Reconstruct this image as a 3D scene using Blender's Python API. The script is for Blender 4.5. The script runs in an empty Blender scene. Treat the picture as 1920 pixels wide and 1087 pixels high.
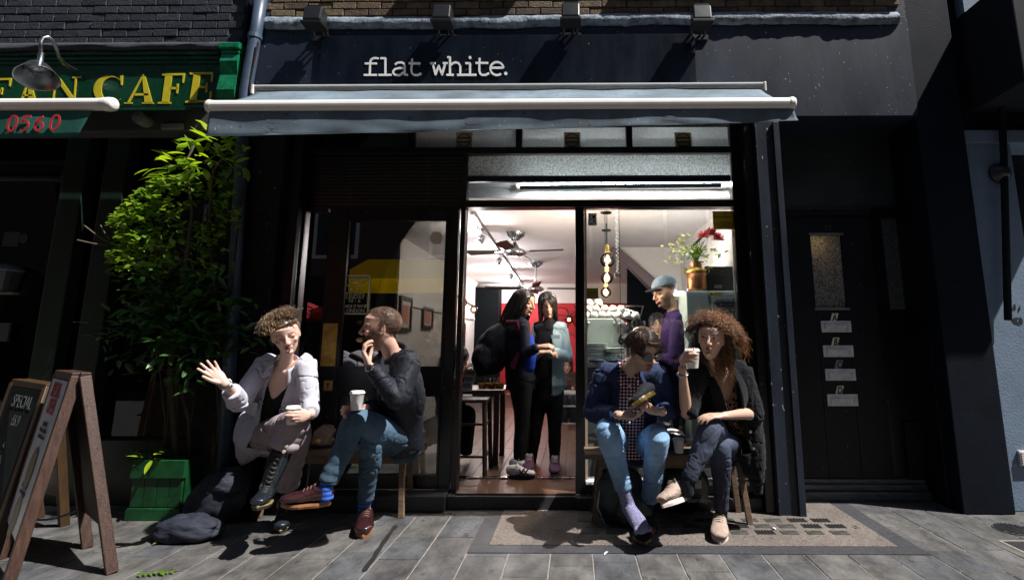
import bpy, bmesh, math, random
import numpy as np
from mathutils import Vector, Matrix, noise as mnoise
random.seed(7); np.random.seed(7)
SC = bpy.context.scene
# ---------------------------------------------------------------- camera, sky, sun, exposure
PIT, YAW, D, H = math.radians(9.5), math.radians(.6), 4.15, 1.30      # street-level wide-angle view, tilted slightly up
FPX, PCX, PCY = 958., 1068., 480.
cf = Vector((-math.sin(YAW)*math.cos(PIT), math.cos(YAW)*math.cos(PIT), math.sin(PIT)))
cr = Vector((math.cos(YAW), math.sin(YAW), 0)); cu = cr.cross(cf)
cam = bpy.data.cameras.new('camera'); co = bpy.data.objects.new('camera', cam); SC.collection.objects.link(co)
co.matrix_world = Matrix(((cr.x, cu.x, -cf.x, 0), (cr.y, cu.y, -cf.y, -D), (cr.z, cu.z, -cf.z, H), (0, 0, 0, 1)))
cam.sensor_width = 36; cam.lens = 36*FPX/1920
cam.shift_x = (960-PCX)/1920; cam.shift_y = (PCY-543.5)/1920
cam.clip_start = .05; cam.clip_end = 400
SC.camera = co
SUN = Vector((-.60, .22, -1.)).normalized()
w = bpy.data.worlds.new('World'); SC.world = w; w.use_nodes = True
nt = w.node_tree; sky = nt.nodes.new('ShaderNodeTexSky'); sky.sky_type = 'NISHITA'; sky.sun_disc = False
sky.sun_elevation = math.asin(-SUN.z); sky.sun_rotation = math.atan2(-SUN.x, -SUN.y)
nt.nodes['Background'].inputs['Strength'].default_value = .052
nt.links.new(sky.outputs[0], nt.nodes['Background'].inputs[0])
sl = bpy.data.lights.new('sun', 'SUN'); sl.energy = 5.0; sl.angle = math.radians(.5); sl.color = (1, .965, .93)
so = bpy.data.objects.new('sun', sl); SC.collection.objects.link(so); so.location = (6, -3, 12)
so.rotation_euler = SUN.to_track_quat('-Z', 'Y').to_euler()
SC.view_settings.view_transform = 'Standard'; SC.view_settings.look = 'None'
SC.view_settings.exposure = 0.76; SC.view_settings.gamma = 1; SC.view_settings.use_curve_mapping = False
SC.cycles.use_denoising = True; SC.cycles.max_bounces = 8; SC.cycles.transparent_max_bounces = 24
SC.cycles.sample_clamp_indirect = 4; SC.cycles.caustics_reflective = False; SC.cycles.caustics_refractive = False

def P(px, py, Y=0.):
    "the place at depth Y seen at a point of the photograph"
    d = cf + cr*((px-PCX)/FPX) - cu*((py-PCY)/FPX)
    return Vector((0, -D, H)) + d*((Y+D)/d.y)
def PX(px, py, Y=0.): return P(px, py, Y).x
def PZ(px, py, Y=0.): return P(px, py, Y).z

# ---------------------------------------------------------------- objects
COL = SC.collection
WL = {}
def tag(o, label=None, cat=None, group=None, kind=None):
    if label: o['label'] = label
    if cat: o['category'] = cat
    if group: o['group'] = group
    if kind: o['kind'] = kind
    return o
def thing(name, label, cat, loc=(0, 0, 0), group=None):
    o = bpy.data.objects.new(name, None); COL.objects.link(o); o.location = loc; o.empty_display_size = .1
    WL[o.name] = Vector(loc); return tag(o, label, cat, group)
def link(name, me, mats, parent=None, org=None, smooth=False):
    "one mesh object; its vertices are given in world places"
    org = Vector(org) if org is not None else Vector((0, 0, 0))
    if not isinstance(mats, (list, tuple)): mats = [mats]
    for m in mats: me.materials.append(m)
    if smooth: me.polygons.foreach_set('use_smooth', [True]*len(me.polygons))
    o = bpy.data.objects.new(name, me); COL.objects.link(o)
    if parent is not None:
        pw = WL[parent.name]; me.transform(Matrix.Translation(-(pw+org))); o.parent = parent; o.location = org; WL[o.name] = pw+org
    else:
        me.transform(Matrix.Translation(-org)); o.location = org; WL[o.name] = org
    return o
def copy_tree(o, parent=None, off=(0, 0, 0)):
    c = o.copy(); COL.objects.link(c); c.parent = parent
    if parent is None: c.location = o.location + Vector(off)
    WL[c.name] = WL[o.name] + Vector(off)
    for ch in list(o.children): copy_tree(ch, c, off)
    return c

class MB:
    "collects boxes, bars, tubes, lathes and plates of ONE object"
    def __init__(s): s.v = []; s.f = []; s.m = []; s.cur = 0
    def add(s, vs, fs):
        n = len(s.v); s.v += [tuple(a) for a in vs]; s.f += [tuple(i+n for i in f) for f in fs]; s.m += [s.cur]*len(fs); return s
    def box(s, a, b, bev=0):
        x0, x1 = sorted((a[0], b[0])); y0, y1 = sorted((a[1], b[1])); z0, z1 = sorted((a[2], b[2]))
        if bev:
            bm = bmesh.new(); bmesh.ops.create_cube(bm, size=1)
            for v in bm.verts: v.co = ((x0+x1)/2+v.co.x*(x1-x0), (y0+y1)/2+v.co.y*(y1-y0), (z0+z1)/2+v.co.z*(z1-z0))
            bmesh.ops.bevel(bm, geom=list(bm.edges), offset=bev, segments=2, affect='EDGES', profile=.6)
            bm.verts.index_update(); s.add([v.co[:] for v in bm.verts], [[v.index for v in f.verts] for f in bm.faces]); bm.free(); return s
        return s.add([(x0,y0,z0),(x1,y0,z0),(x1,y1,z0),(x0,y1,z0),(x0,y0,z1),(x1,y0,z1),(x1,y1,z1),(x0,y1,z1)],
                     [(0,3,2,1),(4,5,6,7),(0,1,5,4),(1,2,6,5),(2,3,7,6),(3,0,4,7)])
    def bar(s, a, b, w, h, up=(0, 0, 1)):
        a, b = Vector(a), Vector(b); t = (b-a).normalized(); x = t.cross(Vector(up))
        if x.length < 1e-3: x = t.cross(Vector((0, 1, 0)))
        x.normalize(); y = x.cross(t); vs = []
        for c in (a, b):
            for i, j in ((-1,-1),(1,-1),(1,1),(-1,1)): vs.append(c+x*(i*w/2)+y*(j*h/2))
        return s.add(vs, [(0,1,2,3),(7,6,5,4),(0,4,5,1),(1,5,6,2),(2,6,7,3),(3,7,4,0)])
    def tube(s, pts, r, n=8, up=None, cap=True, round_=False):
        pts = [Vector(p) for p in pts]; k = len(pts)
        rs = [r]*k if not hasattr(r, '__len__') else list(r)
        rs = [(q, q) if not hasattr(q, '__len__') else q for q in rs]
        if round_:
            q = []
            for e, sgn in ((0, 1), (-1, -1)):
                t = (pts[1]-pts[0] if e == 0 else pts[-1]-pts[-2]).normalized()*(-sgn if e == 0 else 1)
                t = (pts[0]-pts[1]).normalized() if e == 0 else (pts[-1]-pts[-2]).normalized()
                a, b = rs[e]; m = (a+b)/2*(round_ if round_ is not True else 1)
                q.append([(pts[e]+t*m*math.sin(f), (a*math.cos(f), b*math.cos(f))) for f in (.55, 1.1, 1.45)])
            pts = [p for p, _ in reversed(q[0])]+pts+[p for p, _ in q[1]]
            rs = [z for _, z in reversed(q[0])]+rs+[z for _, z in q[1]]; k = len(pts)
        vs = []; x = Vector(up) if up is not None else None
        for i, p in enumerate(pts):
            t = (pts[min(i+1, k-1)]-pts[max(i-1, 0)])
            if t.length < 1e-9: t = Vector((0, 0, 1))
            t.normalize()
            if x is None: x = t.cross(Vector((0, 0, 1))); x = x if x.length > .1 else t.cross(Vector((0, 1, 0)))
            if up is not None: x = Vector(up)
            x = (x-t*x.dot(t)); x.normalize(); y = t.cross(x)
            for j in range(n):
                f = 2*math.pi*j/n; vs.append(p+x*(rs[i][0]*math.cos(f))+y*(rs[i][1]*math.sin(f)))
        fs = [(i*n+j, i*n+(j+1) % n, (i+1)*n+(j+1) % n, (i+1)*n+j) for i in range(k-1) for j in range(n)]
        if cap: fs += [tuple(range(n-1, -1, -1)), tuple(range((k-1)*n, k*n))]
        return s.add(vs, fs)
    def lathe(s, c, prof, n=20, axis=(0, 0, 1)):
        c = Vector(c); a = Vector(axis).normalized(); x = a.orthogonal().normalized(); y = a.cross(x); vs = []; k = len(prof)
        for r, z in prof:
            for j in range(n):
                f = 2*math.pi*j/n; vs.append(c+a*z+x*(r*math.cos(f))+y*(r*math.sin(f)))
        fs = [(i*n+j, i*n+(j+1) % n, (i+1)*n+(j+1) % n, (i+1)*n+j) for i in range(k-1) for j in range(n)]
        return s.add(vs, fs)
    def ball(s, c, r, n=12, m=8, rot=None):
        r = (r, r, r) if not hasattr(r, '__len__') else r; vs = []; c = Vector(c)
        for i in range(1, m):
            for j in range(n):
                a, b = math.pi*i/m, 2*math.pi*j/n
                q = Vector((r[0]*math.sin(a)*math.cos(b), r[1]*math.sin(a)*math.sin(b), r[2]*math.cos(a)))
                vs.append(c+(rot @ q if rot else q))
        fs = [(i*n+j, (i+1)*n+j, (i+1)*n+(j+1) % n, i*n+(j+1) % n) for i in range(m-2) for j in range(n)]
        t, b = Vector((0, 0, r[2])), Vector((0, 0, -r[2]))
        vs += [c+(rot @ t if rot else t), c+(rot @ b if rot else b)]; e = len(vs)
        fs += [(e-2, j, (j+1) % n) for j in range(n)]+[(e-1, (m-2)*n+(j+1) % n, (m-2)*n+j) for j in range(n)]
        return s.add(vs, fs)
    def prism(s, poly, ext):
        n = len(poly); e = Vector(ext); p = [Vector(q) for q in poly]
        return s.add(p+[q+e for q in p], [tuple(range(n-1, -1, -1)), tuple(range(n, 2*n))]+[(i, (i+1) % n, n+(i+1) % n, n+i) for i in range(n)])
    def grid(s, fn, nu, nv):
        vs = [fn(i/nu, j/nv) for j in range(nv+1) for i in range(nu+1)]
        return s.add(vs, [(j*(nu+1)+i, j*(nu+1)+i+1, (j+1)*(nu+1)+i+1, (j+1)*(nu+1)+i) for j in range(nv) for i in range(nu)])
    def mesh(s, name='mesh'):
        me = bpy.data.meshes.new(name); me.from_pydata(s.v, [], s.f); me.update()
        if any(s.m): me.polygons.foreach_set('material_index', s.m)
        return me
    def build(s, name, mats, parent=None, smooth=False, org=None, bev=0, solid=0):
        o = link(name, s.mesh(name), mats, parent, org, smooth)
        if solid: m = o.modifiers.new('thick', 'SOLIDIFY'); m.thickness = solid; m.offset = 0
        if bev: m = o.modifiers.new('edge', 'BEVEL'); m.width = bev; m.segments = 2; m.limit_method = 'ANGLE'
        return o

# ---------------------------------------------------------------- materials
def mat(name, col, rough=.6, metal=0., var=.18, vs=6., bump=0., bs=80., st=(1, 1, 1), specks=0., spc=(.5, .52, .55), coat=0., spec=.5,
        emit=0., dark=None, sheen=0., trans=0., sss=0., attr=None, rvar=.12, world=False, stain=0.):
    m = bpy.data.materials.new(name); m.use_nodes = True; t = m.node_tree; N, L = t.nodes, t.links; b = N['Principled BSDF']
    tc = N.new('ShaderNodeTexCoord'); mp = N.new('ShaderNodeMapping'); mp.inputs['Scale'].default_value = st; geo = N.new('ShaderNodeNewGeometry') if world else None; L.new(geo.outputs['Position'] if world else tc.outputs['Object'], mp.inputs[0])
    n1 = N.new('ShaderNodeTexNoise'); n1.inputs['Scale'].default_value = vs; n1.inputs['Detail'].default_value = 6; n1.inputs['Roughness'].default_value = .65
    L.new(mp.outputs[0], n1.inputs['Vector'])
    cr_ = N.new('ShaderNodeValToRGB'); e = cr_.color_ramp.elements; e[0].position = .3; e[1].position = .72
    lo = dark or tuple(c*(1-var) for c in col); hi = tuple(min(1, c*(1+var)) for c in col)
    e[0].color = (*lo, 1); e[1].color = (*hi, 1); L.new(n1.outputs['Fac'], cr_.inputs[0]); out = cr_.outputs[0]
    if attr:
        a = N.new('ShaderNodeAttribute'); a.attribute_name = attr; mx = N.new('ShaderNodeMix'); mx.data_type = 'RGBA'; mx.blend_type = 'MULTIPLY'
        mx.inputs[0].default_value = 1; L.new(out, mx.inputs[6]); L.new(a.outputs['Color'], mx.inputs[7]); out = mx.outputs[2]
    if stain:
        ns = N.new('ShaderNodeTexNoise'); ns.inputs['Scale'].default_value = 1.6; ns.inputs['Detail'].default_value = 8; ns.inputs['Roughness'].default_value = .7; L.new(mp.outputs[0], ns.inputs['Vector'])
        rs = N.new('ShaderNodeMapRange'); rs.inputs['From Min'].default_value = .36; rs.inputs['From Max'].default_value = .66; rs.inputs['To Min'].default_value = 1-stain; rs.inputs['To Max'].default_value = 1+stain*.35; L.new(ns.outputs['Fac'], rs.inputs[0])
        vo = N.new('ShaderNodeTexVoronoi'); vo.inputs['Scale'].default_value = 7.5; L.new(mp.outputs[0], vo.inputs['Vector']); rv = N.new('ShaderNodeMapRange'); rv.inputs['From Min'].default_value = .10; rv.inputs['From Max'].default_value = .14; rv.inputs['To Min'].default_value = .62; rv.inputs['To Max'].default_value = 1; L.new(vo.outputs['Distance'], rv.inputs[0])
        mu = N.new('ShaderNodeMath'); mu.operation = 'MULTIPLY'; L.new(rs.outputs[0], mu.inputs[0]); L.new(rv.outputs[0], mu.inputs[1]); mx = N.new('ShaderNodeMix'); mx.data_type = 'RGBA'; mx.blend_type = 'MULTIPLY'; mx.inputs[0].default_value = 1; L.new(out, mx.inputs[6]); L.new(mu.outputs[0], mx.inputs[7]); out = mx.outputs[2]
    if specks:
        n3 = N.new('ShaderNodeTexNoise'); n3.inputs['Scale'].default_value = 55; n3.inputs['Detail'].default_value = 2
        mp2 = N.new('ShaderNodeMapping'); mp2.inputs['Scale'].default_value = (1, 1, .55); L.new(geo.outputs['Position'] if world else tc.outputs['Object'], mp2.inputs[0]); L.new(mp2.outputs[0], n3.inputs['Vector'])
        r3 = N.new('ShaderNodeValToRGB'); r3.color_ramp.elements[0].position = .74-specks*.06; r3.color_ramp.elements[1].position = .77-specks*.05
        L.new(n3.outputs['Fac'], r3.inputs[0]); mx = N.new('ShaderNodeMix'); mx.data_type = 'RGBA'; L.new(r3.outputs[0], mx.inputs[0])
        L.new(out, mx.inputs[6]); mx.inputs[7].default_value = (*spc, 1); out = mx.outputs[2]
    L.new(out, b.inputs['Base Color'])
    mr = N.new('ShaderNodeMapRange'); mr.inputs['To Min'].default_value = max(.02, rough-rvar); mr.inputs['To Max'].default_value = min(1, rough+rvar)
    L.new(n1.outputs['Fac'], mr.inputs[0]); L.new(mr.outputs[0], b.inputs['Roughness'])
    b.inputs['Metallic'].default_value = metal; b.inputs['Specular IOR Level'].default_value = spec
    if coat: b.inputs['Coat Weight'].default_value = coat; b.inputs['Coat Roughness'].default_value = .1
    if sheen: b.inputs['Sheen Weight'].default_value = sheen; b.inputs['Sheen Roughness'].default_value = .4
    if trans: b.inputs['Transmission Weight'].default_value = trans
    if sss: b.inputs['Subsurface Weight'].default_value = sss; b.inputs['Subsurface Radius'].default_value = (.012, .005, .003); b.inputs['Subsurface Scale'].default_value = 1.
    if emit: L.new(out, b.inputs['Emission Color']); b.inputs['Emission Strength'].default_value = emit
    if bump:
        n2 = N.new('ShaderNodeTexNoise'); n2.inputs['Scale'].default_value = bs; n2.inputs['Detail'].default_value = 5; L.new(mp.outputs[0], n2.inputs['Vector'])
        bp = N.new('ShaderNodeBump'); bp.inputs['Strength'].default_value = bump; bp.inputs['Distance'].default_value = .01
        L.new(n2.outputs['Fac'], bp.inputs['Height']); L.new(bp.outputs[0], b.inputs['Normal'])
    return m
def glassmat(name, tint=(.95, .97, .97), ior=1.5, rough=0., haze=0., low=(.25, .27, .26)):
    m = bpy.data.materials.new(name); m.use_nodes = True; t = m.node_tree; N, L = t.nodes, t.links; N.remove(N['Principled BSDF'])
    o = N['Material Output']; tr = N.new('ShaderNodeBsdfTransparent'); tr.inputs[0].default_value = (*tint, 1)
    g = N.new('ShaderNodeBsdfGlossy'); g.inputs['Roughness'].default_value = rough; fr = N.new('ShaderNodeFresnel'); fr.inputs[0].default_value = ior
    mx = N.new('ShaderNodeMixShader'); L.new(fr.outputs[0], mx.inputs[0]); L.new(g.outputs[0], mx.inputs[2])
    src = tr.outputs[0]
    if haze:
        tl = N.new('ShaderNodeBsdfTranslucent'); tl.inputs[0].default_value = (*tint, 1); df = N.new('ShaderNodeBsdfDiffuse'); df.inputs[0].default_value = (*tint, 1)
        nz = N.new('ShaderNodeTexNoise'); nz.inputs['Scale'].default_value = 85; nz.inputs['Detail'].default_value = 8; cr_ = N.new('ShaderNodeValToRGB')
        cr_.color_ramp.elements[0].position = .35; cr_.color_ramp.elements[1].position = .7; cr_.color_ramp.elements[0].color = (*low, 1)
        tc = N.new('ShaderNodeTexCoord'); L.new(tc.outputs['Object'], nz.inputs['Vector']); L.new(nz.outputs['Fac'], cr_.inputs[0]); L.new(cr_.outputs[0], tl.inputs[0]); L.new(cr_.outputs[0], df.inputs[0])
        m2 = N.new('ShaderNodeMixShader'); m2.inputs[0].default_value = .35; L.new(tl.outputs[0], m2.inputs[1]); L.new(df.outputs[0], m2.inputs[2])
        m1 = N.new('ShaderNodeMixShader'); m1.inputs[0].default_value = haze; L.new(tr.outputs[0], m1.inputs[1]); L.new(m2.outputs[0], m1.inputs[2]); src = m1.outputs[0]
    L.new(src, mx.inputs[1]); L.new(mx.outputs[0], o.inputs[0]); return m

# ---------------------------------------------------------------- lettering
_fc = {}
def text_mesh(txt, size, ext=.0015, shear=0., align='CENTER', bold=0.):
    cu_ = bpy.data.curves.new('txt', 'FONT'); cu_.body = txt; cu_.size = size; cu_.extrude = ext; cu_.shear = shear; cu_.align_x = align; cu_.offset = bold
    cu_.resolution_u = 3
    o = bpy.data.objects.new('txt', cu_); COL.objects.link(o); dg = bpy.context.evaluated_depsgraph_get()
    me = bpy.data.meshes.new_from_object(o.evaluated_get(dg)); bpy.data.objects.remove(o); return me
def letter(name, txt, size, m, parent, at, right=(1, 0, 0), up=(0, 0, 1), sx=1., ext=.0012, shear=0., align='CENTER', bold=0.):
    "flat lettering set at a place, along right and up"
    me = text_mesh(txt, size, ext, shear, align, bold); r, u = Vector(right).normalized(), Vector(up).normalized(); n = r.cross(u); a = Vector(at)
    me.transform(Matrix(((r.x*sx, u.x, n.x, a.x), (r.y*sx, u.y, n.y, a.y), (r.z*sx, u.z, n.z, a.z), (0, 0, 0, 1))))
    return link(name, me, m, parent)
def stroke(mb, pts, wd, fr, ext=.004):
    "a flat pen stroke with round joints; fr maps (u,v) to a place and gives the outward normal"
    for a, b in zip(pts[:-1], pts[1:]):
        a, b = np.array(a, float), np.array(b, float); t = b-a; l = np.hypot(*t)
        if l < 1e-6: continue
        t /= l; n = np.array((-t[1], t[0]))*wd/2; poly = [a+n, a-n, b-n, b+n]
        q = [fr(*p) for p in poly]; mb.prism([p for p, _ in q], q[0][1]*ext)
    for c in pts[1:-1]:
        poly = [(c[0]+wd/2*math.cos(f), c[1]+wd/2*math.sin(f)) for f in np.linspace(0, 2*math.pi, 9)[:-1]]; q = [fr(*p) for p in poly]
        mb.prism([p for p, _ in q], q[0][1]*(ext*.93))
def arc(cx, cy, rx, ry, a0, a1, n=12): return [(cx+rx*math.cos(math.radians(a0+(a1-a0)*i/n)), cy+ry*math.sin(math.radians(a0+(a1-a0)*i/n))) for i in range(n+1)]
# ---------------------------------------------------------------- materials of the setting
m_paver = [mat('paver%d' % i, c, .62, var=.6, vs=6, bump=.5, bs=38, st=(1, .6, 1), specks=.25, spc=(.035, .035, .035), world=True, stain=.42) for i, c in enumerate(((.096,.093,.089),(.085,.084,.084),(.104,.100,.093),(.078,.081,.087)))]
m_joint = mat('mortar', (.22, .20, .175), .9, var=.3, vs=20, bump=.4)
m_asph = mat('asphalt', (.05, .05, .052), .85, var=.3, vs=30, bump=.6, bs=200)
m_agg = mat('aggregate', (.125, .104, .088), .8, stain=.35, var=.9, vs=70, bump=.6, bs=120, dark=(.06, .05, .045))
m_granite = mat('granite', (.045, .045, .05), .6, stain=.3, var=.35, vs=40, bump=.2, bs=150)
m_lens = mat('lens_glass', (.062, .064, .056), .35, var=.6, vs=22)
m_iron = mat('iron', (.05, .05, .055), .5, metal=.6, var=.3, bump=.2)
m_fasc = mat('fascia_paint', (.017, .024, .040), .45, spec=.22, var=.25, vs=3, st=(1, 1, .3), stain=.3, specks=.14, spc=(.35, .38, .42), bump=.08, bs=14)
m_sign = mat('sign_panel_paint', (.005, .008, .015), .28, spec=.3, var=.4, vs=2.5, st=(2, 1, .5), specks=.22, spc=(.3, .32, .35))
m_black = mat('black_gloss_paint', (.005, .005, .0065), .32, var=.4, vs=5, bump=.05, bs=20, specks=.05, spc=(.3, .3, .3))
m_blackm = mat('black_worn_paint', (.005, .006, .009), .5, spec=.3, var=.5, vs=5, bump=.1, specks=.3, spc=(.3, .3, .32))
m_pill = mat('pillar_paint', (.018, .024, .036), .40, spec=.3, var=.3, vs=6, st=(1, 1, .3), specks=.42, spc=(.42, .44, .46), bump=.08, bs=30)
m_stone = mat('painted_stone', (.17, .205, .245), .8, var=.75, vs=16, bump=.9, bs=45)
m_stock = [mat('stock_brick%d' % i, c, .9, var=.5, vs=14, bump=.8, bs=70, world=True) for i, c in enumerate(((.13,.088,.048),(.09,.06,.037),(.16,.12,.068)))]
m_pbrick = [mat('painted_brick%d' % i, c, .62, var=.3, vs=12, bump=.6, bs=50, world=True, spec=.3) for i, c in enumerate(((.036,.041,.052),(.042,.047,.058),(.031,.036,.046)))]
m_pmort = mat('painted_mortar', (.030, .035, .044), .8, var=.3, bump=.4)
m_green = mat('green_gloss_paint', (.003, .048, .020), .28, var=.25, vs=4, bump=.08, bs=15)
m_greenb = mat('green_bracket_paint', (.006, .16, .065), .3, var=.35, vs=14, bump=.35, bs=40)
m_dgreen = mat('dark_green_paint', (.005, .016, .009), .45, var=.3)
m_yellow = mat('yellow_lettering', (.60, .50, .02), .45, var=.15, vs=10)
m_white = mat('white_paint', (.78, .76, .72), .45, var=.06)
m_wletter = mat('white_lettering', (.80, .80, .78), .5, var=.08, vs=20)
m_awn = mat('awning_canvas', (.135, .185, .225), .85, stain=.35, var=.3, vs=3, bump=.25, bs=300, specks=.18, spc=(.6, .62, .62))
m_gaw = mat('green_canvas', (.006, .10, .075), .8, var=.2, vs=5, bump=.2, bs=300)
m_redl = mat('red_lettering', (.45, .02, .03), .6)
m_steel = mat('brushed_steel', (.55, .57, .60), .28, metal=1, var=.15, st=(8, 1, 1))
m_lamp = mat('lamp_steel', (.36, .38, .40), .3, metal=1, var=.3, vs=9, bump=.1, bs=30)
m_brass = mat('worn_brass', (.62, .40, .10), .42, metal=.75, var=.35, vs=12, bump=.1)
m_plast = mat('white_plaster', (.80, .79, .78), .85, var=.03)
m_ceil = mat('ceiling_plaster', (.76, .74, .76), .85, var=.04)
m_red = mat('red_wall_paint', (.55, .018, .03), .6, var=.12, vs=2)
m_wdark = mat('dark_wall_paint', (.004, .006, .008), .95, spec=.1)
m_floor = mat('wood_floor', (.09, .045, .024), .45, var=.5, vs=7, st=(1, 8, 1), bump=.1)
m_wood = mat('weathered_wood', (.16, .105, .065), .6, var=.55, vs=7, st=(1, 8, 8), bump=.3, bs=30)
m_woodz = mat('oiled_wood', (.042, .018, .010), .5, var=.5, vs=7, st=(8, 8, 1), bump=.25, bs=30)
m_woodd = mat('dark_wood', (.03, .018, .012), .5, var=.5, vs=7, st=(8, 8, 1))
m_blue = mat('blue_grey_render', (.17, .235, .32), .7, var=.18, vs=3, bump=.25, bs=60)
m_bdark = mat('navy_render', (.005, .008, .014), .7, spec=.12, var=.3, bump=.2)
m_pipe = mat('blue_drainpipe', (.05, .075, .12), .4, var=.2)
m_glass = glassmat('window_glass', (.86, .88, .88), ior=1.95)
m_frost = glassmat('frosted_glass', (.42, .48, .47), 1.5, .1, .92)
m_dglass = glassmat('tinted_door_glass', (.50, .50, .47), ior=2.7)
m_milk = glassmat('pale_transom_glass', (.9, .92, .88), 1.5, .05, .85, (.72, .75, .72))
m_tube = mat('added_tube_glow', (.93, .97, 1), emit=62., var=0)  # glow of the added strip lights
m_bulb = mat('filament', (1, .62, .28), emit=14., var=0)
m_amber = glassmat('smoked_bulb_glass', (.92, .78, .62), 1.45)
m_grey = mat('grey_plastic', (.18, .18, .18), .5)
m_blk = mat('black_plastic', (.012, .012, .013), .4)
m_paper = mat('paper', (.72, .73, .74), .8, var=.06)
m_ink = mat('ink', (.015, .015, .02), .7)
m_ystick = mat('yellow_sticker', (.55, .40, .02), .5, var=.2)
m_beige = mat('aged_vent_card', (.42, .36, .22), .7, var=.25, vs=20)

def inst(name, me, parent, pos, rot=None, scale=None):
    o = bpy.data.objects.new(name, me); COL.objects.link(o); o.parent = parent
    o.location = Vector(pos)-(WL[parent.name] if parent else Vector((0, 0, 0)))
    if rot: o.rotation_euler = rot
    if scale: o.scale = scale
    WL[o.name] = Vector(pos); return o
def unit(fn, mats, name='piece', smooth=False):
    mb = MB(); fn(mb); me = mb.mesh(name)
    for m in (mats if isinstance(mats, (list, tuple)) else [mats]): me.materials.append(m)
    if smooth: me.polygons.foreach_set('use_smooth', [True]*len(me.polygons))
    return me

def leafmat0(n, c):
    m = mat(n, c, .7, var=.05); t = m.node_tree; N, L = t.nodes, t.links; tl = N.new('ShaderNodeBsdfTranslucent'); tl.inputs[0].default_value = (*c, 1); mx = N.new('ShaderNodeMixShader'); mx.inputs[0].default_value = .5
    L.new(N['Principled BSDF'].outputs[0], mx.inputs[1]); L.new(tl.outputs[0], mx.inputs[2]); L.new(mx.outputs[0], N['Material Output'].inputs[0]); return m
# ---------------------------------------------------------------- ground
tag(MB().box((-40, -30, -.06), (40, 20, -.02)).build('street', m_asph), kind='structure')
pave = tag(MB().box((-6, -2.4, -.02), (6, .8, -.004)).build('pavement', m_joint), kind='structure')
rnd = random.Random(3)
PW = .262; PAX0, PAX1, PAY0 = -.60, 2.30, -.70           # the aggregate panel let into the paving
k = 0
x0 = PX(975, 1038)-PW*14.0
PAX0 = x0+round((PAX0-x0)/PW)*PW; PAX1 = x0+round((PAX1-x0)/PW)*PW
def paver(x, a, b):
    if b-a < .02: return
    c = rnd.choice(m_paver)
    me = unit(lambda q: q.box((-PW/2+.004, -(b-a)/2+.003, -.035), (PW/2-.004, (b-a)/2-.003, 0), .004), c, 'paver')
    inst('paver', me, pave, (x+PW/2, (a+b)/2, rnd.uniform(-.0015, .0015)), (rnd.uniform(-.004, .004), rnd.uniform(-.004, .004), 0))
for i in range(31):
    x = x0+i*PW; y = -1.75+rnd.uniform(0, .3)-.35
    while y < .42:
        l = rnd.choice((.3, .36, .42, .48)); a, b = max(y, -1.75), min(y+l, .42); y += l
        if b <= a: continue
        if x+PW > PAX0+.02 and x < PAX1-.02:
            inx = min(x+PW, PAX1)-max(x, PAX0)
            if inx > PW*.5: b = min(b, PAY0-.004)
            elif b > PAY0 and inx > .02: b = min(b, PAY0-.004) if inx > PW*.25 else b
        paver(x, a, b)
agg = tag(MB().box((PAX0+.12, PAY0+.12, -.03), (PAX1-.13, .44, .004)).build('aggregate_panel', m_agg), kind='structure')
bord = tag(MB().box((PAX0, PAY0, -.03), (PAX1, PAY0+.118, .002)).box((PAX0, PAY0+.12, -.03), (PAX0+.118, .14, .002)).box((PAX1-.128, PAY0+.12, -.03), (PAX1, .44, .002)).build('granite_border', m_granite), kind='structure')
lens = unit(lambda q: q.box((-.058, -.036, -.02), (.058, .036, .004), .004), m_lens)
lensr = unit(lambda q: [q.box((-.058+.022*j, -.036, -.02), (-.058+.022*j+.014, .036, .005)) for j in range(6)] and q, m_iron)
for j, (yy, off) in enumerate(((976, 0), (987, .05), (999, .02))):
    Y = P(1450, yy).y; Y = -H*0+(Vector((0, -D, H))+(P(1450, yy, 0)-Vector((0, -D, H)))*(H/(H-P(1450, yy, 0).z))).y
    for i in range(11):
        xx = .08+i*.172+off
        if xx > 1.98: continue
        inst('glass_block', lensr if (j < 2 and i > 8 or (i*7+j*3) % 5 == 0) else lens, agg, (xx, Y, .004))
# the far side of the narrow street, which the window panes mirror
kerb = tag(MB().box((-14, -2.55, -.06), (14, -2.42, 0), .01).build('kerb', m_granite), kind='structure')

def G(px, py, Z=0.):
    d = cf + cr*((px-PCX)/FPX) - cu*((py-PCY)/FPX); return Vector((0, -D, H))+d*((Z-H)/d.z)
# drain covers on the right
mh = thing('manhole_cover', 'round ribbed iron cover let into the paving at far right', 'manhole cover', G(1905, 992))
c = G(1900, 992); q = MB(); q.lathe(c, [(.0, .004), (.12, .004), (.12, -.02)], 28); q.build('frame', m_granite, mh)
q = MB()
for j in range(9):
    dx = -.1+.025*j; hw = math.sqrt(max(.0, .108**2-dx*dx)); q.box((c.x+dx-.006, c.y-hw, .0), (c.x+dx+.006, c.y+hw, .009))
q.build('rib', m_iron, mh)
cv = thing('recessed_cover', 'dark rectangular iron access cover at the lower right edge', 'access cover', G(1915, 1030))
a = G(1880, 1015); b = G(1960, 1045); MB().box((a.x, b.y, -.02), (a.x+.5, a.y, .005), .003).build('plate', m_iron, cv)
MB().box((a.x-.02, b.y-.02, -.02), (a.x+.52, a.y+.02, .003)).build('frame', m_joint, cv)

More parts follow.
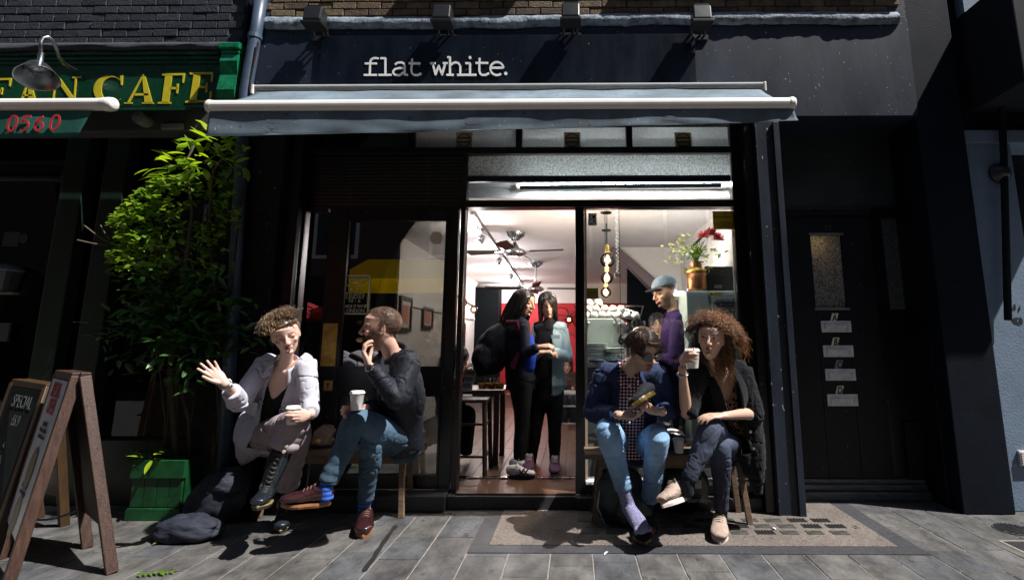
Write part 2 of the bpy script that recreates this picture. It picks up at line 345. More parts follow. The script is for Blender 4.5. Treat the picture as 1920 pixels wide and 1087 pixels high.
# ---------------------------------------------------------------- the coffee shop
SY = .25                                                              # plane of the glazed shopfront
shop = thing('coffee_shop', 'black painted coffee shop front with open doorway and wide window', 'shop', (0, SY, 0))
q = MB(); q.box((-2.93, .02, 3.22), (2.96, .6, 4.14)); q.build('fascia', m_fasc, shop)
wall = MB().box((-2.93, .03, 4.14), (2.96, .3, 7.5)).build('wall', m_pmort, shop)
def bricks(wall, x0, x1, z0, rows, y, mats, seed, bw=.222, bh=.072, jit=.006, cut=()):
    r = random.Random(seed)
    mes = [unit(lambda q: q.box((-bw/2+.005, -.05, -bh/2+.005), (bw/2-.005, .05, bh/2-.005), .006), m, 'brick') for m in mats]
    half = [unit(lambda q: q.box((-bw/4+.005, -.05, -bh/2+.005), (bw/4-.005, .05, bh/2-.005), .006), m, 'brick') for m in mats]
    for i in range(rows):
        x = x0 + (-bw/2 if i % 2 else 0); fl = i % 2
        while x < x1-.03:
            w_ = bw; cx = x+w_/2
            if cx-bw/2 >= x0-.12 and cx+bw/2 <= x1+.06:
                inst('brick', r.choice(mes), wall, (cx, y+r.uniform(-jit, jit), z0+bh*(i+.5)), (r.uniform(-.008, .008), r.uniform(-.014, .014), r.uniform(-.012, .012)))
            x += w_
bricks(wall, -2.75, 2.9, 4.19, 5, .068, m_stock, 5)
# rough stone ledge along the top of the fascia
q = MB()
def ledge(u, v):
    x = -2.78+u*5.66; n = mnoise.noise(Vector((x*3, 1, v*2)))*.013+mnoise.noise(Vector((x*14, v*9, 7)))*.008; s = .012*math.sin(x*1.1)
    pr = [(.05, 4.07), (.003, 4.075), (-.018, 4.115), (-.012, 4.155), (.012, 4.19), (.06, 4.21)]
    f = v*5; i = min(4, int(f)); g = f-i; y = pr[i][0]*(1-g)+pr[i+1][0]*g; z = pr[i][1]*(1-g)+pr[i+1][1]*g
    return (x, y+n*.8, z+n*1.2+s)
q.grid(ledge, 260, 10); q.build('cornice', m_stone, shop, smooth=True)
for a, b in ((-1.48, -.42), (.45, 3.0)):                              # unseen sills above, added to cast the shade on the bricks
    MB().box((a, -.09, 4.5), (b, .1, 4.58), .01).build('window_sill', m_stone, shop)
# pillar right of the shop window, and the black pilasters
PXL, PXR = 1.535, 1.745
MB().box((PXL, 0, 0), (PXR, .5, 3.2), .008).build('pillar', m_pill, shop)
MB().box((PXL-.075, .04, 0), (PXL-.004, .5, 3.2), .006).build('pilaster', m_black, shop)
MB().box((PXR-.055, -.022, 0), (PXR-.004, -.002, 3.15), .004).box((PXL+.004, -.012, 0), (PXL+.016, -.002, 3.12), .003).build('moulding', m_pill, shop)
MB().box((-2.93, .02, 0), (-2.50, .5, 3.2), .01).build('pilaster', m_blackm, shop)
MB().box((-2.50, .10, 0), (-2.385, .5, 3.2), .006).build('pilaster', m_black, shop)
# reveals and shopfront frame
def XS(px, py=640): return PX(px, py, SY)
def ZS(py, px=1078): return PZ(px, py, SY)
zt = 3.25
Zb1, Zb2 = ZS(245), ZS(278)                                           # top lights
zbarA0, zbarA1 = ZS(292), ZS(280)
zg0, zg1 = ZS(330), ZS(295)
zs0 = ZS(378); zdt = ZS(391)
xA, xB, xC, xD, xE, xF = XS(553), XS(858), XS(868), XS(1079), XS(1096), XS(1386)
xG = PXL-.07
f = MB()
f.box((xA-.06, SY-.05, .1), (xA+.02, SY+.05, zt)); f.box((xB, SY-.055, .1), (xC-.002, SY+.06, zbarA0-.002)); f.box((xD, SY-.055, .1), (xE, SY+.06, zdt))
f.box((xF, SY-.05, .1), (xG+.02, SY+.05, zt)); f.box((xA+.022, SY-.06, zbarA0), (xF-.002, SY+.06, zbarA1)); f.box((xC, SY-.058, zdt), (xF-.002, SY+.062, zs0))
f.box((xA+.022, SY-.04, Zb1+.09), (xF-.002, SY+.05, zt))
f.build('frame', m_black, shop, bev=.004)
for px in (774, 974, 1179): MB().box((XS(px, 262)-.028, SY-.05, zbarA1+.002), (XS(px, 262)+.028, SY+.05, Zb1+.088)).build('mullion', m_black, shop, bev=.004)
MB().box((-2.38, SY+.07, zbarA0), (XS(774, 262), SY+.1, 3.2)).build('back_board', m_black, shop)
tl = [(xA+.022, XS(774, 262)-.03), (XS(774, 262)+.03, XS(974, 262)-.03), (XS(974, 262)+.03, XS(1179, 262)-.03), (XS(1179, 262)+.03, xF-.004)]
for i, (a, b) in enumerate(tl):
    wn = MB().box((a, SY-.003, zbarA1+.002), (b, SY+.003, Zb1+.088)).build('top_light', m_milk if i else m_glass, shop)
    if i:
        cx, cz = PX((870, 1073, 1281)[i-1], 263, SY-.012), PZ((870, 1073, 1281)[i-1], 263, SY-.012)
        q = MB().box((cx-.075, SY-.012, cz-.075), (cx+.075, SY-.004, cz+.075)); q.build('vent', m_beige, wn)
        q = MB(); q.tube([(cx+.06*math.cos(t), SY-.015, cz+.06*math.sin(t)) for t in np.linspace(0, 2*math.pi, 25)], .004, 5)
        for dz in (-.02, .018): q.box((cx-.058, SY-.02, cz+dz-.005), (cx+.058, SY-.013, cz+dz+.005))
        q.build('vent_grille', m_woodd, wn)
# band of galvanised mesh glass, and the clear strip under it, over doorway and window
MB().box((xC, SY-.003, zg0), (xF-.004, SY+.003, zbarA0-.002)).build('transom_pane', m_frost, shop)
MB().box((xC, SY-.02, zg0-.055), (xF-.004, SY+.03, zg0-.002), .004).build('transom_bar', m_fasc, shop)
MB().box((xC, SY-.003, zs0+.002), (xF-.004, SY+.003, zg0-.057)).build('transom_pane', m_glass, shop)
# closed shutter box above the door: thin slats
sh = MB().box((xA+.022, SY+.0, zdt), (xB-.002, SY+.06, zbarA0-.002)).build('shutter_box', m_blackm, shop)
n = 15; hh = (zbarA0-.004-zdt)/n
sl_ = unit(lambda q: q.box((-(xB-xA-.03)/2, -.009, -hh/2+.003), ((xB-xA-.03)/2, .009, hh/2-.003), .004), m_black)
for i in range(n): inst('slat', sl_, sh, ((xA+xB)/2+.008, SY-.008, zdt+hh*(i+.5)), (.12, 0, 0))
# sidelight left of the door
xS0, xS1 = XS(562), XS(600)
MB().box((xS0+.0, SY-.003, .45), (xS1, SY+.003, zdt-.03)).build('sidelight_pane', m_dglass, shop)
MB().box((xA+.022, SY-.04, .1), (xS1, SY+.04, .449)).build('sidelight_panel', m_black, shop); MB().box((xA+.022, SY-.045, zdt-.03), (xS1, SY+.045, zdt-.002)).build('sidelight_rail', m_black, shop)
# glazed door
xd0, xd1 = XS(604), XS(854); gl0, gl1 = XS(640), XS(834)
zt0, zt1, zp0, zp1, zl0, zl1 = .13, zdt-.004, ZS(690), ZS(412), ZS(893), ZS(738)
dr = MB(); yd0, yd1 = SY-.045, SY+.02
dr.box((xd0, yd0, zt0), (gl0, yd1, zt1)).box((gl1, yd0, zt0), (xd1, yd1, zt1)).box((gl0+.001, yd0, zp1), (gl1-.001, yd1, zt1)).box((gl0+.001, yd0, zl1), (gl1-.001, yd1, zp0)).box((gl0+.001, yd0, zt0), (gl1-.001, yd1, zl0))
door = dr.build('door', m_black, shop, bev=.004)
MB().box((gl0, SY-.016, zp0), (gl1, SY-.011, zp1)).build('pane', m_dglass, door)
MB().box((gl0, SY-.016, zl0), (gl1, SY-.011, zl1)).build('pane', m_dglass, door)
f = MB()
for za, zb in ((zp0, zp1), (zl0, zl1)):
    for a, b in (((gl0, za), (gl0+.018, zb)), ((gl1-.018, za), (gl1, zb)), ((gl0+.019, za), (gl1-.019, za+.018)), ((gl0+.019, zb-.018), (gl1-.019, zb))): f.box((a[0], yd0-.008, a[1]), (b[0], SY-.018, b[1]))
f.build('beading', m_black, door)
a, b = P(607, 606, yd0), P(627, 686, yd0); q = MB().box((a.x, yd0-.006, b.z), (b.x+.006, yd0-.001, a.z), .002)
for sx in (a.x+.012, b.x-.008):
    for sz in (a.z-.012, b.z+.012): q.lathe((sx, yd0-.006, sz), [(.006, 0), (.004, .003), (0, .003)], 8, (0, -1, 0))
q.build('push_plate', m_brass, door)
a, b = P(608, 713, yd0), P(623, 732, yd0); q = MB().box((a.x, yd0-.005, b.z), (b.x, yd0-.001, a.z), .001); q.build('lock_plate', m_brass, door)
cx, cz = (a.x+b.x)/2, (a.z+b.z)/2; MB().lathe((cx, yd0-.0055, cz+.012), [(.011, 0), (.011, .002), (0, .002)], 10, (0, -1, 0)).box((cx-.004, yd0-.008, cz-.022), (cx+.004, yd0-.0056, cz+.01)).build('keyhole', m_blk, door)
m_cst = leafmat0('cream_sticker', (.62, .54, .48))
c = P(818, 446, SY-.02); MB().lathe(c, [(.055, 0), (.055, .003), (0, .003)], 28, (0, -1, 0)).build('round_sticker', m_cst, door)
# opening times lettered on the door glass
ol = mat('faded_lettering', (.62, .58, .40), .7); a, b = P(641, 517, SY-.018), P(689, 588, SY-.018)
q = MB()
for p0, p1 in (((a.x, a.z), (b.x, a.z)), ((b.x, a.z), (b.x, b.z)), ((b.x, b.z), (a.x, b.z))): q.bar((p0[0], a.y, p0[1]), (p1[0], a.y, p1[1]), .012, .002, (0, 1, 0))
q.build('times_border', ol, door)
for t, py, s in (('FLAT ESPRESSO BAR', 527, .042), ('MONDAY - FRIDAY', 537, .034), ('8 - 7', 546, .04), ('SATURDAY', 553, .036), ('SUNDAY', 560, .046), ('10 - 6', 567, .046), ('BERWICK ST W1F 8PT', 577, .04), ('LONDON', 585, .04)):
    c = P(665, py, SY-.018); letter('lettering', t, s, ol, door, (c.x-.005, c.y, c.z), sx=.62 if len(t) > 9 else 1)
# big window
xw0, xw1 = xE+.002, xF-.002; zw0 = ZS(897)
MB().box((xw0, SY-.003, zw0), (xw1, SY+.003, zdt-.002)).build('window_pane', m_glass, shop)
MB().box((xw0, SY-.06, .10), (xw1, SY+.05, zw0-.03)).build('stall_riser', m_black, shop)
MB().box((xw0, SY-.075, zw0-.03), (xw1, SY+.05, zw0), .006).build('window_sill', m_white, shop)
MB().box((xw0, SY-.04, zw0), (xw0+.02, SY-.004, zdt-.003)).build('beading', mat('pale_wood_bead', (.45, .36, .25), .6), shop)
# plinths and step
MB().box((-2.384, .05, 0), (xC-.06, .5, .118), .012).build('plinth', m_granite, shop)
MB().box((xD+.0, .10, 0), (PXL-.076, .5, .098), .012).build('plinth', m_granite, shop)
st = MB().box((xC-.058, .12, 0), (xD-.002, .6, .10), .008).build('doorstep', m_granite, shop)
MB().box((xC-.002, .15, .101), (xD-.002, .58, .115), .003).build('threshold', m_floor, st)
MB().box((xC-.002, .585, .10), (xD-.002, .62, .128), .003).build('threshold_strip', m_steel, st)
# inside
FZ = .115; IX0, IX1, IYB, CZ = -2.28, 1.62, 8.0, 2.66
tag(MB().box((-2.9, .62, FZ-.1), (1.9, IYB, FZ-.02)).build('cafe_floor', m_woodd), kind='structure')
fl = [o for o in SC.objects if o.name == 'cafe_floor'][0]
bd = [unit(lambda q: q.box((-.058, -.6, -.012), (.058, .6, .012), .002), mat('floorboard%d' % i, c, .42, var=.4, vs=5, st=(6, .7, 1), world=True)) for i, c in enumerate(((.085,.042,.023),(.065,.032,.018),(.11,.055,.03)))]
for i in range(26):
    for j in range(4): inst('floorboard', rnd.choice(bd), fl, (-1.35+i*.12, 1.23+j*1.205+(.06 if i % 2 else 0), FZ-.011))
q = MB(); q.box((IX0-.1, 2.4, FZ), (IX0, IYB, CZ)); tag(q.build('left_wall', m_plast), kind='structure')
q = MB(); q.box((-2.46, SY+.052, 0), (-2.39, .899, 3.2)); q.box((-2.9, .9, FZ), (IX0-.11, 2.38, CZ)); q.box((-2.9, 2.3, FZ), (IX0-.0, 2.398, CZ)); tag(q.build('side_wall', m_wdark), kind='structure')
MBx = MB().box((IX0, IYB, FZ), (1.9, IYB+.1, 2.2)); tag(MBx.build('red_wall', m_red), kind='structure')
tag(MB().box((IX0, IYB-.02, 2.2), (1.9, IYB+.1, CZ)).build('back_frieze', m_plast), kind='structure')
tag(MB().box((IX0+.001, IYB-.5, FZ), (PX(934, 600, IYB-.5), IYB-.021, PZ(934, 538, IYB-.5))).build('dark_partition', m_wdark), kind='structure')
tag(MB().box((-2.9, SY+.35, CZ), (1.9, IYB, CZ+.1)).build('cafe_ceiling', m_ceil), kind='structure')
tag(MB().box((-2.38, SY+.32, CZ+.1), (1.9, SY+.345, 3.21)).build('ceiling_bulkhead', m_plast), kind='structure')
tag(MB().box((1.52, SY+.07, FZ), (1.62, 3.2, 3.05)).build('right_wall', m_plast), kind='structure')
sX = PX(1149, 520, 3.0)
tag(MB().box((PX(1290, 560, 3.2), 3.2, FZ), (1.62, 3.3, CZ)).build('kitchen_wall', m_plast), kind='structure')
# boxed-in staircase climbing to the right, its dark underside over a sheet for the unlit void
p = [P(1146, 465, 3.0), P(1290, 462, 3.0), P(1340, 640, 3.0), P(1290, 585, 3.0)]
q = MB(); q.prism([P(1146, 463, 3.), P(1160, 463, 3.), P(1290, 575, 3.), P(1290, 612, 3.)], (0, .25, 0)); stc = q.build('stair_soffit', mat('mauve_paint', (.17, .13, .145), .6)); tag(stc, kind='structure')
q = MB(); q.prism([P(1160, 463, 3.12), P(1345, 463, 3.12), P(1345, 640, 3.12), P(1290, 574, 3.12)], (0, .08, 0)); tag(q.build('stair_wall', m_plast), kind='structure')
q = MB(); q.prism([P(1176, 500, 3.4), P(1400, 620, 3.4), P(1400, 800, 3.4), P(1176, 800, 3.4)], (0, .05, 0)); tag(q.build('dark_void_sheet', m_wdark), kind='structure')  # dark sheet standing in for the unlit void under the stairs

# ---------------------------------------------------------------- recessed entrance right of the shop
ent = thing('entrance', 'recessed black entrance with glazed flat door right of the coffee shop', 'entrance', (2.3, .45, 0))
RY = .45
def XR(px, py=640): return PX(px, py, RY)
def ZR(py, px=1578): return PZ(px, py, RY)
xr0, xr1 = PXR+.002, 2.96
MB().box((xr0, RY+.30, 0), (xr1, RY+.4, 3.6)).build('back_wall', m_blackm, ent); MB().box((xr0, RY+.055, ZR(236)), (xr1, RY+.299, 3.6)).build('head_wall', m_blackm, ent)
a, b = XR(1462, 320), XR(1690, 320); MB().box((a, RY+.0, ZR(391)), (b, RY+.05, ZR(236)), .004).build('overpanel', mat('slate_panel_paint', (.030, .036, .038), .45, var=.3, vs=3, specks=.15), ent)
MB().box((xr0, RY-.03, ZR(404)), (XR(1705), RY+.055, ZR(392)), .004).build('lintel', m_black, ent)
MB().box((XR(1705, 400), .2, .0), (xr1-.002, RY+.055, 3.2), .006).build('jamb', m_black, ent)
dx0, dx1 = XR(1478), XR(1652)
gx0, gx1, gz0, gz1 = XR(1524, 500), XR(1582, 500), ZR(577), ZR(441)
ed = MB(); y0, y1 = RY+.0, RY+.05
ed.box((dx0, y0, .16), (gx0, y1, ZR(406))).box((gx1, y0, .16), (dx1, y1, ZR(406))).box((gx0+.001, y0, gz1), (gx1-.001, y1, ZR(406))).box((gx0+.001, y0, .16), (gx1-.001, y1, gz0))
ed = ed.build('door', m_blackm, ent, bev=.004)
m_wire = mat('wired_glass', (.07, .08, .085), .25, var=.5, vs=90, bump=.6, bs=150, dark=(.015, .02, .025))
MB().box((gx0, y0+.02, gz0), (gx1, y0+.03, gz1)).build('pane', glassmat('wired_glass_lit', (.40, .42, .40), 1.5, .1, .9, (.12, .12, .12)), ed)
hl = thing('added_hall_lamp', 'unseen hall lamp added for the warm glow behind the wired glass', 'lamp', (gx0+.03, RY+.2, gz1-.12)); q = MB(); q.ball((gx0+.03, RY+.2, gz1-.10), .035, 12, 8); q.build('bulb', m_bulb, hl, smooth=True); hp_ = bpy.data.lights.new('added_hall_bulb', 'POINT'); hp_.energy = .35; hp_.color = (1, .72, .3); hp_.shadow_soft_size = .04; hpo = bpy.data.objects.new('added_hall_bulb', hp_); COL.objects.link(hpo); hpo.location = (gx0+.03, RY+.13, gz1-.06)  # unseen lamp added for the warm glow in the wired glass
MB().box((gx0-.015, y0-.012, gz0-.02), (gx1+.015, y0-.001, gz0)).build('pane_bead', m_grey, ed); MB().box((gx0-.015, y0-.012, gz1), (gx1+.015, y0-.001, gz1+.02)).build('pane_bead', m_grey, ed)
letter('house_number', '17', .075, mat('dull_number', (.06, .06, .06), .5), ed, (XR(1552, 430), y0-.004, ZR(433)))
m_lp = mat('letter_plate_alloy', (.72, .73, .75), .38, metal=.1, var=.25, vs=15)
for ch, (px, py), (sxp, syp) in zip('ABCD', ((1567, 612), (1571, 658), (1575, 702), (1579, 749.5)), ((1564, 595), (1566, 640.5), (1572.5, 683), (1574, 731))):
    c = P(px, py, y0); q = MB(); w_, h_ = .132, .05
    q.box((c.x-w_, y0-.012, c.z-h_), (c.x+w_, y0-.001, c.z+h_), .004)
    q.box((c.x-w_+.03, y0-.022, c.z+h_*.38), (c.x+w_-.03, y0-.012, c.z+h_*.55)).box((c.x-w_+.03, y0-.022, c.z-h_*.6), (c.x-w_+.038, y0-.012, c.z+h_*.38)).box((c.x+w_-.038, y0-.022, c.z-h_*.6), (c.x+w_-.03, y0-.012, c.z+h_*.38))
    q.box((c.x-w_+.04, y0-.018, c.z-h_*.55), (c.x+w_-.04, y0-.0125, c.z+h_*.33), .003)
    q.build('letter_plate', m_lp, ed)
    s = P(sxp, syp, y0); sh_ = .012
    mb = MB(); mb.prism([(s.x-.028-sh_, y0-.003, s.z-.037), (s.x+.028-sh_, y0-.003, s.z-.037), (s.x+.028+sh_, y0-.003, s.z+.037), (s.x-.028+sh_, y0-.003, s.z+.037)], (0, .002, 0))
    mb.build('letter_sticker', mat('sticker_'+ch, (.85, .82, .62) if ch != 'C' else (.30, .30, .33), .6), ed)
    letter('lettering', ch, .082, m_ink, ed, (s.x-.002, y0-.0045, s.z-.029), sx=.72, shear=.25, bold=.002)
MB().box((dx1+.002, RY+.032, 0), (xr1, RY+.054, ZR(392))).build('side_frame', m_black, ent)
MB().box((XR(1664, 500), RY+.02, ZR(580)), (XR(1716, 500), RY+.03, ZR(408))).build('sidelight_pane', m_wire, ent)
MB().box((XR(1700, 850), RY-.02, .16), (XR(1760, 850), RY+.04, ZR(790)), .006).box((XR(1704, 850), RY-.03, .26), (XR(1754, 850), RY-.021, ZR(800)), .004).build('side_panel', m_blackm, ent)
q = MB(); q.box((xr0, RY-.08, 0), (xr1-.01, RY+.06, .07), .008).box((xr0, RY-.045, .072), (xr1-.01, RY+.06, .12), .012).box((xr0, RY-.02, .122), (xr1-.01, RY+.04, .158), .01)
q.build('threshold', mat('worn_lead', (.12, .125, .135), .35, metal=.3, var=.5, vs=9, st=(1, 6, 6), bump=.4), ent)
# alarm box and bulkhead lamp in the recess
al = thing('alarm_box', 'cream alarm bell box with red emblem inside the dark recess', 'alarm', P(1700, 330, .35))
c = P(1699, 326, .36); MB().box((c.x-.055, .30, c.z-.11), (c.x+.06, .41, c.z+.11), .02).build('case', mat('cream_plastic', (.30, .27, .23), .5), al)
MB().lathe((c.x-.01, .297, c.z+.0), [(.03, 0), (.03, .004), (0, .004)], 14, (0, -1, 0)).build('emblem', m_redl, al)
bl = thing('bulkhead_lamp', 'small pale dome lamp on a bracket above the alarm box', 'lamp', P(1700, 255, .33))
c = P(1700, 250, .36); MB().ball((c.x, .33, c.z), (.065, .06, .05), 16, 8).build('dome', mat('frosted_dome', (.35, .36, .38), .3), bl); MB().box((c.x-.02, .33, c.z-.16), (c.x+.02, .41, c.z-.02), .005).build('bracket', m_grey, bl)
q = MB(); q.tube([(c.x, .34, c.z-.15), (c.x-.0, .33, c.z-.19), (c.x-.03, .36, c.z-.24), (c.x-.02, .40, c.z-.3)], .006, 6); q.build('cable', m_grey, bl)

# ---------------------------------------------------------------- the blue-grey building at far right
rb = thing('blue_building', 'blue grey rendered building with dark pier at the right edge', 'building', (3.6, .3, 0))
MB().box((2.962, .05, 0), (3.36, .6, 7.5), .01).build('pier', m_bdark, rb)
xw = PX(1880, 400, .2); 
MB().box((3.362, .12, 0), (PX(1888, 230, .12), .6, 3.0), .008).build('wall', m_blue, rb)
wl = MB().box((PX(1888, 230, .12)+.001, .12, 0), (12, .6, PZ(1900, 520, .12))).build('wall', m_blue, rb)
MB().box((3.362, .10, 3.0), (12, .6, 3.12), .01).build('cornice', m_blue, rb)
MB().box((3.362, .15, 3.121), (12, .6, 7.5)).build('upper_wall', m_bdark, rb)
MB().box((3.50, -.42, 3.30), (4.55, .6, PZ(1860, 27, .08)), .01).build('shade_box', mat('charcoal_panel', (.012, .014, .018), .7, spec=.2), rb)  # dark box, enlarged so that it shades the pier and fascia
MB().box((3.502, .05, PZ(1860, 26, .05)+.02), (4.25, .149, 6.0)).build('upper_panel', m_blue, rb)
MB().box((PX(1888, 230, .12)+.001, .4, PZ(1900, 520, .12)), (12, .6, 3.0)).build('window', m_black, rb)
MB().box((PX(1888, 230, .12)+.002, .3, PZ(1900, 520, .12)+.001), (6.5, .39, PZ(1900, 495, .12))).build('window_sill', m_white, rb)
q = MB(); c = [P(1897, -30, .0), P(1897, 160, .0), P(1882, 185, .0), P(1878, 205, 0.05), P(1882, 290, .06), P(1890, 600, .06)]; q.tube(c, .028, 10); q.build('downpipe', m_bdark, rb, smooth=True)
c = P(1893, 318, .0); MB().lathe((c.x, .11, c.z), [(.09, 0), (.09, .02), (.07, .05), (.03, .09), (.0, .09)], 20, (0, -1, 0)).build('wall_bell', m_blk, rb)
a = P(1911, 845, .1); q = MB(); q.box((a.x, .10, a.z-.11), (a.x+.3, .119, a.z))
for j in range(6): q.bar((a.x+.01, .095, a.z-.012-.017*j), (a.x+.29, .095, a.z-.012-.017*j), .006, .012)
q.build('air_vent', m_white, rb)
m_hand = mat('dark_handprint', (.015, .012, .012), .8); q = MB(); c = P(1904, 598, .117)
pm = lambda u, v, r1, r2, ang: q.add([(c.x+u+r1*math.cos(t)*math.cos(ang)-r2*math.sin(t)*math.sin(ang), .117, c.z+v+r1*math.cos(t)*math.sin(ang)+r2*math.sin(t)*math.cos(ang)) for t in np.linspace(0, 6.28, 13)[:-1]], [tuple(range(12))])
for u, v, r1, r2, an in ((0, .0, .03, .012, .3), (.01, -.03, .035, .01, -.4), (.045, -.01, .012, .03, .2), (-.05, .055, .008, .03, .6), (-.02, .09, .008, .03, .3), (.01, .10, .008, .028, 0.), (.045, .085, .008, .026, -.3)): pm(u, v, r1, r2, an)
q.build('handprint', m_hand, rb)

# ---------------------------------------------------------------- the green cafe at the left
cf_ = thing('green_cafe', 'green fronted cafe under dark painted brickwork, left of the coffee shop', 'cafe', (-4, .2, 0))
cw = MB().box((-9, .05, 3.95), (-2.97, .4, 7.5)).build('wall', m_pmort, cf_)
bricks(cw, PX(-30, 50), PX(440, 50), 3.935, 9, .088, m_pbrick, 8, .232, .078, .004)
MB().box((-2.968, .0, 3.1), (-2.94, .4, 7.5)).build('party_wall', m_bdark, cf_)
def ledge2(u, v):
    x = -6+u*3.06; n = mnoise.noise(Vector((x*4, 3, v*2)))*.02; pr = [(.05, 3.86), (-.02, 3.865), (-.03, 3.90), (.03, 3.955)]
    f = v*3; i = min(2, int(f)); g = f-i; return (x, pr[i][0]*(1-g)+pr[i+1][0]*g+n, pr[i][1]*(1-g)+pr[i+1][1]*g+n)
MB().grid(ledge2, 120, 6).build('cornice', m_pbrick[1], cf_, smooth=True)
MB().box((-9, .03, 3.28), (-2.97, .2, 3.93)).build('fascia', m_green, cf_)
q = MB(); 
for z, d_ in ((3.83, .035), (3.79, .022), (3.755, .012)): q.box((-9, .03-d_, z-.016), (-3.16, .029, z+.016), .004)
q.build('moulding', m_green, cf_)
# scrolled console bracket at the end of the green fascia
q = MB(); a = P(421, 88, -.03); b = P(455, 88, -.03); z0 = PZ(430, 192, -.03)
q.box((a.x-.01, -.09, a.z-.05), (b.x+.01, .03, a.z+.01), .012); q.box((a.x, -.07, a.z-.085), (b.x, .03, a.z-.055), .008)
prf = [(-.06, a.z-.09), (-.075, a.z-.16), (-.05, a.z-.28), (-.07, z0+.10), (-.055, z0+.03), (-.01, z0)]
for (y0_, za), (y1_, zb) in zip(prf[:-1], prf[1:]): q.prism([(a.x+.004, y0_, za), (a.x+.004, .03, za), (a.x+.004, .03, zb), (a.x+.004, y1_, zb)], (b.x-a.x-.008, 0, 0))
q.build('bracket', m_greenb, cf_)
Z3 = 3.881
def frz(ox, oy, Y):
    return lambda u, v: (P(ox+u/Z3, oy+v/Z3, Y), Vector((0, -1, 0)))
fr = frz(0, 0, .028)
cs = MB()
def poly(pts): q_ = [fr(*p)[0] for p in pts]; cs.prism(q_, (0, -.004, 0))
def lend():
    global cs
    cs.build('letter', m_yellow, cf_); cs = MB()
out = arc(795, 655, 112, 104, -38, -318, 26); inn = arc(822, 655, 82, 92, -318, -38, 26)
for (a, b), (c, d) in zip(zip(out[:-1], out[1:]), zip(inn[::-1][:-1], inn[::-1][1:])): poly([a, b, d, c])
poly([(876, 556), (897, 550), (893, 622), (882, 622)]); lend()
poly([(1040, 545), (1050, 545), (945, 752), (925, 752)]); poly([(1036, 548), (1060, 560), (1112, 752), (1055, 752)]); poly([(988, 682), (1080, 682), (1082, 698), (980, 698)]); poly([(905, 748), (965, 748), (965, 757), (905, 757)]); poly([(1035, 748), (1120, 748), (1120, 757), (1035, 757)]); lend()
poly([(1205, 548), (1255, 548), (1230, 750), (1178, 750)]); poly([(1180, 538), (1348, 535), (1346, 550), (1182, 552)]); poly([(1332, 550), (1347, 550), (1338, 605), (1328, 605)]); poly([(1240, 636), (1295, 636), (1293, 652), (1238, 652)]); poly([(1288, 612), (1302, 612), (1296, 682), (1284, 682)]); poly([(1150, 745), (1245, 745), (1245, 757), (1150, 757)]); lend()
poly([(1412, 540), (1462, 540), (1430, 742), (1380, 742)]); poly([(1382, 530), (1555, 528), (1553, 543), (1384, 545)]); poly([(1540, 543), (1554, 543), (1548, 600), (1536, 600)]); poly([(1446, 628), (1508, 628), (1506, 644), (1444, 644)]); poly([(1500, 605), (1514, 605), (1508, 675), (1496, 675)]); poly([(1350, 736), (1530, 730), (1528, 746), (1350, 750)]); poly([(1528, 672), (1545, 668), (1535, 746), (1520, 746)]); lend()
poly([(405, 572), (440, 572), (545, 720), (540, 735), (520, 735)]); poly([(548, 572), (560, 572), (548, 735), (535, 735)]); poly([(400, 575), (412, 575), (395, 735), (383, 735)]); poly([(528, 562), (592, 560), (592, 570), (530, 572)]); poly([(370, 565), (430, 565), (430, 575), (370, 575)]); lend()
poly([(205, 580), (222, 580), (265, 735), (210, 735)]); poly([(205, 580), (215, 582), (170, 735), (150, 735)]); poly([(170, 690), (235, 690), (237, 702), (166, 702)]); lend()
poly([(0, 572), (88, 570), (86, 584), (0, 586)]); poly([(70, 584), (86, 584), (78, 630), (68, 630)]); poly([(0, 655), (20, 655), (18, 670), (0, 670)]); poly([(10, 640), (24, 640), (18, 690), (8, 690)])
lend()
# under the cafe awning: grey housing, dark glazing and green posts
q = MB(); q.box((-9, -.12, PZ(300, 246, -.12)), (-2.98, .03, PZ(300, 206, -.12)), .01).build('awning_housing', mat('grey_metal', (.06, .062, .065), .5, var=.2), cf_)
q = MB(); c = P(275, 228, -.14); q.lathe((c.x, -.12, c.z), [(.0, .12), (.05, .11), (.055, .02), (.045, 0)], 16, (0, -1, 0)); c = P(325, 236, -.14); q.box((c.x-.1, -.15, c.z-.03), (c.x+.08, -.121, c.z+.02), .008); q.build('motor', m_grey, cf_)
MB().box((-9, .30, .5), (-2.97, .31, 3.27)).build('window', m_glass, cf_)
MB().box((-9, .34, 0), (-2.97, .5, 3.27)).build('back_panel', m_dgreen, cf_)
MB().box((-9, .2, 0), (-2.97, .299, .5)).build('stall_riser', m_dgreen, cf_)
for px in (90, 170, 400): MB().box((PX(px-22, 640, .2), .18, 0), (PX(px+22, 640, .2), .298, 3.27), .01).build('pilaster', m_dgreen, cf_)
a, b = P(8, 435, .29), P(33, 462, .29); MB().box((a.x, .29, b.z), (b.x, .297, a.z)).build('rating_sticker', mat('dim_sticker', (.035, .042, .035), .6), cf_)
c = P(42, 447, .29); MB().lathe((c.x, .296, c.z), [(.045, 0), (.045, .004), (0, .004)], 18, (0, -1, 0)).build('round_sticker', mat('dim_green_sticker', (.03, .05, .035), .6), cf_)
cup = P(0, 520, .24); q = MB(); q.lathe((cup.x, .24, PZ(0, 545, .24)), [(.0, 0), (.12, 0), (.155, .16), (.16, .165)], 24); q.build('display_tub', mat('clear_tub', (.045, .05, .06), .3, spec=.6), cf_)
q = MB(); q.lathe((cup.x, .24, PZ(0, 545, .24)), [(.162, .165), (.165, .18), (.14, .21), (.06, .235), (0, .235)], 24); q.build('tub_lid', mat('tub_lid', (.16, .18, .2), .25), cf_)
a, b = P(-10, 549, .25), P(29, 552, .25); MB().box((a.x, .22, a.z-.012), (b.x, .28, a.z+.004)).build('shelf', mat('pale_shelf', (.2, .18, .13), .5), cf_)
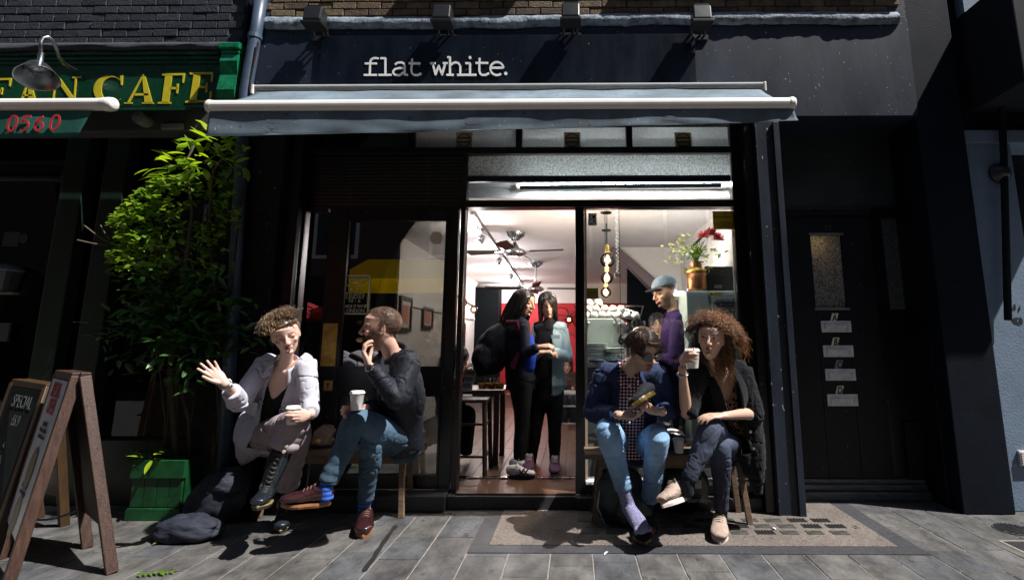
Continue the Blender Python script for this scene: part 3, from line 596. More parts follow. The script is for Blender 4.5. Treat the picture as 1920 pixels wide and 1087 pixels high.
a, b = P(-10, 605, .26), P(15, 640, .26); MB().box((a.x, .25, b.z), (b.x, .27, a.z)).build('menu_card', mat('dim_card', (.05, .05, .052), .6), cf_)
# ---------------------------------------------------------------- sign, awning, lamps of the front
sg = thing('shop_sign', 'long black sign board lettered flat white in white typewriter script', 'sign', P(955, 113, -.012))
a, b = P(603, 67, -.02), P(1307, 160, -.02)
MB().box((a.x, -.012, 3.50), (b.x, .018, a.z), .003).build('board', m_sign, sg)
FWS = [[(828,547),(832,452),(842,433),(862,425),(892,428)], [(793,465),(880,465)], [(785,548),(880,548)], [(905,427),(942,427),(942,547)], [(893,548),(988,548)],
  [(1012,474),(1030,460),(1058,457),(1076,464),(1083,482),(1083,545),(1106,548)], [(1083,500),(1045,498),(1014,505),(1000,520),(1000,535),(1015,549),(1045,550),(1083,525)],
  [(1138,430),(1131,515),(1137,538),(1152,549),(1178,549),(1204,537)], [(1112,464),(1198,464)], [(1268,463),(1308,463)], [(1286,463),(1307,545),(1331,482),(1354,545),(1379,463)], [(1360,463),(1396,463)],
  [(1392,420),(1412,420),(1412,547)], [(1386,548),(1438,548)], [(1412,485),(1432,464),(1455,457),(1476,464),(1487,484),(1487,547)], [(1464,548),(1512,548)],
  [(1524,464),(1558,464),(1558,547)], [(1512,548),(1605,548)], [(1628,426),(1625,515),(1631,538),(1646,549),(1672,549),(1697,535)], [(1598,462),(1690,462)],
  [(1707,497),(1802,497)], [(1802,497)]+arc(1754, 503, 48, 47, 8, -308, 20)]
frw = frz(480, 0, -.0125)
for i, gl in enumerate(([0,1,2],[3,4],[5,6],[7,8],[9,10,11],[12,13,14,15],[16,17],[18,19],[20,21])):
    mb = MB()
    for k in gl: 
        pts = FWS[k]
        if k == 21: pts = arc(1754, 503, 48, 47, -8, -308, 22)
        stroke(mb, pts, 13.5, frw, .005+.0002*k)
    if i == 6: mb.prism([frw(*p)[0] for p in arc(1558, 422, 10, 12, 0, 340, 10)], (0, -.005, 0))
    mb.build('letter', m_wletter, sg)
mb = MB(); mb.prism([frw(*p)[0] for p in arc(1818, 537, 12, 12, 0, 340, 12)], (0, -.005, 0)); mb.build('full_stop', m_wletter, sg)
for px, py in ((1301, 68), (1303, 156), (1073, 157)):
    c = P(px, py, -.012); MB().lathe((c.x, -.012, c.z), [(.008, 0), (.006, .004), (0, .004)], 8, (0, -1, 0)).build('screw', m_grey, sg)

AY = -.62
aw = thing('shop_awning', 'grey canvas awning with white front bar half wound out over the shop', 'awning', (-.55, 0, 3.2))
zb = PZ(930, 198, AY); xl, xr = PX(395, 203, AY), PX(1484, 194, AY); cl, cR = PX(483, 166, -.05), PX(1428, 162, -.05); zc = PZ(950, 163, -.05)
q = MB(); q.box((cl, -.10, zc-.012), (cR, -.03, zc+.004), .003); q.box((cl, -.03, zc-.075), (cR, .017, zc+.004), .004); q.build('cassette', m_white, aw)
MB().box((cR, -.11, zc-.08), (cR+.02, .017, zc+.006), .006).build('end_cap', m_white, aw); MB().box((cl-.02, -.11, zc-.08), (cl, .017, zc+.006), .006).build('end_cap', m_white, aw)
sag = lambda u: .008*mnoise.noise(Vector((u*6, 3, 0)))
def canopy(u, v):
    x = (cl+.02)*(1-v)+(xl+.03)*v; x2 = (cR-.02)*(1-v)+(xr-.03)*v
    return (x+(x2-x)*u, -.06*(1-v)+(AY+.0)*v, (zc-.03)*(1-v)+(zb+.03)*v-.03*math.sin(math.pi*v)+.012*mnoise.noise(Vector((u*14, v*3, 2))))
MB().grid(canopy, 80, 10).build('canopy', m_awn, aw, smooth=True, solid=.002)
q = MB(); q.tube([(xl, AY, zb), (xr, AY, zb)], .046, 18); q.build('front_bar', m_white, aw, smooth=False)
for xx, s_ in ((xl, -1), (xr, 1)): MB().lathe((xx, AY, zb), [(.05, -.02), (.052, .005), (.045, .02), (0, .025)], 18, (s_, 0, 0)).build('end_cap', m_white, aw, smooth=True)
zvl, zvr = PZ(400, 258, AY), PZ(1484, 229, AY); zvm = PZ(900, 246, AY)
def valance(u, v):
    x = xl+.01+(xr-xl-.01)*u; t = u*2-1
    zbt = zvl*(1-u)+zvr*u+.0
    zbt += (zvm-(zvl+zvr)/2)*(1-t*t)
    z = (zb-.045)*(1-v)+zbt*v
    sag_ = sum(math.exp(-((x-s0)/.05)**2) for s0 in (-2.2, -.75, .7))
    y = AY-.02+.007*v*math.sin(x*7+2*mnoise.noise(Vector((x, 0, 0))))*math.sin(x*1.7)+.010*v*mnoise.noise(Vector((x*3.5, v*2, 5)))+.006*sag_*math.sin(v*30)
    return (x+.03*v*(u > .985), y, z)
MB().grid(valance, 220, 10).build('valance', m_awn, aw, smooth=True, solid=.002)
q = MB(); q.grid(lambda u, v: tuple(np.array(valance(u, .93+.07*v))+np.array((0, -.003, 0))), 220, 1); q.build('hem', mat('canvas_hem', (.085, .115, .135), .85, bump=.3, bs=300), aw, solid=.002)
for s_ in (-1, 1):
    x0_ = -.55+s_*1.9; q = MB(); q.bar((x0_, -.03, zc-.20), (x0_-s_*.55, -.33, zc-.36), .03, .05); q.bar((x0_-s_*.55, -.33, zc-.36), (x0_-s_*.1, AY+.03, zb-.03), .03, .05); q.build('folding_arm', m_grey, aw)

def flood(px, py, first=[]):
    lab = {592: 'black floodlight above the left end of the fascia, nearest the drainpipe', 831: 'black floodlight above the gap between the words flat and white', 1070: 'black floodlight above the bare middle of the sign board', 1314: 'black floodlight above the right end of the sign board'}[px]
    Y = -.115; a = P(px, py, Y); t = thing('floodlight', lab, 'floodlight', (a.x, .0, a.z), 'floodlights along the top of the fascia')
    q = MB(); wd = .078
    pf = [(-.055, .085), (.03, .085), (.055, .05), (.055, -.065), (-.055, -.065), (-.075, -.05)]
    q.prism([(a.x-wd, Y+y, a.z+z) for y, z in pf], (wd*2, 0, 0)); q.build('housing', m_blk, t, bev=.012)
    q = MB()
    for k in range(5): q.box((a.x-wd*.8, Y-.05+.022*k, a.z+.085), (a.x+wd*.8, Y-.044+.022*k, a.z+.10))
    q.build('cooling_fin', m_blk, t)
    MB().box((a.x-wd-.012, Y-.085, a.z-.085), (a.x+wd+.012, Y+.06, a.z-.064), .004).build('glass_rim', m_blk, t)
    for dx in (-.06, .06): MB().bar((a.x+dx, Y+.05, a.z-.02), (a.x+dx, .012, a.z-.10), .012, .012).build('arm', m_blk, t)
    q = MB(); q.tube([(a.x+.015, Y+.05, a.z+.02), (a.x+.02, Y+.1, a.z-.06), (a.x+.02, .012, a.z-.12)], .006, 6); q.build('cable', m_blk, t)
    MB().box((a.x-.09, .0, a.z-.13), (a.x+.09, .018, a.z-.085)).build('bracket', m_blk, t)
for px, py in ((592, 36), (831, 33), (1070, 30), (1314, 34)): flood(px, py)
# drainpipe and thin cable on the boundary of the two fronts
dp = thing('drainpipe', 'dark blue drainpipe between the green cafe and the coffee shop', 'drainpipe', (-2.86, 0, 0))
q = MB(); q.tube([P(494, -25, -.03), P(480, 60, -.03), P(461, 170, -.03), P(455, 260, -.03), P(415, 960, -.03)], .05, 14); q.build('pipe', m_pipe, dp, smooth=True)
for py, px in ((70, 478), (230, 457)): c = P(px, py, -.03); MB().lathe((c.x, c.y, c.z-.02), [(.05, 0), (.058, .002), (.058, .04), (.05, .042)], 14).build('collar', m_pipe, dp)
q = MB(); q.tube([P(484, 80, -.07), P(470, 150, -.06), P(463, 300, -.08), P(440, 480, -.1), P(425, 640, -.05)], .007, 6); tag(q.build('cable', m_woodd), 'thin pale cable running down beside the drainpipe', 'cable')

# ---------------------------------------------------------------- cafe lamp and cafe awning
gl_ = thing('gooseneck_lamp', 'aged steel swan neck lamp in front of the cafe lettering', 'lamp', P(90, 120, -.2))
Y = -.45
q = MB(); pts = [(555, 515, -.02), (470, 468, -.15), (430, 420, -.27), (410, 350, -.34), (385, 295, -.39), (350, 270, -.42), (318, 276, -.44), (300, 305, -.45), (298, 400, -.45)]
q.tube([P(u/Z3, v/Z3, y) for u, v, y in pts], .013, 10); q.build('swan_neck', m_lamp, gl_, smooth=True)
c = P(300/Z3, 405/Z3, Y); ax = Vector((.38, -.28, -.88)).normalized()
MB().lathe(c+Vector((0, 0, .02)), [(.02, .0), (.02, .06), (.026, .075), (.026, .085)], 16, (0, 0, -1)).build('socket', m_lamp, gl_, smooth=True)
MB().lathe(c+Vector((0, 0, -.06)), [(.026, 0), (.05, .012), (.072, .04), (.08, .075), (.076, .09)], 28, (0.05, -.05, -1)).build('cap', m_lamp, gl_, smooth=True)
q = MB(); q.lathe(c+Vector((-.005, 0, -.115)), [(.070, -.02), (.09, .02), (.115, .07), (.130, .105), (.134, .11), (.127, .105), (.1, .05), (.065, 0)], 32, ax); q.build('shade', m_lamp, gl_, smooth=True)
ca = thing('cafe_awning', 'green cafe awning with white front bar and red figures on its valance', 'awning', P(100, 195, -.6))
Y = -.55; xe = PX(210, 196, Y); zz = PZ(210, 196, Y)
q = MB(); q.tube([(-6.5, Y, zz), (xe, Y, zz)], .046, 16); q.build('front_bar', m_white, ca); MB().lathe((xe-.06, Y, zz), [(.05, 0), (.053, .04), (.05, .075), (.03, .085), (0, .087)], 16, (1, 0, 0)).build('end_cap', m_white, ca, smooth=True)
q = MB(); q.grid(lambda u, v: (-6.5+(xe-.02+6.5+(.55)*(1-v))*u, (-.05)*(1-v)+Y*v, (PZ(395, 200, -.05))*(1-v)+(zz-.01)*v), 20, 4); q.build('canopy', m_dgreen, ca, solid=.003)
v0 = [P(-330, 213, Y-.02), P(172, 209, Y-.02), P(146, 254, Y-.02), P(-330, 268, Y-.02)]
q = MB(); q.grid(lambda u, v: tuple((v0[0]*(1-u)+v0[1]*u)*(1-v)+(v0[3]*(1-u)+v0[2]*u)*v+Vector((0, .012*v*math.sin(u*22), 0))), 60, 6); q.build('valance', m_gaw, ca, smooth=True, solid=.002)
frn = frz(0, 0, Y-.04); 
def slant(pts): return [(x+(900-y)*.28, y) for x, y in pts]
digs = [[slant(arc(92, 900, 30, 55, 90, 450, 22))], [slant([(215, 848), (165, 848), (160, 890)]+arc(178, 915, 32, 36, 240, 480, 12))], [slant([(305, 850), (280, 862), (262, 895)]+arc(290, 920, 28, 32, 180, 540, 16))], [slant(arc(400, 895, 30, 55, 90, 450, 22))]]
for d_ in digs:
    mb = MB()
    for pts in d_: stroke(mb, pts, 15, frn, .004)
    mb.build('figure', m_redl, ca)

# ---------------------------------------------------------------- planter and plants
pl = thing('planter', 'green painted square wooden planter box on the pavement', 'planter', (-3.2, -.1, 0))
pf0 = -.14; pL, pR = PX(237, 965, pf0)+.01, PX(335, 965, pf0); pT = PZ(270, 862, pf0)
m_pg = mat('green_planter_paint', (.003, .06, .016), .45, stain=.5, var=.35, vs=7, bump=.15, bs=30, specks=.2, spc=(.2, .2, .15))
nb = 4; bw_ = (pR-pL)/nb
for i in range(nb): MB().box((pL+i*bw_+.002, pf0, .09), (pL+(i+1)*bw_-.002, pf0+.02, pT-.13), .003).build('plank', m_pg, pl)
MB().box((pL-.012, pf0-.015, pT-.128), (pR+.012, pf0+.02, pT), .004).build('top_rail', m_pg, pl)
MB().box((pL-.012, pf0-.015, .085), (pR+.012, pf0+.02, .0), .004).build('base_rail', m_pg, pl)
MB().box((pL, pf0+.022, .02), (pR, pf0+.45, pT-.05)).build('box', m_pg, pl); MB().box((pR-.0, pf0+.02, 0), (pR+.012, pf0+.46, pT), .004).build('side_panel', m_pg, pl)
MB().box((pL+.02, pf0+.03, pT-.06), (pR-.02, pf0+.44, pT-.04)).build('soil', mat('soil', (.03, .02, .012), .95, var=.5, bump=1), pl)
def leafmat(n, c, tr=.35):
    m = mat(n, c, .38, var=.35, vs=5, spec=.5); t = m.node_tree; N, L = t.nodes, t.links; b = N['Principled BSDF']
    tl = N.new('ShaderNodeBsdfTranslucent'); tl.inputs[0].default_value = (c[0]*2.2, c[1]*2.2, c[2]*.9, 1); mx = N.new('ShaderNodeMixShader'); mx.inputs[0].default_value = tr
    L.new(b.outputs[0], mx.inputs[1]); L.new(tl.outputs[0], mx.inputs[2]); L.new(mx.outputs[0], N['Material Output'].inputs[0]); return m
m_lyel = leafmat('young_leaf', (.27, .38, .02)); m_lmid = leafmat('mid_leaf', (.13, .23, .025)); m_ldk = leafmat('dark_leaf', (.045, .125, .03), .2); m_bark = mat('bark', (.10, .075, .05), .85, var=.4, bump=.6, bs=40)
def leaf_me(l, w_, m, bend=.15, fold=.2):
    def fn(q):
        n = 6; vs = []; 
        for i in range(n+1):
            t = i/n; wd = w_*math.sin(math.pi*min(1, t*.97+.03))**.8*(1-.25*t); z = -bend*l*t*t
            vs += [(-wd/2, t*l, z+fold*wd*.5), (0, t*l, z), (wd/2, t*l, z+fold*wd*.5)]
        q.add(vs, [(3*i+j, 3*i+j+1, 3*i+j+4, 3*i+j+3) for i in range(n) for j in (0, 1)])
    return unit(fn, m, 'leaf', True)
def leaves_on(parent, pts, mes, r, nm='leaf'):
    for p, d in pts:
        d = Vector(d).normalized(); o = inst(nm, r.choice(mes), parent, p); up = Vector((r.uniform(-.4, .4), r.uniform(-.4, .4), 1)).normalized()
        x = d.cross(up).normalized(); z = x.cross(d); s = r.uniform(.75, 1.2)
        o.rotation_mode = 'QUATERNION'; o.rotation_quaternion = Matrix(((x.x, d.x, z.x), (x.y, d.y, z.y), (x.z, d.z, z.z))).to_quaternion(); o.scale = (s, s, s)
def leaf_mass(name, parent, pts, l, w_, m, r, bend=.15):
    mb = MB()
    for p, d in pts:
        d = Vector(d).normalized(); up = Vector((r.uniform(-.6, .6), r.uniform(-.6, .6), 1)).normalized(); x = d.cross(up).normalized(); s = r.uniform(.7, 1.25); z = x.cross(d); p = Vector(p); L_, W_ = l*s, w_*s
        mb.add([p, p+d*L_*.35+x*W_*.5+z*W_*.12, p+d*L_*.75+x*W_*.36-z*L_*bend*.5, p+d*L_-z*L_*bend, p+d*L_*.75-x*W_*.36-z*L_*bend*.5, p+d*L_*.35-x*W_*.5+z*W_*.12, p+d*L_*.5-z*L_*bend*.3], [(0, 1, 6), (1, 2, 6), (2, 3, 6), (3, 4, 6), (4, 5, 6), (5, 0, 6)])
    return tag(mb.build(name, m, parent), kind='stuff')
r = random.Random(11)
# tall climbing plant: big pointed leaves on top, small round leaves below
tp = thing('climbing_plant', 'tall leafy climber reaching the awning, its left side in the sun', 'plant', (-3.1, .1, .4))
cc = lambda px, py, Y=-.15: P(px, py, Y)
stems = MB()
for k, (pts) in enumerate((((330, 880), (320, 700), (345, 520), (360, 400), (350, 300), (385, 235)), ((400, 870), (412, 700), (405, 560), (390, 430), (400, 320), (430, 280)), ((318, 870), (322, 650), (300, 520), (290, 430)))):
    stems.tube([P(x, y, -.02+.05*k+.03*i) if i < 2 else P(x, y, -.12+.06*k) for i, (x, y) in enumerate(pts)], [.022, .02, .016, .012, .009, .006][:len(pts)], 8)
stems.build('stem', m_bark, tp, smooth=True)
big = []
for px, py, dx, dz in ((386, 258, -.75, .9), (392, 240, -.5, 1), (370, 268, -1.2, .1), (340, 272, -.7, .6), (352, 274, .4, .6), (337, 288, .9, .6), (335, 295, -1, .15), (330, 300, -1, .25), (285, 316, -.9, -.4), (300, 325, -1, .0), (402, 270, .7, -.6), (398, 262, -.5, .6), (372, 292, .6, -.3), (386, 296, .8, -.2), (350, 312, .8, .2), (310, 318, -.9, -.1), (415, 280, .9, .2), (430, 285, 1, -.2), (420, 300, .9, -.4), (440, 300, 1, .4), (452, 315, .7, -.7), (395, 310, .6, -.2), (378, 308, -.6, -.1), (365, 300, -.9, .1), (345, 292, -1.1, .0), (380, 285, .2, .8), (412, 264, .7, .4), (425, 268, .9, .1), (405, 292, .9, -.1), (330, 312, -.7, -.3), (320, 305, -1, .3), (362, 322, -.4, -.5), (388, 322, .5, -.5), (356, 285, -.2, .9)):
    for j in range(2): big.append((cc(px+r.uniform(-7, 7), py+r.uniform(-6, 6), -.22+r.uniform(-.12, .16)), (dx+r.uniform(-.3, .3), r.uniform(-.7, .25), dz+r.uniform(-.3, .3))))
for _ in range(30): big.append((cc(r.uniform(385, 465), r.uniform(262, 335), r.uniform(-.2, .2)), (r.uniform(-.8, 1), r.uniform(-.8, .1), r.uniform(-.6, .5))))
leaves_on(tp, big, [leaf_me(.14, .046, m_lyel), leaf_me(.115, .05, m_lyel, .25), leaf_me(.12, .055, m_lmid, .3)], r)
def inside(px, py):  # outline of the small-leaved part
    L = [(335, 330), (275, 360), (245, 400), (215, 425), (235, 440), (225, 470), (205, 495)]; R_ = 450 - max(0, (py-430))*.35
    l = np.interp(py, [330, 350, 375, 400, 418, 430, 455, 480, 500], [310, 270, 240, 225, 205, 222, 225, 205, 210]); return l < px < R_
lit_ = []
while len(lit_) < 380:
    py = r.uniform(300, 505); l = np.interp(py, [300, 330, 350, 375, 400, 418, 430, 455, 480, 500], [325, 308, 270, 240, 225, 202, 222, 225, 205, 210]); px = l+abs(r.gauss(0, 50))
    if px < 380 and mnoise.noise(Vector((px*.04, py*.06, 1))) > -.02: lit_.append((P(px, py, r.uniform(-.36, -.05)), (r.uniform(-1, .6), r.uniform(-1, .2), r.uniform(-.4, .5))))
leaf_mass('sunlit_foliage', tp, lit_, .055, .042, m_lmid, r)
sm = []; smd = []
while len(sm) < 190:
    py = r.uniform(328, 505); l = np.interp(py, [330, 350, 375, 400, 418, 430, 455, 480, 500], [310, 270, 240, 225, 200, 222, 225, 205, 210]); px = l+abs(r.gauss(0, 48))
    if px < 345 and mnoise.noise(Vector((px*.035, py*.05, 1))) > -.22: sm.append((cc(px, py, r.uniform(-.34, -.1)), (r.uniform(-1, .6), r.uniform(-1, .2), r.uniform(-.5, .5))))
leaves_on(tp, sm, [leaf_me(.06, .044, m_lmid, .2), leaf_me(.05, .04, m_lyel, .2), leaf_me(.07, .046, m_lmid, .3)], r)
for _ in range(1900):
    py = r.uniform(325, 520); px = r.uniform(205, 455)
    if inside(px, py) and mnoise.noise(Vector((px*.035, py*.05, 4))) > -.05: smd.append((cc(px, py, r.uniform(-.28, .18)), (r.uniform(-1, 1), r.uniform(-1, .3), r.uniform(-.6, .6))))
leaf_mass('foliage', tp, smd, .046, .033, m_lmid, r)
# darker shrub with rosettes of long glossy leaves, lower down
ds = thing('glossy_shrub', 'dark glossy shrub with leaf rosettes under the climber, in shade', 'shrub', (-3.0, .1, .4))
q = MB()
for a, b, t in (((355, 880), (338, 720), .015), ((318, 880), (330, 700), .01), ((300, 880), (315, 690), .008), ((308, 880), (296, 660), .007), ((403, 880), (408, 690), .02)): q.tube([P(*a, .05), P((a[0]+b[0])/2+8, 790, .03), P(*b, .0)], t, 7)
q.build('stem', m_bark, ds, smooth=True)
ros = []; cen = [(275, 520), (262, 548), (300, 550), (322, 572), (330, 560), (395, 570), (415, 560), (430, 575), (455, 570), (350, 590), (372, 610), (410, 600), (385, 640), (330, 630), (300, 600), (360, 655), (345, 560), (270, 580), (440, 620), (415, 640), (300, 640), (460, 620), (330, 600), (260, 610), (375, 555), (290, 575), (425, 670), (330, 690), (380, 680)]
for px, py in cen:
    c0 = cc(px, py, r.uniform(-.3, .0)); n_ = r.randint(6, 9); a0 = r.uniform(0, 6)
    for j in range(n_):
        t = a0+j*2.4; e = r.uniform(.1, .9); ros.append((c0, (math.cos(t), math.sin(t)*.8-.25, e)))
leaves_on(ds, ros, [leaf_me(.13, .052, m_ldk, .25), leaf_me(.11, .046, m_ldk, .15), leaf_me(.12, .055, leafmat('deep_green_leaf', (.035, .085, .02), .25), .2)], r)  # deeper green leaves mixed in at random among the rosettes
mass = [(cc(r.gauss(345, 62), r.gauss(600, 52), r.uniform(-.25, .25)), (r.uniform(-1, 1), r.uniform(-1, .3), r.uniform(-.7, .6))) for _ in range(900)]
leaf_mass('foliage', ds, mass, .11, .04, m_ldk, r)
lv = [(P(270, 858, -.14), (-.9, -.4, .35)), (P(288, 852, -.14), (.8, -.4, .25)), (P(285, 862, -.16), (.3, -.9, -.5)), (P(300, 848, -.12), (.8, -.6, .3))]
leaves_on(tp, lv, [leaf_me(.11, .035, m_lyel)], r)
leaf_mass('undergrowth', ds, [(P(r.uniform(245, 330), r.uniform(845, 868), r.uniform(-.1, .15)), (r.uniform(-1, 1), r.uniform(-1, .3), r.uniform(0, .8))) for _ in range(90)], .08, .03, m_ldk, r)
q = MB()
for a, b in (((155, 420), (208, 458)), ((188, 422), (206, 450)), ((145, 450), (208, 460))): q.tube([P(*a, -.2), P((a[0]+b[0])/2, (a[1]+b[1])/2+2, -.18), P(*b, -.1)], .006, 5)
q.build('twig', m_bark, tp)

# ---------------------------------------------------------------- sandwich boards
m_post = mat('poster_paper', (.50, .53, .60), .35, var=.08)
m_chalk = mat('chalk_board', (.006, .008, .008), .9, var=.4, spec=.1)
bd1 = thing('sandwich_board', 'wooden sandwich board with white special offer poster, nearest the kerb', 'sandwich board', (-2.9, -1, 0), 'sandwich boards at the cafe')
def board(t, topn, topf, fn, ff, bn, bf, front_m, wood):
    "topn/topf near and far ridge ends; fn/ff feet of the poster leaf; bn/bf feet of the back leaf"
    topn, topf, fn, ff, bn, bf = map(Vector, (topn, topf, fn, ff, bn, bf)); e = (topf-topn).normalized()
    for p, q_ in ((fn, topn), (ff, topf)): MB().bar(p, q_, .055, .045, e).build('front_stile', wood, t, bev=.004)
    for p, q_ in ((bn, topn), (bf, topf)):
        o = Vector((.055, 0, 0)); MB().bar(p+o, q_+o, .055, .045, e).build('back_stile', wood, t, bev=.004)
    MB().bar(topn+(topn-topf)*.03, topf, .05, .05, (0, 0, 1)).build('front_rail', wood, t, bev=.004); MB().bar(topn+Vector((.06, 0, -.0)), topf+Vector((.06, 0, 0)), .05, .05, (0, 0, 1)).build('back_rail', wood, t, bev=.004)
    u1, u2 = fn-topn, ff-topf; nrm = e.cross(u1).normalized()
    if nrm.x > 0: nrm = -nrm
    c0 = [topn+u1*.03, topf+u2*.03, topf+u2*.80, topn+u1*.80]
    MB().prism([p+nrm*.018 for p in c0], nrm*.008).build('panel', front_m, t)
    w1, w2 = bn-topn, bf-topf; o = Vector((.055, 0, 0)); MB().prism([topn+w1*.03+o, topf+w2*.03+o, topf+w2*.8+o, topn+w1*.8+o], (.01, 0, 0)).build('back_panel', m_woodd, t)
    a, b = topf+u2*.78, topf+w2*.78+o; q = MB(); q.tube([a*(1-f)+b*f-Vector((0, 0, .05*math.sin(math.pi*f))) for f in np.linspace(0, 1, 9)], .007, 5); q.build('chain', m_grey, t)
    return lambda s, d: topf*(1-s)+topn*s+(u2*(1-s)+u1*s)*d+nrm*.03, (topn-topf).normalized(), -u1.normalized(), nrm
tn, tf_ = P(143, 706, -.95), P(112, 700, -.62)
bf1 = G(35, 1120); 
at1, r1, up1, n1_ = board(bd1, tn, tf_, G(12, 1105), G(12, 1105)+(tf_-tn)*1.0+Vector((-.03, .05, 0)), G(192, 1074), G(148, 1026), m_post, m_woodz)
W1 = (tn-tf_).length
def wr(t, s, d, size, m, sx=1, bold=0): letter('lettering', t, size, m, bd1, at1(s, d), r1, up1, sx, .001, bold=bold)
m_pr = mat('poster_red', (.28, .015, .03), .5); m_pdk = mat('poster_dark', (.03, .04, .06), .6)
wr('SPECIAL', .5, .125, .125, m_pr, .62, .003); wr('OFFER', .5, .215, .125, m_pr, .62, .003)
for i, t in enumerate(('MIXED GRILL', 'Chicken, Lamb & Rice', 'with salad and sauce')): wr(t, .5, .285+.032*i, .04, mat('poster_green', (.02, .09, .04), .6) if i == 0 else m_pdk, .62)
for d_, rr in ((.5, .085), (.735, .07)):
    c = at1(.5, d_); q = MB(); q.add([c+r1*(.09*math.cos(t))+up1*(.12*math.sin(t))-n1_*.0 for t in np.linspace(0, 6.283, 25)[:-1]], [tuple(range(24))]); q.build('dish_picture', mat('dish_print', (.16, .12, .05), .5, var=.7, vs=30), bd1)
for i, t in enumerate(('FALAFEL WRAP', 'hummus and chips')): wr(t, .5, .60+.03*i, .04, m_pdk, .62)
bd2 = thing('sandwich_board', 'darker sandwich board with chalked specials behind the poster board', 'sandwich board', (-3.4, -.6, 0), 'sandwich boards at the cafe')
m_wood2 = mat('ochre_wood', (.05, .025, .008), .5, var=.4, st=(8, 8, 1))
tn2, tf2 = P(92, 726, -.50), P(30, 716, -.30)
at2, r2, up2, n2_ = board(bd2, tn2, tf2, G(-20, 1060), G(-75, 1010), G(106, 985)+Vector((0, 0, 0)), G(60, 970), m_chalk, m_wood2)
m_chk = mat('chalk', (.04, .043, .046), .9)
for i, t in enumerate(('SPECIAL', '£6.9', 'grill', 'kebab', 'soup', 'tea')): letter('lettering', t, .13 if i == 0 else .11, m_chk, bd2, at2(.55, .16+.115*i), r2, up2, .6)

# ---------------------------------------------------------------- benches and things left on or under them
def bench(lab, x0, x1, yf, yb, zt, legs):
    t = thing('bench', lab, 'bench', ((x0+x1)/2, (yf+yb)/2, 0), 'wooden benches outside the coffee shop')
    ym = (yf+yb)/2
    for a, b in ((yf, ym-.004), (ym+.004, yb)): MB().box((x0, a, zt-.035), (x1, b, zt), .006).build('seat_plank', m_wood, t)
    MB().box((x0+.12, yf+.03, zt-.10), (x1-.12, yf+.055, zt-.036), .003).build('apron', m_wood, t); MB().box((x0+.12, yb-.055, zt-.10), (x1-.12, yb-.03, zt-.036), .003).build('apron', m_wood, t)
    for xx, dx in legs:
        MB().box((xx-.02, yf+.02, zt-.09), (xx+.025, yb-.02, zt-.036), .004).build('cleat', m_wood, t)
        for yy, dy in ((yf+.05, -.04), (yb-.05, .03)): MB().bar((xx, yy, zt-.04), (xx+dx, yy+dy, 0), .042, .032, (0, 1, 0)).build('leg', m_wood, t, bev=.004)
    return t
bz = PZ(700, 845, -.07)
bench('long wooden bench in front of the glazed door, left of the doorway', PX(470, 845, -.07), PX(784, 842, -.07), -.07, .19, bz, ((PX(752, 850, -.05), .03), (PX(505, 850, -.05), -.03)))
bz2 = PZ(1250, 852, -.2)
bench('long wooden bench under the wide window, right of the doorway', PX(1096, 852, -.2), PX(1400, 852, -.2), -.2, .1, bz2, ((PX(1128, 852, -.17), -.06), (PX(1385, 852, -.17), .05)))
# crumpled paper bag
pb = thing('paper_bag', 'crumpled brown paper bag on the left bench between two people', 'bag', P(600, 832, 0.02)); c = P(603, 831, .03)
q = MB(); rr = random.Random(4)
def bagf(u, v):
    t = u*2*math.pi; rad = (1-.35*v**2)*(1 if v < .97 else .2); n = .016*mnoise.noise(Vector((math.cos(t)*2, math.sin(t)*2, v*4)))
    return (c.x+(.075*rad+n)*math.cos(t)*1.15+.02*v, c.y+(.05*rad+n)*math.sin(t), c.z+.135*v+.014*math.sin(3*t)*v+n)
q.grid(bagf, 28, 10); q.build('paper', mat('brown_paper', (.26, .19, .13), .8, var=.3, bump=.6, bs=30), pb); MB().ball((c.x+.005, c.y-.065, c.z+.03), (.022, .01, .016)).build('sticker', mat('gold_sticker', (.5, .33, .12), .5), pb)

def lump(name, c, rad, m, parent, seed, amp=.12, nz=2.2, ck=.35, n=72, mm=48, squash=0):
    q = MB(); q.ball((0, 0, 0), 1, n, mm); v = []
    for p in q.v:
        p = Vector(p); n1_, n2_ = mnoise.noise(p*nz*.9+Vector((seed, 5, 0))), mnoise.noise(p*nz*2.1+Vector((0, seed, 3))); k = 1+amp*mnoise.noise(p*nz+Vector((seed, 0, 0)))-amp*ck*math.exp(-(n1_/.07)**2)-amp*ck*.6*math.exp(-(n2_/.09)**2)
        x = Vector((p.x*rad[0]*k, p.y*rad[1]*k, p.z*rad[2]*k)); 
        if squash: x.x += squash*x.z
        x += Vector(c)
        if x.z < .004: x.z = .004+.002*abs(p.x)
        v.append(x)
    q.v = [tuple(a) for a in v]; return q.build(name, m, parent, smooth=True)
m_navyb = mat('navy_canvas', (.008, .012, .023), .75, var=.3, vs=10, bump=.35, bs=200)
nb1 = thing('navy_backpack', 'large navy backpack slumped on the pavement beside the green planter', 'backpack', G(370, 1005))
lump('body', G(375, 990)+Vector((.06, .05, .16)), (.20, .15, .23), m_navyb, nb1, 1.3, .14, squash=.35); lump('front_pocket', G(345, 1010)+Vector((.02, .0, .06)), (.22, .12, .095), m_navyb, nb1, 4.1, .16); lump('flap', G(390, 990)+Vector((.1, .03, .29)), (.13, .13, .09), m_navyb, nb1, 2.2, .1)
q = MB(); c = G(405, 985); q.tube([c+Vector(a) for a in ((.06, -.02, .38), (.11, -.05, .33), (.09, -.10, .22), (.06, -.10, .12), (.03, -.06, .05))], [(.025, .006)]*5, 8); q.build('strap', m_navyb, nb1, smooth=True)
m_gr = mat('grey_green_nylon', (.035, .045, .042), .5, var=.3, vs=9, bump=.25, bs=90)
gb = thing('grey_backpack', 'dark grey green backpack under the right bench behind bare socked feet', 'backpack', G(1165, 985))
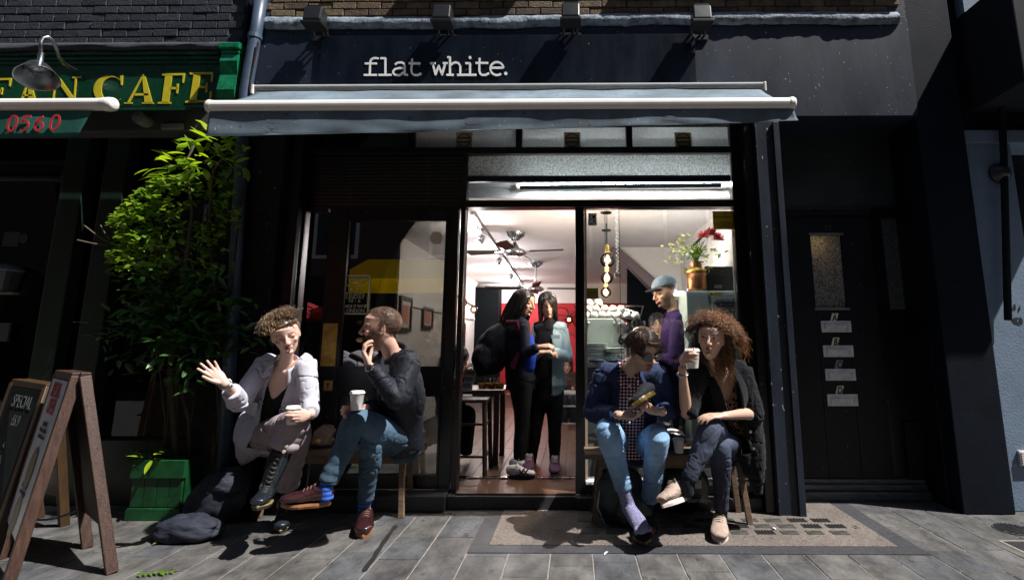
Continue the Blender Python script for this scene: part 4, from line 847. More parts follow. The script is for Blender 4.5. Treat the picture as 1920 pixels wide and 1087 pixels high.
lump('body', G(1165, 985)+Vector((-.0, .07, .19)), (.19, .12, .22), m_gr, gb, 6.2, .1); lump('front_pocket', G(1180, 985)+Vector((.03, -.03, .12)), (.14, .09, .13), m_gr, gb, 3.7, .1)
q = MB(); c = G(1125, 985); q.tube([c+Vector(a) for a in ((0, .0, .24), (-.02, -.04, .14), (.03, -.05, .03))], .006, 6); q.build('cord', m_steel, gb)
tb = thing('black_bag', 'black tote bag with pale print under the right bench between two people', 'bag', G(1290, 970))
c = G(1290, 968)+Vector((0, .1, 0)); lump('body', c+Vector((0, 0, .19)), (.19, .09, .21), m_blk, tb, 8.1, .06)
q = MB(); q.tube([c+Vector((.19*math.cos(t)-.02, -.03-.05*math.sin(t*2), .36+.05*math.sin(t))) for t in np.linspace(0, 3.14, 12)], .008, 6); q.build('rim', m_grey, tb)
letter('lettering', 'Borough', .05, m_paper, tb, c+Vector((.09, -.098, .10))); MB().box(c+Vector((.06, -.1, .2)), c+Vector((.11, -.096, .26))).build('print', m_paper, tb)
hb = thing('shoulder_bag', 'black shoulder bag with white trim on the right bench beside a cup', 'bag', P(1262, 840, -.05)); c = P(1260, 826, -.02)
lump('body', c+Vector((0, .05, .0)), (.12, .09, .085), mat('black_leather', (.012, .012, .016), .35), hb, 2.5, .06)
q = MB(); q.tube([c+Vector((.10*math.cos(t)-.01, -.035, .0+.085*math.sin(t))) for t in np.linspace(.9, 3.0, 12)], .012, 8); q.build('trim', m_white, hb, smooth=True)
# litter and stains
for i, (px, py, m_) in enumerate(((286, 1024, leafmat('fallen_leaf', (.25, .22, .08))), (712, 0, None), (1140, 1037, m_paper), (1598, 989, m_woodd), (868, 1005, m_woodd), (1455, 995, m_paper))):
    if m_ is None: continue
    c = G(px, py); me = leaf_me(.05, .02, m_, .3); o = bpy.data.objects.new('fallen_leaf' if i != 2 else 'paper_scrap', me); COL.objects.link(o); o.location = c+Vector((0, 0, .012)); o.rotation_euler = (.2, .1, i*1.3)
    WL[o.name] = c; tag(o, ('pale yellow leaf lying on the paving in front of the navy backpack', '', 'torn white paper scrap on the granite border strip', 'dark withered leaf on the aggregate panel right of the glass blocks', 'small dark leaf on the paving left of the aggregate panel', 'pale paper scrap on the aggregate panel beside the glass blocks')[i], 'leaf' if i not in (2, 5) else 'paper')
gl2 = G(285, 1078); lf = thing('green_sprig', 'green sprig lying on the paving at the bottom edge', 'sprig', gl2)
leaf_mass('foliage', lf, [(gl2+Vector((-.08+.012*i, .004*i-.02, .012)), (1, .6*(-1)**i, .12)) for i in range(14)], .05, .018, m_lmid, r)
q = MB(); a, b = G(742, 985), G(682, 1072); n_ = 26
def spill(u, v):
    p = a*(1-u)+b*u; wd = .016*(1+.5*mnoise.noise(Vector((u*9, 0, 0))))*(1 if .03 < u < .97 else .3); return (p.x+(v-.5)*2*wd+.008*mnoise.noise(Vector((u*6, 5, 0))), p.y, .0055)
q.grid(spill, n_, 1); tag(q.build('water_stain', mat('wet_stone', (.022, .022, .022), .35)), kind='structure')
# ---------------------------------------------------------------- across the street (mirrored in the panes)
ob = thing('opposite_house', 'brick house across the street behind the market stalls', 'house', (0, -9.5, 0))
MB().box((-30, -13, 0), (34, -9.5, 11)).build('wall', mat('soot_brick', (.11, .085, .07), .9, var=.4, vs=20), ob)
for i in range(9):
    for k in range(3): 
        f = MB().box((-14+i*3.3, -9.52, 3.6+k*2.6), (-12.7+i*3.3, -9.46, 5.2+k*2.6)).build('window', m_white, ob); MB().box((-13.9+i*3.3, -9.46, 3.7+k*2.6), (-12.8+i*3.3, -9.45, 5.1+k*2.6)).build('pane', m_blk, f)
MB().box((-16, -9.49, 0), (16, -9.4, 3.1)).build('shopfronts', m_blackm, ob)
for xx_, nm_ in ((-26, 'left'), (34, 'right')):
    hh_ = thing('sky_block_house', 'unseen house added to block skylight at the %s end of the street' % nm_, 'house', (xx_, -4, 0)); MB().box((xx_-4, -9.4, 0), (xx_+4, 12, 13)).build('wall', bpy.data.materials['soot_brick'], hh_)  # unseen blocks added at both street ends to cut skylight
ys = thing('market_stall', 'market stall under a bright yellow canopy across the street', 'stall', (-3.7, -6.4, 0))
m_yc = leafmat('yellow_canvas', (.45, .40, .02), .92)
q = MB(); q.add([(-4.9, -5.6, 2.55), (-2.55, -5.6, 2.55), (-2.55, -7.3, 3.22), (-4.9, -7.3, 3.22)], [(0, 1, 2, 3)]); q.build('canopy', m_yc, ys, solid=.004); q = MB(); q.add([(-4.9, -5.6, 2.26), (-2.55, -5.6, 2.26), (-2.55, -5.6, 2.548), (-4.9, -5.6, 2.548)], [(0, 1, 2, 3)]); q.build('valance', m_yc, ys, solid=.004)
for x in (-4.8, -2.65):
    for y in (-5.7, -7.2): MB().box((x-.03, y-.03, 0), (x+.03, y+.03, 2.5)).build('post', m_grey, ys)
MB().box((-4.8, -7.1, .6), (-2.65, -5.9, .9)).build('counter', m_woodd, ys)
pr_ = thing('parasol', 'red market parasol across the street beside the yellow stall', 'parasol', (-6.1, -6.0, 0))
q = MB(); q.lathe((-6.1, -6.0, 1.75), [(1.1, 0), (1.1, .12), (.6, .34), (.0, .5)], 8); q.build('canopy', mat('red_canvas', (.42, .015, .03), .7), pr_); MB().box((-6.13, -6.03, 0), (-6.07, -5.97, 2.1)).build('pole', m_white, pr_)

# ---------------------------------------------------------------- lamps inside
def plight(name, at, e, col, rad=.03):
    l = bpy.data.lights.new(name, 'POINT'); l.energy = e; l.color = col; l.shadow_soft_size = rad
    o = bpy.data.objects.new(name, l); COL.objects.link(o); o.location = at; return o
WARM = (1, .66, .36)
bt = thing('added_strip_light', 'added white strip light that lights the frosted transom glass from behind', 'lamp', (.75, .44, 2.8))  # added lamp, lights the transom panes and counter from inside
MB().box((-.55, .50, 2.735), (1.45, .565, 2.775), .005).build('housing', m_white, bt); q = MB(); q.tube([(-.5, .45, 2.755), (1.42, .45, 2.755)], .02, 10); q.build('tube', m_tube, bt)
rl = thing('roller_blind', 'slim blue roller blind tube across the clear strip above the window', 'blind', (.7, .4, 2.6)); q = MB(); q.tube([P(975, 352, .36), P(1352, 347, .36)], .022, 12); q.build('tube', mat('blue_blind', (.08, .14, .17), .5), rl, smooth=True)
lt = thing('added_strip_light', 'unseen strip light added on the fridge top behind the black box', 'lamp', (1.3, 1.02, 1.9)); MB().box((.95, 1.03, 1.72), (1.46, 1.08, 1.76)).build('housing', m_white, lt); q = MB(); q.tube([(.98, 1.055, 1.78), (1.44, 1.055, 1.78)], .02, 10); q.build('tube', m_tube, lt)  # unseen lamp added to brighten the ceiling over the counter
PY = .75
pend = [((1139, 487), 'upper', .075), ((1138, 521), 'middle', .062), ((1136, 548), 'lower', .055)]
for i, ((px, py), w_, rd) in enumerate(pend):
    c = P(px, py, PY+.08*i); t = thing('pendant_lamp', '%s of the three round glass pendant lamps hanging in the window' % w_, 'lamp', c, 'glass pendant lamps in the window')
    top = P(1138-3*i, 400+33*(i % 2), PY+.08*i); q = MB(); q.tube([c+Vector((0, 0, rd+.06)), Vector((c.x, c.y, top.z)), Vector((c.x, c.y, CZ+.2 if i == 0 else top.z+.08))], .004, 5); q.build('flex', m_blk, t)
    q = MB(); q.lathe(c, [(.012, rd+.075), (.02, rd+.05), (.022, rd)], 12); q.build('cap', m_brass, t, smooth=True)
    q = MB(); q.ball(c, rd, 24, 16); q.build('globe', m_amber, t, smooth=True)
    q = MB(); q.tube([c+Vector((.006*math.cos(k*2.1), .006*math.sin(k*2.1), -.03+.009*k)) for k in range(8)], .005, 5); q.build('filament', m_bulb, t)
    MB().lathe((c.x, c.y, top.z), [(.045, 0), (.05, .01), (.01, .02)], 16).build('disc', m_blk, t)
    plight('pendant_bulb', c, 20, (1, .93, .88))
wl_ = []
for i, (px, py, lab) in enumerate(((868, 567, 'amber globe wall lamp nearest the doorway on the left wall'), (889, 580, 'amber globe wall lamp further back on the left wall'))):
    Yw = (IX0+.22)/((px-1078)/958.)-D if False else None
    d = P(px, py, 1.)-Vector((0, -D, H)); k = (IX0+.16)/d.x; c = Vector((0, -D, H))+d*k
    t = thing('wall_lamp', lab, 'lamp', c, 'globe lamps on the left wall'); q = MB(); q.ball(c, .085, 20, 12); q.build('globe', m_amber, t, smooth=True); q = MB(); q.ball(c, .028, 10, 8); q.build('bulb', m_bulb, t)
    q = MB(); q.tube([(IX0, c.y-.15, c.z+.16), (IX0+.08, c.y-.06, c.z+.1), c+Vector((0, 0, .06))], .02, 8); q.build('arm', m_blk, t); plight('wall_bulb', c+Vector((.0, 0, 0)), 30, (1, .9, .84))
c = P(1067, 599, 7.7); t = thing('wall_lamp', 'amber globe lamp with black branches on the red back wall', 'lamp', c); q = MB(); q.ball(c, .09, 20, 12); q.build('globe', m_amber, t, smooth=True); q = MB(); q.ball(c, .035, 10, 8); q.build('bulb', m_bulb, t); plight('red_wall_bulb', c, 80, (1, .86, .74))
q = MB()
for k in range(7): q.tube([c+Vector((0, .2, .1)), c+Vector((.3*math.cos(k*.9), .2, .28*math.sin(k*.9))), c+Vector((.42*math.cos(k*.9+.4), .18, .36*math.sin(k*.9+.4)))], .014, 5)
q.build('branch', m_blk, t)
c = P(1134, 547, 7.7); t = thing('wall_lamp', 'amber globe lamp on the red wall seen through the window', 'lamp', c); q = MB(); q.ball(c, .09, 16, 12); q.build('globe', m_amber, t, smooth=True); q = MB(); q.ball(c, .035, 8, 6); q.build('bulb', m_bulb, t)
# track with spots along the ceiling
tr = thing('track_rail', 'metal ceiling track running to the back of the cafe', 'track', P(930, 480, 3)); a, b = P(868, 392, .0), P(986, 545, 0)
def onceil(px, py, z=CZ-.03):
    d = P(px, py, 1.)-Vector((0, -D, H)); return Vector((0, -D, H))+d*((z-H)/d.z)
A_, B_ = onceil(884, 400), onceil(984, 541); MB().bar(A_, B_, .035, .03).build('rail', m_steel, tr)
for i, (px, py) in enumerate(((885, 430), (909, 470), (933, 498), (950, 522))):
    f = [.30, .50, .68, .82][i]; base = onceil(870+(985-870)*f+2, 400+(543-400)*f, CZ-.03); k = [.1, .32, .56, .8][i]; base = A_*(1-k)+B_*k
    t = thing('spotlight', ('first', 'second', 'third', 'fourth')[i]+' small chrome spotlight from the doorway on the ceiling track', 'spotlight', base, 'spotlights on the ceiling track')
    ax = Vector((-.5, -.3, -.8)).normalized(); h_ = base+Vector((-.02, 0, -.12))
    MB().lathe(h_, [(.03, -.05), (.045, .0), (.05, .06), (.044, .06), (.03, .02), (0, .015)], 14, ax).build('can', m_steel, t, smooth=True); MB().bar(base, h_, .02, .02).build('stem', m_steel, t); q = MB(); q.ball(h_+ax*.045, .026, 10, 6); q.build('bulb', m_bulb, t); plight('spot_bulb', h_+ax*.1, 28, (1, .92, .9))
# ceiling fans
def fan(px, py, Yf, lab, a0, R_):
    c = P(px, py, Yf); t = thing('ceiling_fan', lab, 'ceiling fan', c, 'ceiling fans')
    MB().lathe((c.x, c.y, CZ-.09), [(.05, 0), (.12, .05), (.13, .088)], 20).build('canopy', m_steel, t, smooth=True); q = MB(); q.tube([(c.x, c.y, CZ-.08), (c.x, c.y, c.z+.05)], .014, 8); q.build('rod', m_steel, t)
    q = MB(); q.lathe(c, [(.02, .12), (.06, .05), (.13, .02), (.15, -.02), (.10, -.05), (0, -.06)], 24); q.build('motor', m_steel, t, smooth=True)
    for k in range(4):
        a = a0+k*math.pi/2; d = Vector((math.cos(a), math.sin(a), 0)); n = Vector((-d.y, d.x, 0)); up = Vector((0, 0, 1)); tilt = n*.072+up*.018
        MB().prism([c+d*.2-tilt*.8, c+d*R_-tilt, c+d*(R_+.03), c+d*R_+tilt, c+d*.2+tilt*.8], (0, 0, .012)).build('blade', m_woodd, t); MB().bar(c+d*.1, c+d*.25, .03, .012).build('blade_arm', m_steel, t)
fan(965, 472, 2.2, 'dark bladed ceiling fan nearest the doorway', -.15, .60); fan(1004, 541, 4.6, 'dark bladed ceiling fan further back in front of the red wall', .1, .85)
c = onceil(1003, 492, CZ-.01); sd = MB().lathe(c, [(.1, 0), (.09, -.03), (0, -.035)], 18).build('smoke_detector', m_white, None, True); tag(sd, 'round white smoke detector on the ceiling behind the fan', 'smoke detector')
# pictures on the left wall
m_pic = mat('picture_print', (.62, .26, .20), .6, var=.25, vs=4); m_mount = mat('mount_board', (.62, .58, .56), .7, var=.04)
def pic(x0, x1, yt0, yb0, lab):
    def onw(px, py): d = P(px, py, 1.)-Vector((0, -D, H)); return Vector((0, -D, H))+d*((IX0+.03)/d.x)
    a, b = onw(x0, (yt0+yb0)/2), onw(x1, (yt0+yb0)/2); zt_, zb_ = onw(x0, yt0).z, onw(x0, yb0).z
    t = thing('picture', lab, 'picture', (IX0+.03, (a.y+b.y)/2, zb_), 'framed prints on the left wall')
    for (ya, za), (yb_, zb2) in (((a.y, zb_), (a.y+.05, zt_)), ((b.y-.05, zb_), (b.y, zt_)), ((a.y+.052, zb_), (b.y-.052, zb_+.05)), ((a.y+.052, zt_-.05), (b.y-.052, zt_))): MB().box((IX0+.002, ya, za), (IX0+.04, yb_, zb2)).build('frame', m_woodd, t)
    MB().box((IX0+.002, a.y+.052, zb_+.052), (IX0+.02, b.y-.052, zt_-.052)).build('mount', m_mount, t); dy, dz = (b.y-a.y)*.25, (zt_-zb_)*.25; MB().box((IX0+.021, a.y+dy, zb_+dz), (IX0+.024, b.y-dy, zt_-dz*.9)).build('print', m_pic, t)
pic(750, 772, 553, 621, 'framed pink print seen through the glass door, left one'); pic(793, 812, 574, 616, 'framed pink print seen through the glass door, right one'); pic(862, 872, 604, 660, 'framed print on the left wall at the doorway edge')
MB().box((IX0+.001, 2.5, 1.78), (IX0+.03, 7.4, 1.83)).build('dado_rail', m_plast, None); tag(bpy.data.objects['dado_rail'], kind='structure')
# table by the doorway with newspaper, and tall stools
m_tt = mat('dark_table_wood', (.06, .03, .018), .4, var=.4, st=(1, 6, 1))
tz = PZ(890, 731, 1.0); tbx0, tbx1 = PX(820, 731, 1.0), PX(945, 731, 1.0)
ta = thing('counter_table', 'narrow dark wooden table along the left wall behind the doorway', 'table', ((tbx0+tbx1)/2, 1.3, FZ)); MB().box((tbx0, 1.0, tz-.04), (tbx1, 1.6, tz), .006).build('tabletop', m_tt, ta)
for x in (tbx0+.08, tbx1-.08):
    for y in (1.08, 1.52): MB().box((x-.025, y-.025, FZ), (x+.025, y+.025, tz-.041)).build('leg', m_tt, ta)
def stool(px, y, zt_, lab, wood, wd=.16):
    c = Vector((PX(px, 760, y), y, FZ)); t = thing('stool', lab, 'stool', c, 'stools inside the cafe'); MB().box(c+Vector((-wd, -wd, zt_-.03)), c+Vector((wd, wd, zt_)), .008).build('seat', wood, t)
    for sx in (-1, 1):
        for sy in (-1, 1): MB().bar(c+Vector((sx*wd*.85, sy*wd*.85, zt_-.03)), c+Vector((sx*wd, sy*wd, 0)), .03, .03).build('leg', wood, t)
    for z in (.18, .5): 
        for sx in (-1, 1): MB().bar(c+Vector((sx*wd*.93, -wd*.9, z*zt_/.75)), c+Vector((sx*wd*.93, wd*.9, z*zt_/.75)), .02, .02).build('stretcher', wood, t)
        MB().bar(c+Vector((-wd*.9, -wd*.93, z*zt_/.75)), c+Vector((wd*.9, -wd*.93, z*zt_/.75)), .02, .02).build('stretcher', wood, t)
stool(886, .85, .66, 'tall dark wooden stool at the table inside the doorway', m_woodd); stool(1060, 3.0, .52, 'low pale metal stool at the back on the right of the doorway', m_grey, .18)
nw = thing('newspaper', 'newspaper held open over the table by a seated reader', 'newspaper', P(875, 710, .92)); a, b, c_, d_ = P(845, 735, .9), P(884, 733, .9), P(896, 693, .98), P(850, 690, .98)
q = MB(); q.grid(lambda u, v: tuple((a*(1-u)+b*u)*(1-v)+(d_*(1-u)+c_*u)*v+Vector((0, .02*math.sin(u*3.1), 0))), 8, 6); q.build('sheet', m_paper, nw, solid=.002)
for i in range(3):
    f0, f1 = .18+.28*i, .36+.28*i; pt = lambda u, v: (a*(1-u)+b*u)*(1-v)+(d_*(1-u)+c_*u)*v+Vector((0, -.006+.02*math.sin(u*3.1), 0)); q = MB(); q.add([pt(.5, f0), pt(.9, f0), pt(.9, f1), pt(.5, f1)], [(0, 1, 2, 3)]); q.build('print_block', m_grey, nw)
for i in range(5):
    c = Vector((PX(905+8*i, 722, 1.2), 1.2+.06*(i % 2), tz)); n5 = ('nearest the newspaper', 'second from the newspaper', 'in the middle', 'fourth from the newspaper', 'furthest from the newspaper')[i]; q = MB(); q.lathe(c, [(.0, 0.001), (.03, .001), (.032, .09), (.03, .1)] if i % 2 else [(0, .001), (.04, .001), (.05, .05)], 12); tag(q.build('glass' if i % 2 else 'saucer', m_glass if i % 2 else m_brass), ('shallow brass dish on the dark table, ', 'small drinking glass on the dark table, ')[i % 2]+n5, 'glass' if i % 2 else 'dish', 'tableware on the dark table')
tb2 = thing('cafe_table', 'small dark table at the back right with brown cups', 'table', P(1062, 735, 4.2)); c = P(1062, 731, 4.2); MB().box((c.x-.3, c.y-.3, c.z-.04), (c.x+.4, c.y+.3, c.z)).build('tabletop', m_tt, tb2); MB().box((c.x-.04, c.y-.04, FZ), (c.x+.04, c.y+.04, c.z-.04)).build('leg', m_blk, tb2)
q = MB(); q.lathe((c.x-.05, c.y-.1, c.z), [(0, .001), (.06, .001), (.08, .12)], 14); tag(q.build('cup', mat('brown_glaze', (.2, .1, .05), .3)), 'brown cup on the small table at the back', 'cup')
# wide counter with espresso machine, plates, cups
m_ctr = mat('counter_front', (.30, .32, .34), .5, var=.1); CY = .62; cz = PZ(1140, 679, CY)
ct = thing('counter', 'pale serving counter behind the window', 'counter', (.7, .9, FZ)); MB().box((PX(1086, 690, CY), CY, cz-.05), (PX(1236, 690, CY), 1.4, cz), .006).build('worktop', mat('worktop', (.45, .46, .46), .35), ct); MB().box((PX(1086, 690, CY)+.03, CY+.05, FZ), (PX(1236, 690, CY)-.03, 1.38, cz-.051)).build('front', m_ctr, ct)
em = thing('espresso_machine', 'pale duck egg espresso machine, its flat back towards the window', 'espresso machine', P(1138, 660, .85)); EY = .86
m_egg = mat('duck_egg_enamel', (.50, .60, .58), .3, var=.05, spec=.6)
x0_, x1_ = PX(1094, 620, EY), PX(1176, 620, EY); z1_ = PZ(1138, 597, EY); z0_ = cz+.05
q = MB(); cr_ = .1; pts = [(x0_, z0_), (x1_-.02, z0_), (x1_, z0_+.1)]+[(x1_-cr_+cr_*math.cos(t)-.0, z1_-cr_+cr_*math.sin(t)) for t in np.linspace(0, math.pi/2, 8)]+[(x0_, z1_)]
q.prism([(x, EY, z) for x, z in pts], (0, .38, 0)); q.build('body', m_egg, em, bev=.006)
for px in (1103, 1153): c = P(px, 606, EY); MB().lathe(c, [(.016, -.0), (.016, .008), (.008, .014), (0, .014)], 12, (0, -1, 0)).build('bolt', m_steel, em, True)
letter('lettering', '6', .14, m_blk, em, P(1164.5, 645, EY-.004), sx=.8, bold=.006)
for sx in (x0_+.08, x1_-.1): MB().lathe((sx, EY+.1, cz), [(.03, 0), (.03, .05)], 10).build('foot', m_blk, em)
q = MB(); q.tube([(x1_-.06, EY+.2, z1_), (x1_-.06, EY+.2, z1_+.05), (x1_+.0, EY+.18, z1_+.10), (x1_+.08, EY+.16, z1_+.08), (x1_+.1, EY+.15, z1_-.1)], .011, 8); q.build('steam_pipe', m_steel, em, smooth=True)
q = MB(); q.box((x1_+.06, EY+.08, z1_-.22), (x1_+.19, EY+.3, z1_-.02), .01); q.build('group_head', m_steel, em)
for k in range(3): c = Vector((x1_+.08+.04*k, EY+.06, z1_-.02)); q = MB(); q.tube([c, c+Vector((.0, -.02, -.10))], .013, 8); q.build('handle', m_blk, em)
cups = random.Random(5)
m_china = mat('white_china', (.66, .68, .68), .25, var=.05)
cupme = unit(lambda q: q.lathe((0, 0, 0), [(.0, .07), (.025, .07), (.04, .045), (.047, .0), (.044, .0), (.036, .044), (0, .06)], 16), m_china, 'cup', True)
kk = 0
pos = []
for j in range(3):
    for i in range(7): pos.append((x0_+.02+.082*i+.015*j, EY+.06+.1*j, z1_))
for i in range(5): pos.append((x0_+.05+.082*i, EY+.10, z1_+.062))
for i in range(2): pos.append((x0_+.06+.09*i, EY+.12, z1_+.124))
ORD = ('first', 'second', 'third', 'fourth', 'fifth', 'sixth', 'seventh')
for n_, p in enumerate(pos):
    row = 'front' if n_ < 7 else 'middle' if n_ < 14 else 'rear' if n_ < 21 else 'upper' if n_ < 26 else 'topmost'; i_ = n_ % 7 if n_ < 21 else n_-21 if n_ < 26 else n_-26
    o = inst('cup', cupme, None, p, (0, cups.uniform(-.12, .12), cups.uniform(0, 6))); tag(o, 'white china cup, %s from the left in the %s layer on the espresso machine' % (ORD[i_], row), 'cup', 'upturned cups on the espresso machine')
m_plate = mat('grey_china', (.58, .65, .63), .3, var=.08)
plme = unit(lambda q: q.lathe((0, 0, 0), [(0, .0), (.06, .0), (.106, .012), (.115, .013), (.116, .022), (.108, .0225), (.06, .006), (0, .006)], 28), m_plate, 'plate', True)
for (px, n_, w_) in ((1117, 12, 'taller'), (1153, 9, 'lower')):
    c = P(px, 676, .72)
    for i in range(n_): o = inst('plate', plme, None, (c.x+cups.uniform(-.006, .006), c.y, cz+.0135*i+.001*0), (cups.uniform(-.02, .02), cups.uniform(-.02, .02), 0)); tag(o, 'grey china plate, %s in the %s stack behind the window' % ('topmost' if i == n_-1 else 'lowest' if i == 0 else ('second','third','fourth','fifth','sixth','seventh','eighth','ninth','tenth','eleventh')[i-1]+' from the bottom', w_), 'plate', 'plates stacked on the counter'); o.scale = (.92, .92, 1)
pf = thing('ladle', 'steel strainer ladle hanging against the pale espresso machine', 'ladle', P(1166, 615, .82)); a, b = P(1146, 587, .82), P(1158, 606, .82); q = MB(); q.tube([a, b], .012, 8); q.build('handle', m_steel, pf, smooth=True); c = P(1166, 616, .82); MB().lathe(c, [(.0, -.02), (.05, -.01), (.062, .012), (.058, .016), (0, .0)], 20, (0, -1, .1)).build('bowl', m_steel, pf, True)
gr = thing('coffee_grinder', 'coffee grinder with clear bean hopper beside the espresso machine', 'grinder', P(1186, 600, 1.15)); c = P(1186, 600, 1.15); q = MB(); q.lathe(c, [(.05, -.02), (.09, .05), (.11, .12), (.115, .13)], 18); q.build('hopper', glassmat('smoked_hopper', (.35, .35, .36)), gr, smooth=True); MB().lathe(c, [(.118, .13), (.118, .145), (0, .15)], 18).build('lid', m_blk, gr); MB().box(c+Vector((-.07, -.07, -.4)), c+Vector((.07, .07, -.02)), .02).build('body', m_steel, gr)
# tall pale cabinet with notice, urn of flowers and black speaker on top
FY = .60; fb0, fb1 = P(1292, 690, FY), P(1384, 545, FY)
fr_ = thing('drinks_fridge', 'pale mint fridge back with notices, inside the window at right', 'fridge', ((fb0.x+fb1.x)/2, FY, FZ)); m_mint = mat('mint_enamel', (.42, .52, .50), .35, var=.05, spec=.5)
MB().box((fb0.x, FY, FZ), (fb1.x, FY+.42, fb1.z), .012).build('body', m_mint, fr_); MB().box((fb0.x+.02, FY-.004, cz+.02), (PX(1330, 600, FY), FY-.0005, fb1.z-.02), .002).build('panel', m_mint, fr_)
a, b = P(1328, 547, FY-.012), P(1354, 552, FY-.012); lbl = MB().box((a.x, FY-.012, b.z-.012), (b.x, FY-.006, a.z)).build('warning_label', mat('yellow_label', (.75, .6, .02), .5), fr_); MB().prism([(a.x+.01, FY-.014, b.z-.008), (a.x+.045, FY-.014, b.z-.008), (a.x+.0275, FY-.014, a.z-.004)], (0, .001, 0)).build('warning_sign', m_ink, fr_); letter('lettering', 'WARNING', .022, m_ink, fr_, (a.x+.08, FY-.014, (a.z+b.z)/2-.01))
a, b = P(1335, 553, FY-.03), P(1387, 640, FY-.03); nt_ = MB().box((a.x, FY-.03, b.z), (b.x, FY-.02, a.z)).build('notice', mat('notice_paper', (.46, .52, .52), .7, var=.04), fr_)
for k, (t, s, by) in enumerate((('Licensing Act 2003', .03, 562), ('Notice of application for a', .026, 567), ('Premises Licence', .028, 572))): c = P(1361, by, FY-.033); letter('lettering', t, s, m_ink, fr_, (c.x, c.y, c.z-.01), bold=.0006, sx=.8)
for k in range(13):
    by = 579+k*4.3+(2 if k > 2 else 0); c, d2 = P(1341, by, FY-.032), P(1382-(k % 3)*6, by, FY-.032); letter('lettering', ('application for premises licence at this', 'address made to the council and may be', 'inspected during the office hours or')[k % 3], .017, mat('grey_ink', (.16, .17, .18), .7) if k == 0 else bpy.data.materials['grey_ink'], fr_, (c.x, c.y, c.z), align='LEFT', sx=.72)
ur = thing('copper_urn', 'copper milk churn used as a vase on top of the fridge', 'vase', P(1307, 541, .72)); c = P(1307, 541, .72); c.z = fb1.z; s_ = 1.0
m_cop = mat('aged_copper', (.34, .15, .07), .35, metal=.85, var=.5, vs=14); q = MB(); q.lathe(c, [(.0, .005), (.085, .005), (.092, .03), (.092, .17), (.088, .175)], 28); q.build('body', m_cop, ur, smooth=True); q = MB(); q.lathe(c, [(.088, .176), (.094, .178), (.094, .205), (.07, .225), (.058, .23)], 28); q.build('shoulder_band', m_brass, ur, smooth=True); q = MB(); q.lathe(c, [(.058, .231), (.055, .25), (.055, .28), (.062, .29), (.05, .29), (.048, .2)], 28); q.build('neck', m_cop, ur, smooth=True)
for s_ in (-1, 1): q = MB(); q.tube([c+Vector((s_*.09, 0, .16)), c+Vector((s_*.125, 0, .20)), c+Vector((s_*.12, 0, .235)), c+Vector((s_*.085, 0, .205))], .008, 8); q.build('handle', m_brass, ur, smooth=True)
fw = thing('bouquet', 'white blossom and red pincushion flowers in the copper churn', 'flowers', c+Vector((0, 0, .29))); r2_ = random.Random(9)
m_petal = leafmat('white_petal', (.42, .42, .36), .3); m_rp = mat('red_petal', (.55, .03, .035), .6, var=.3); lm_ = leafmat('bouquet_leaf', (.16, .26, .03), .35)
q = MB()
for k in range(26):
    d = Vector((r2_.uniform(-.75, .6), r2_.uniform(-.5, .4), 1)).normalized()*r2_.uniform(.12, .26); q.tube([c+Vector((0, 0, .27)), c+Vector((d.x*.5, d.y*.5, .27+d.z*.6)), c+Vector((d.x, d.y, .27+d.z))], .004, 5)
q.build('stem', lm_, fw)
wf = []
for k in range(60): wf.append((c+Vector((r2_.gauss(-.13, .06), r2_.gauss(-.05, .05), r2_.gauss(.40, .055))), (r2_.uniform(-1, 1), r2_.uniform(-1, .2), r2_.uniform(-.4, 1))))
for k in range(14): wf.append((c+Vector((r2_.gauss(.13, .05), r2_.gauss(-.04, .04), r2_.gauss(.36, .04))), (r2_.uniform(-1, 1), r2_.uniform(-1, .2), r2_.uniform(-.4, 1))))
leaves_on(fw, wf, [leaf_me(.055, .04, m_petal, .3), leaf_me(.045, .035, m_petal, .5)], r2_, 'petal')
leaves_on(fw, [(c+Vector((r2_.gauss(0, .1), r2_.gauss(-.03, .05), r2_.gauss(.36, .05))), (r2_.uniform(-1, 1), r2_.uniform(-1, .2), r2_.uniform(-.3, 1))) for k in range(46)], [leaf_me(.07, .035, lm_), leaf_me(.06, .03, m_lmid)], r2_)
for (px, py) in ((1320, 444), (1346, 449), (1333, 440)):
    h_ = P(px, py, .68); q = MB()
    for k in range(70):
        d = Vector((r2_.uniform(-1, 1), r2_.uniform(-1, 1), r2_.uniform(-.1, 1))).normalized(); q.tube([h_, h_+d*.04, h_+d*.065+Vector((0, 0, .006))], [.004, .004, .002], 4)
    q.build('flower_head', m_rp, fw)
bs = thing('black_speaker', 'black box standing on the fridge beside the copper churn', 'box', P(1352, 541, .78)); a, b = P(1324, 541, .74), P(1378, 499, .74); MB().box((a.x, .74, fb1.z+.002), (b.x, 1.0, b.z), .012).build('case', m_blk, bs); MB().box((a.x+.08, .735, fb1.z+.04), (a.x+.15, .7405, fb1.z+.07)).build('badge', m_grey, bs)
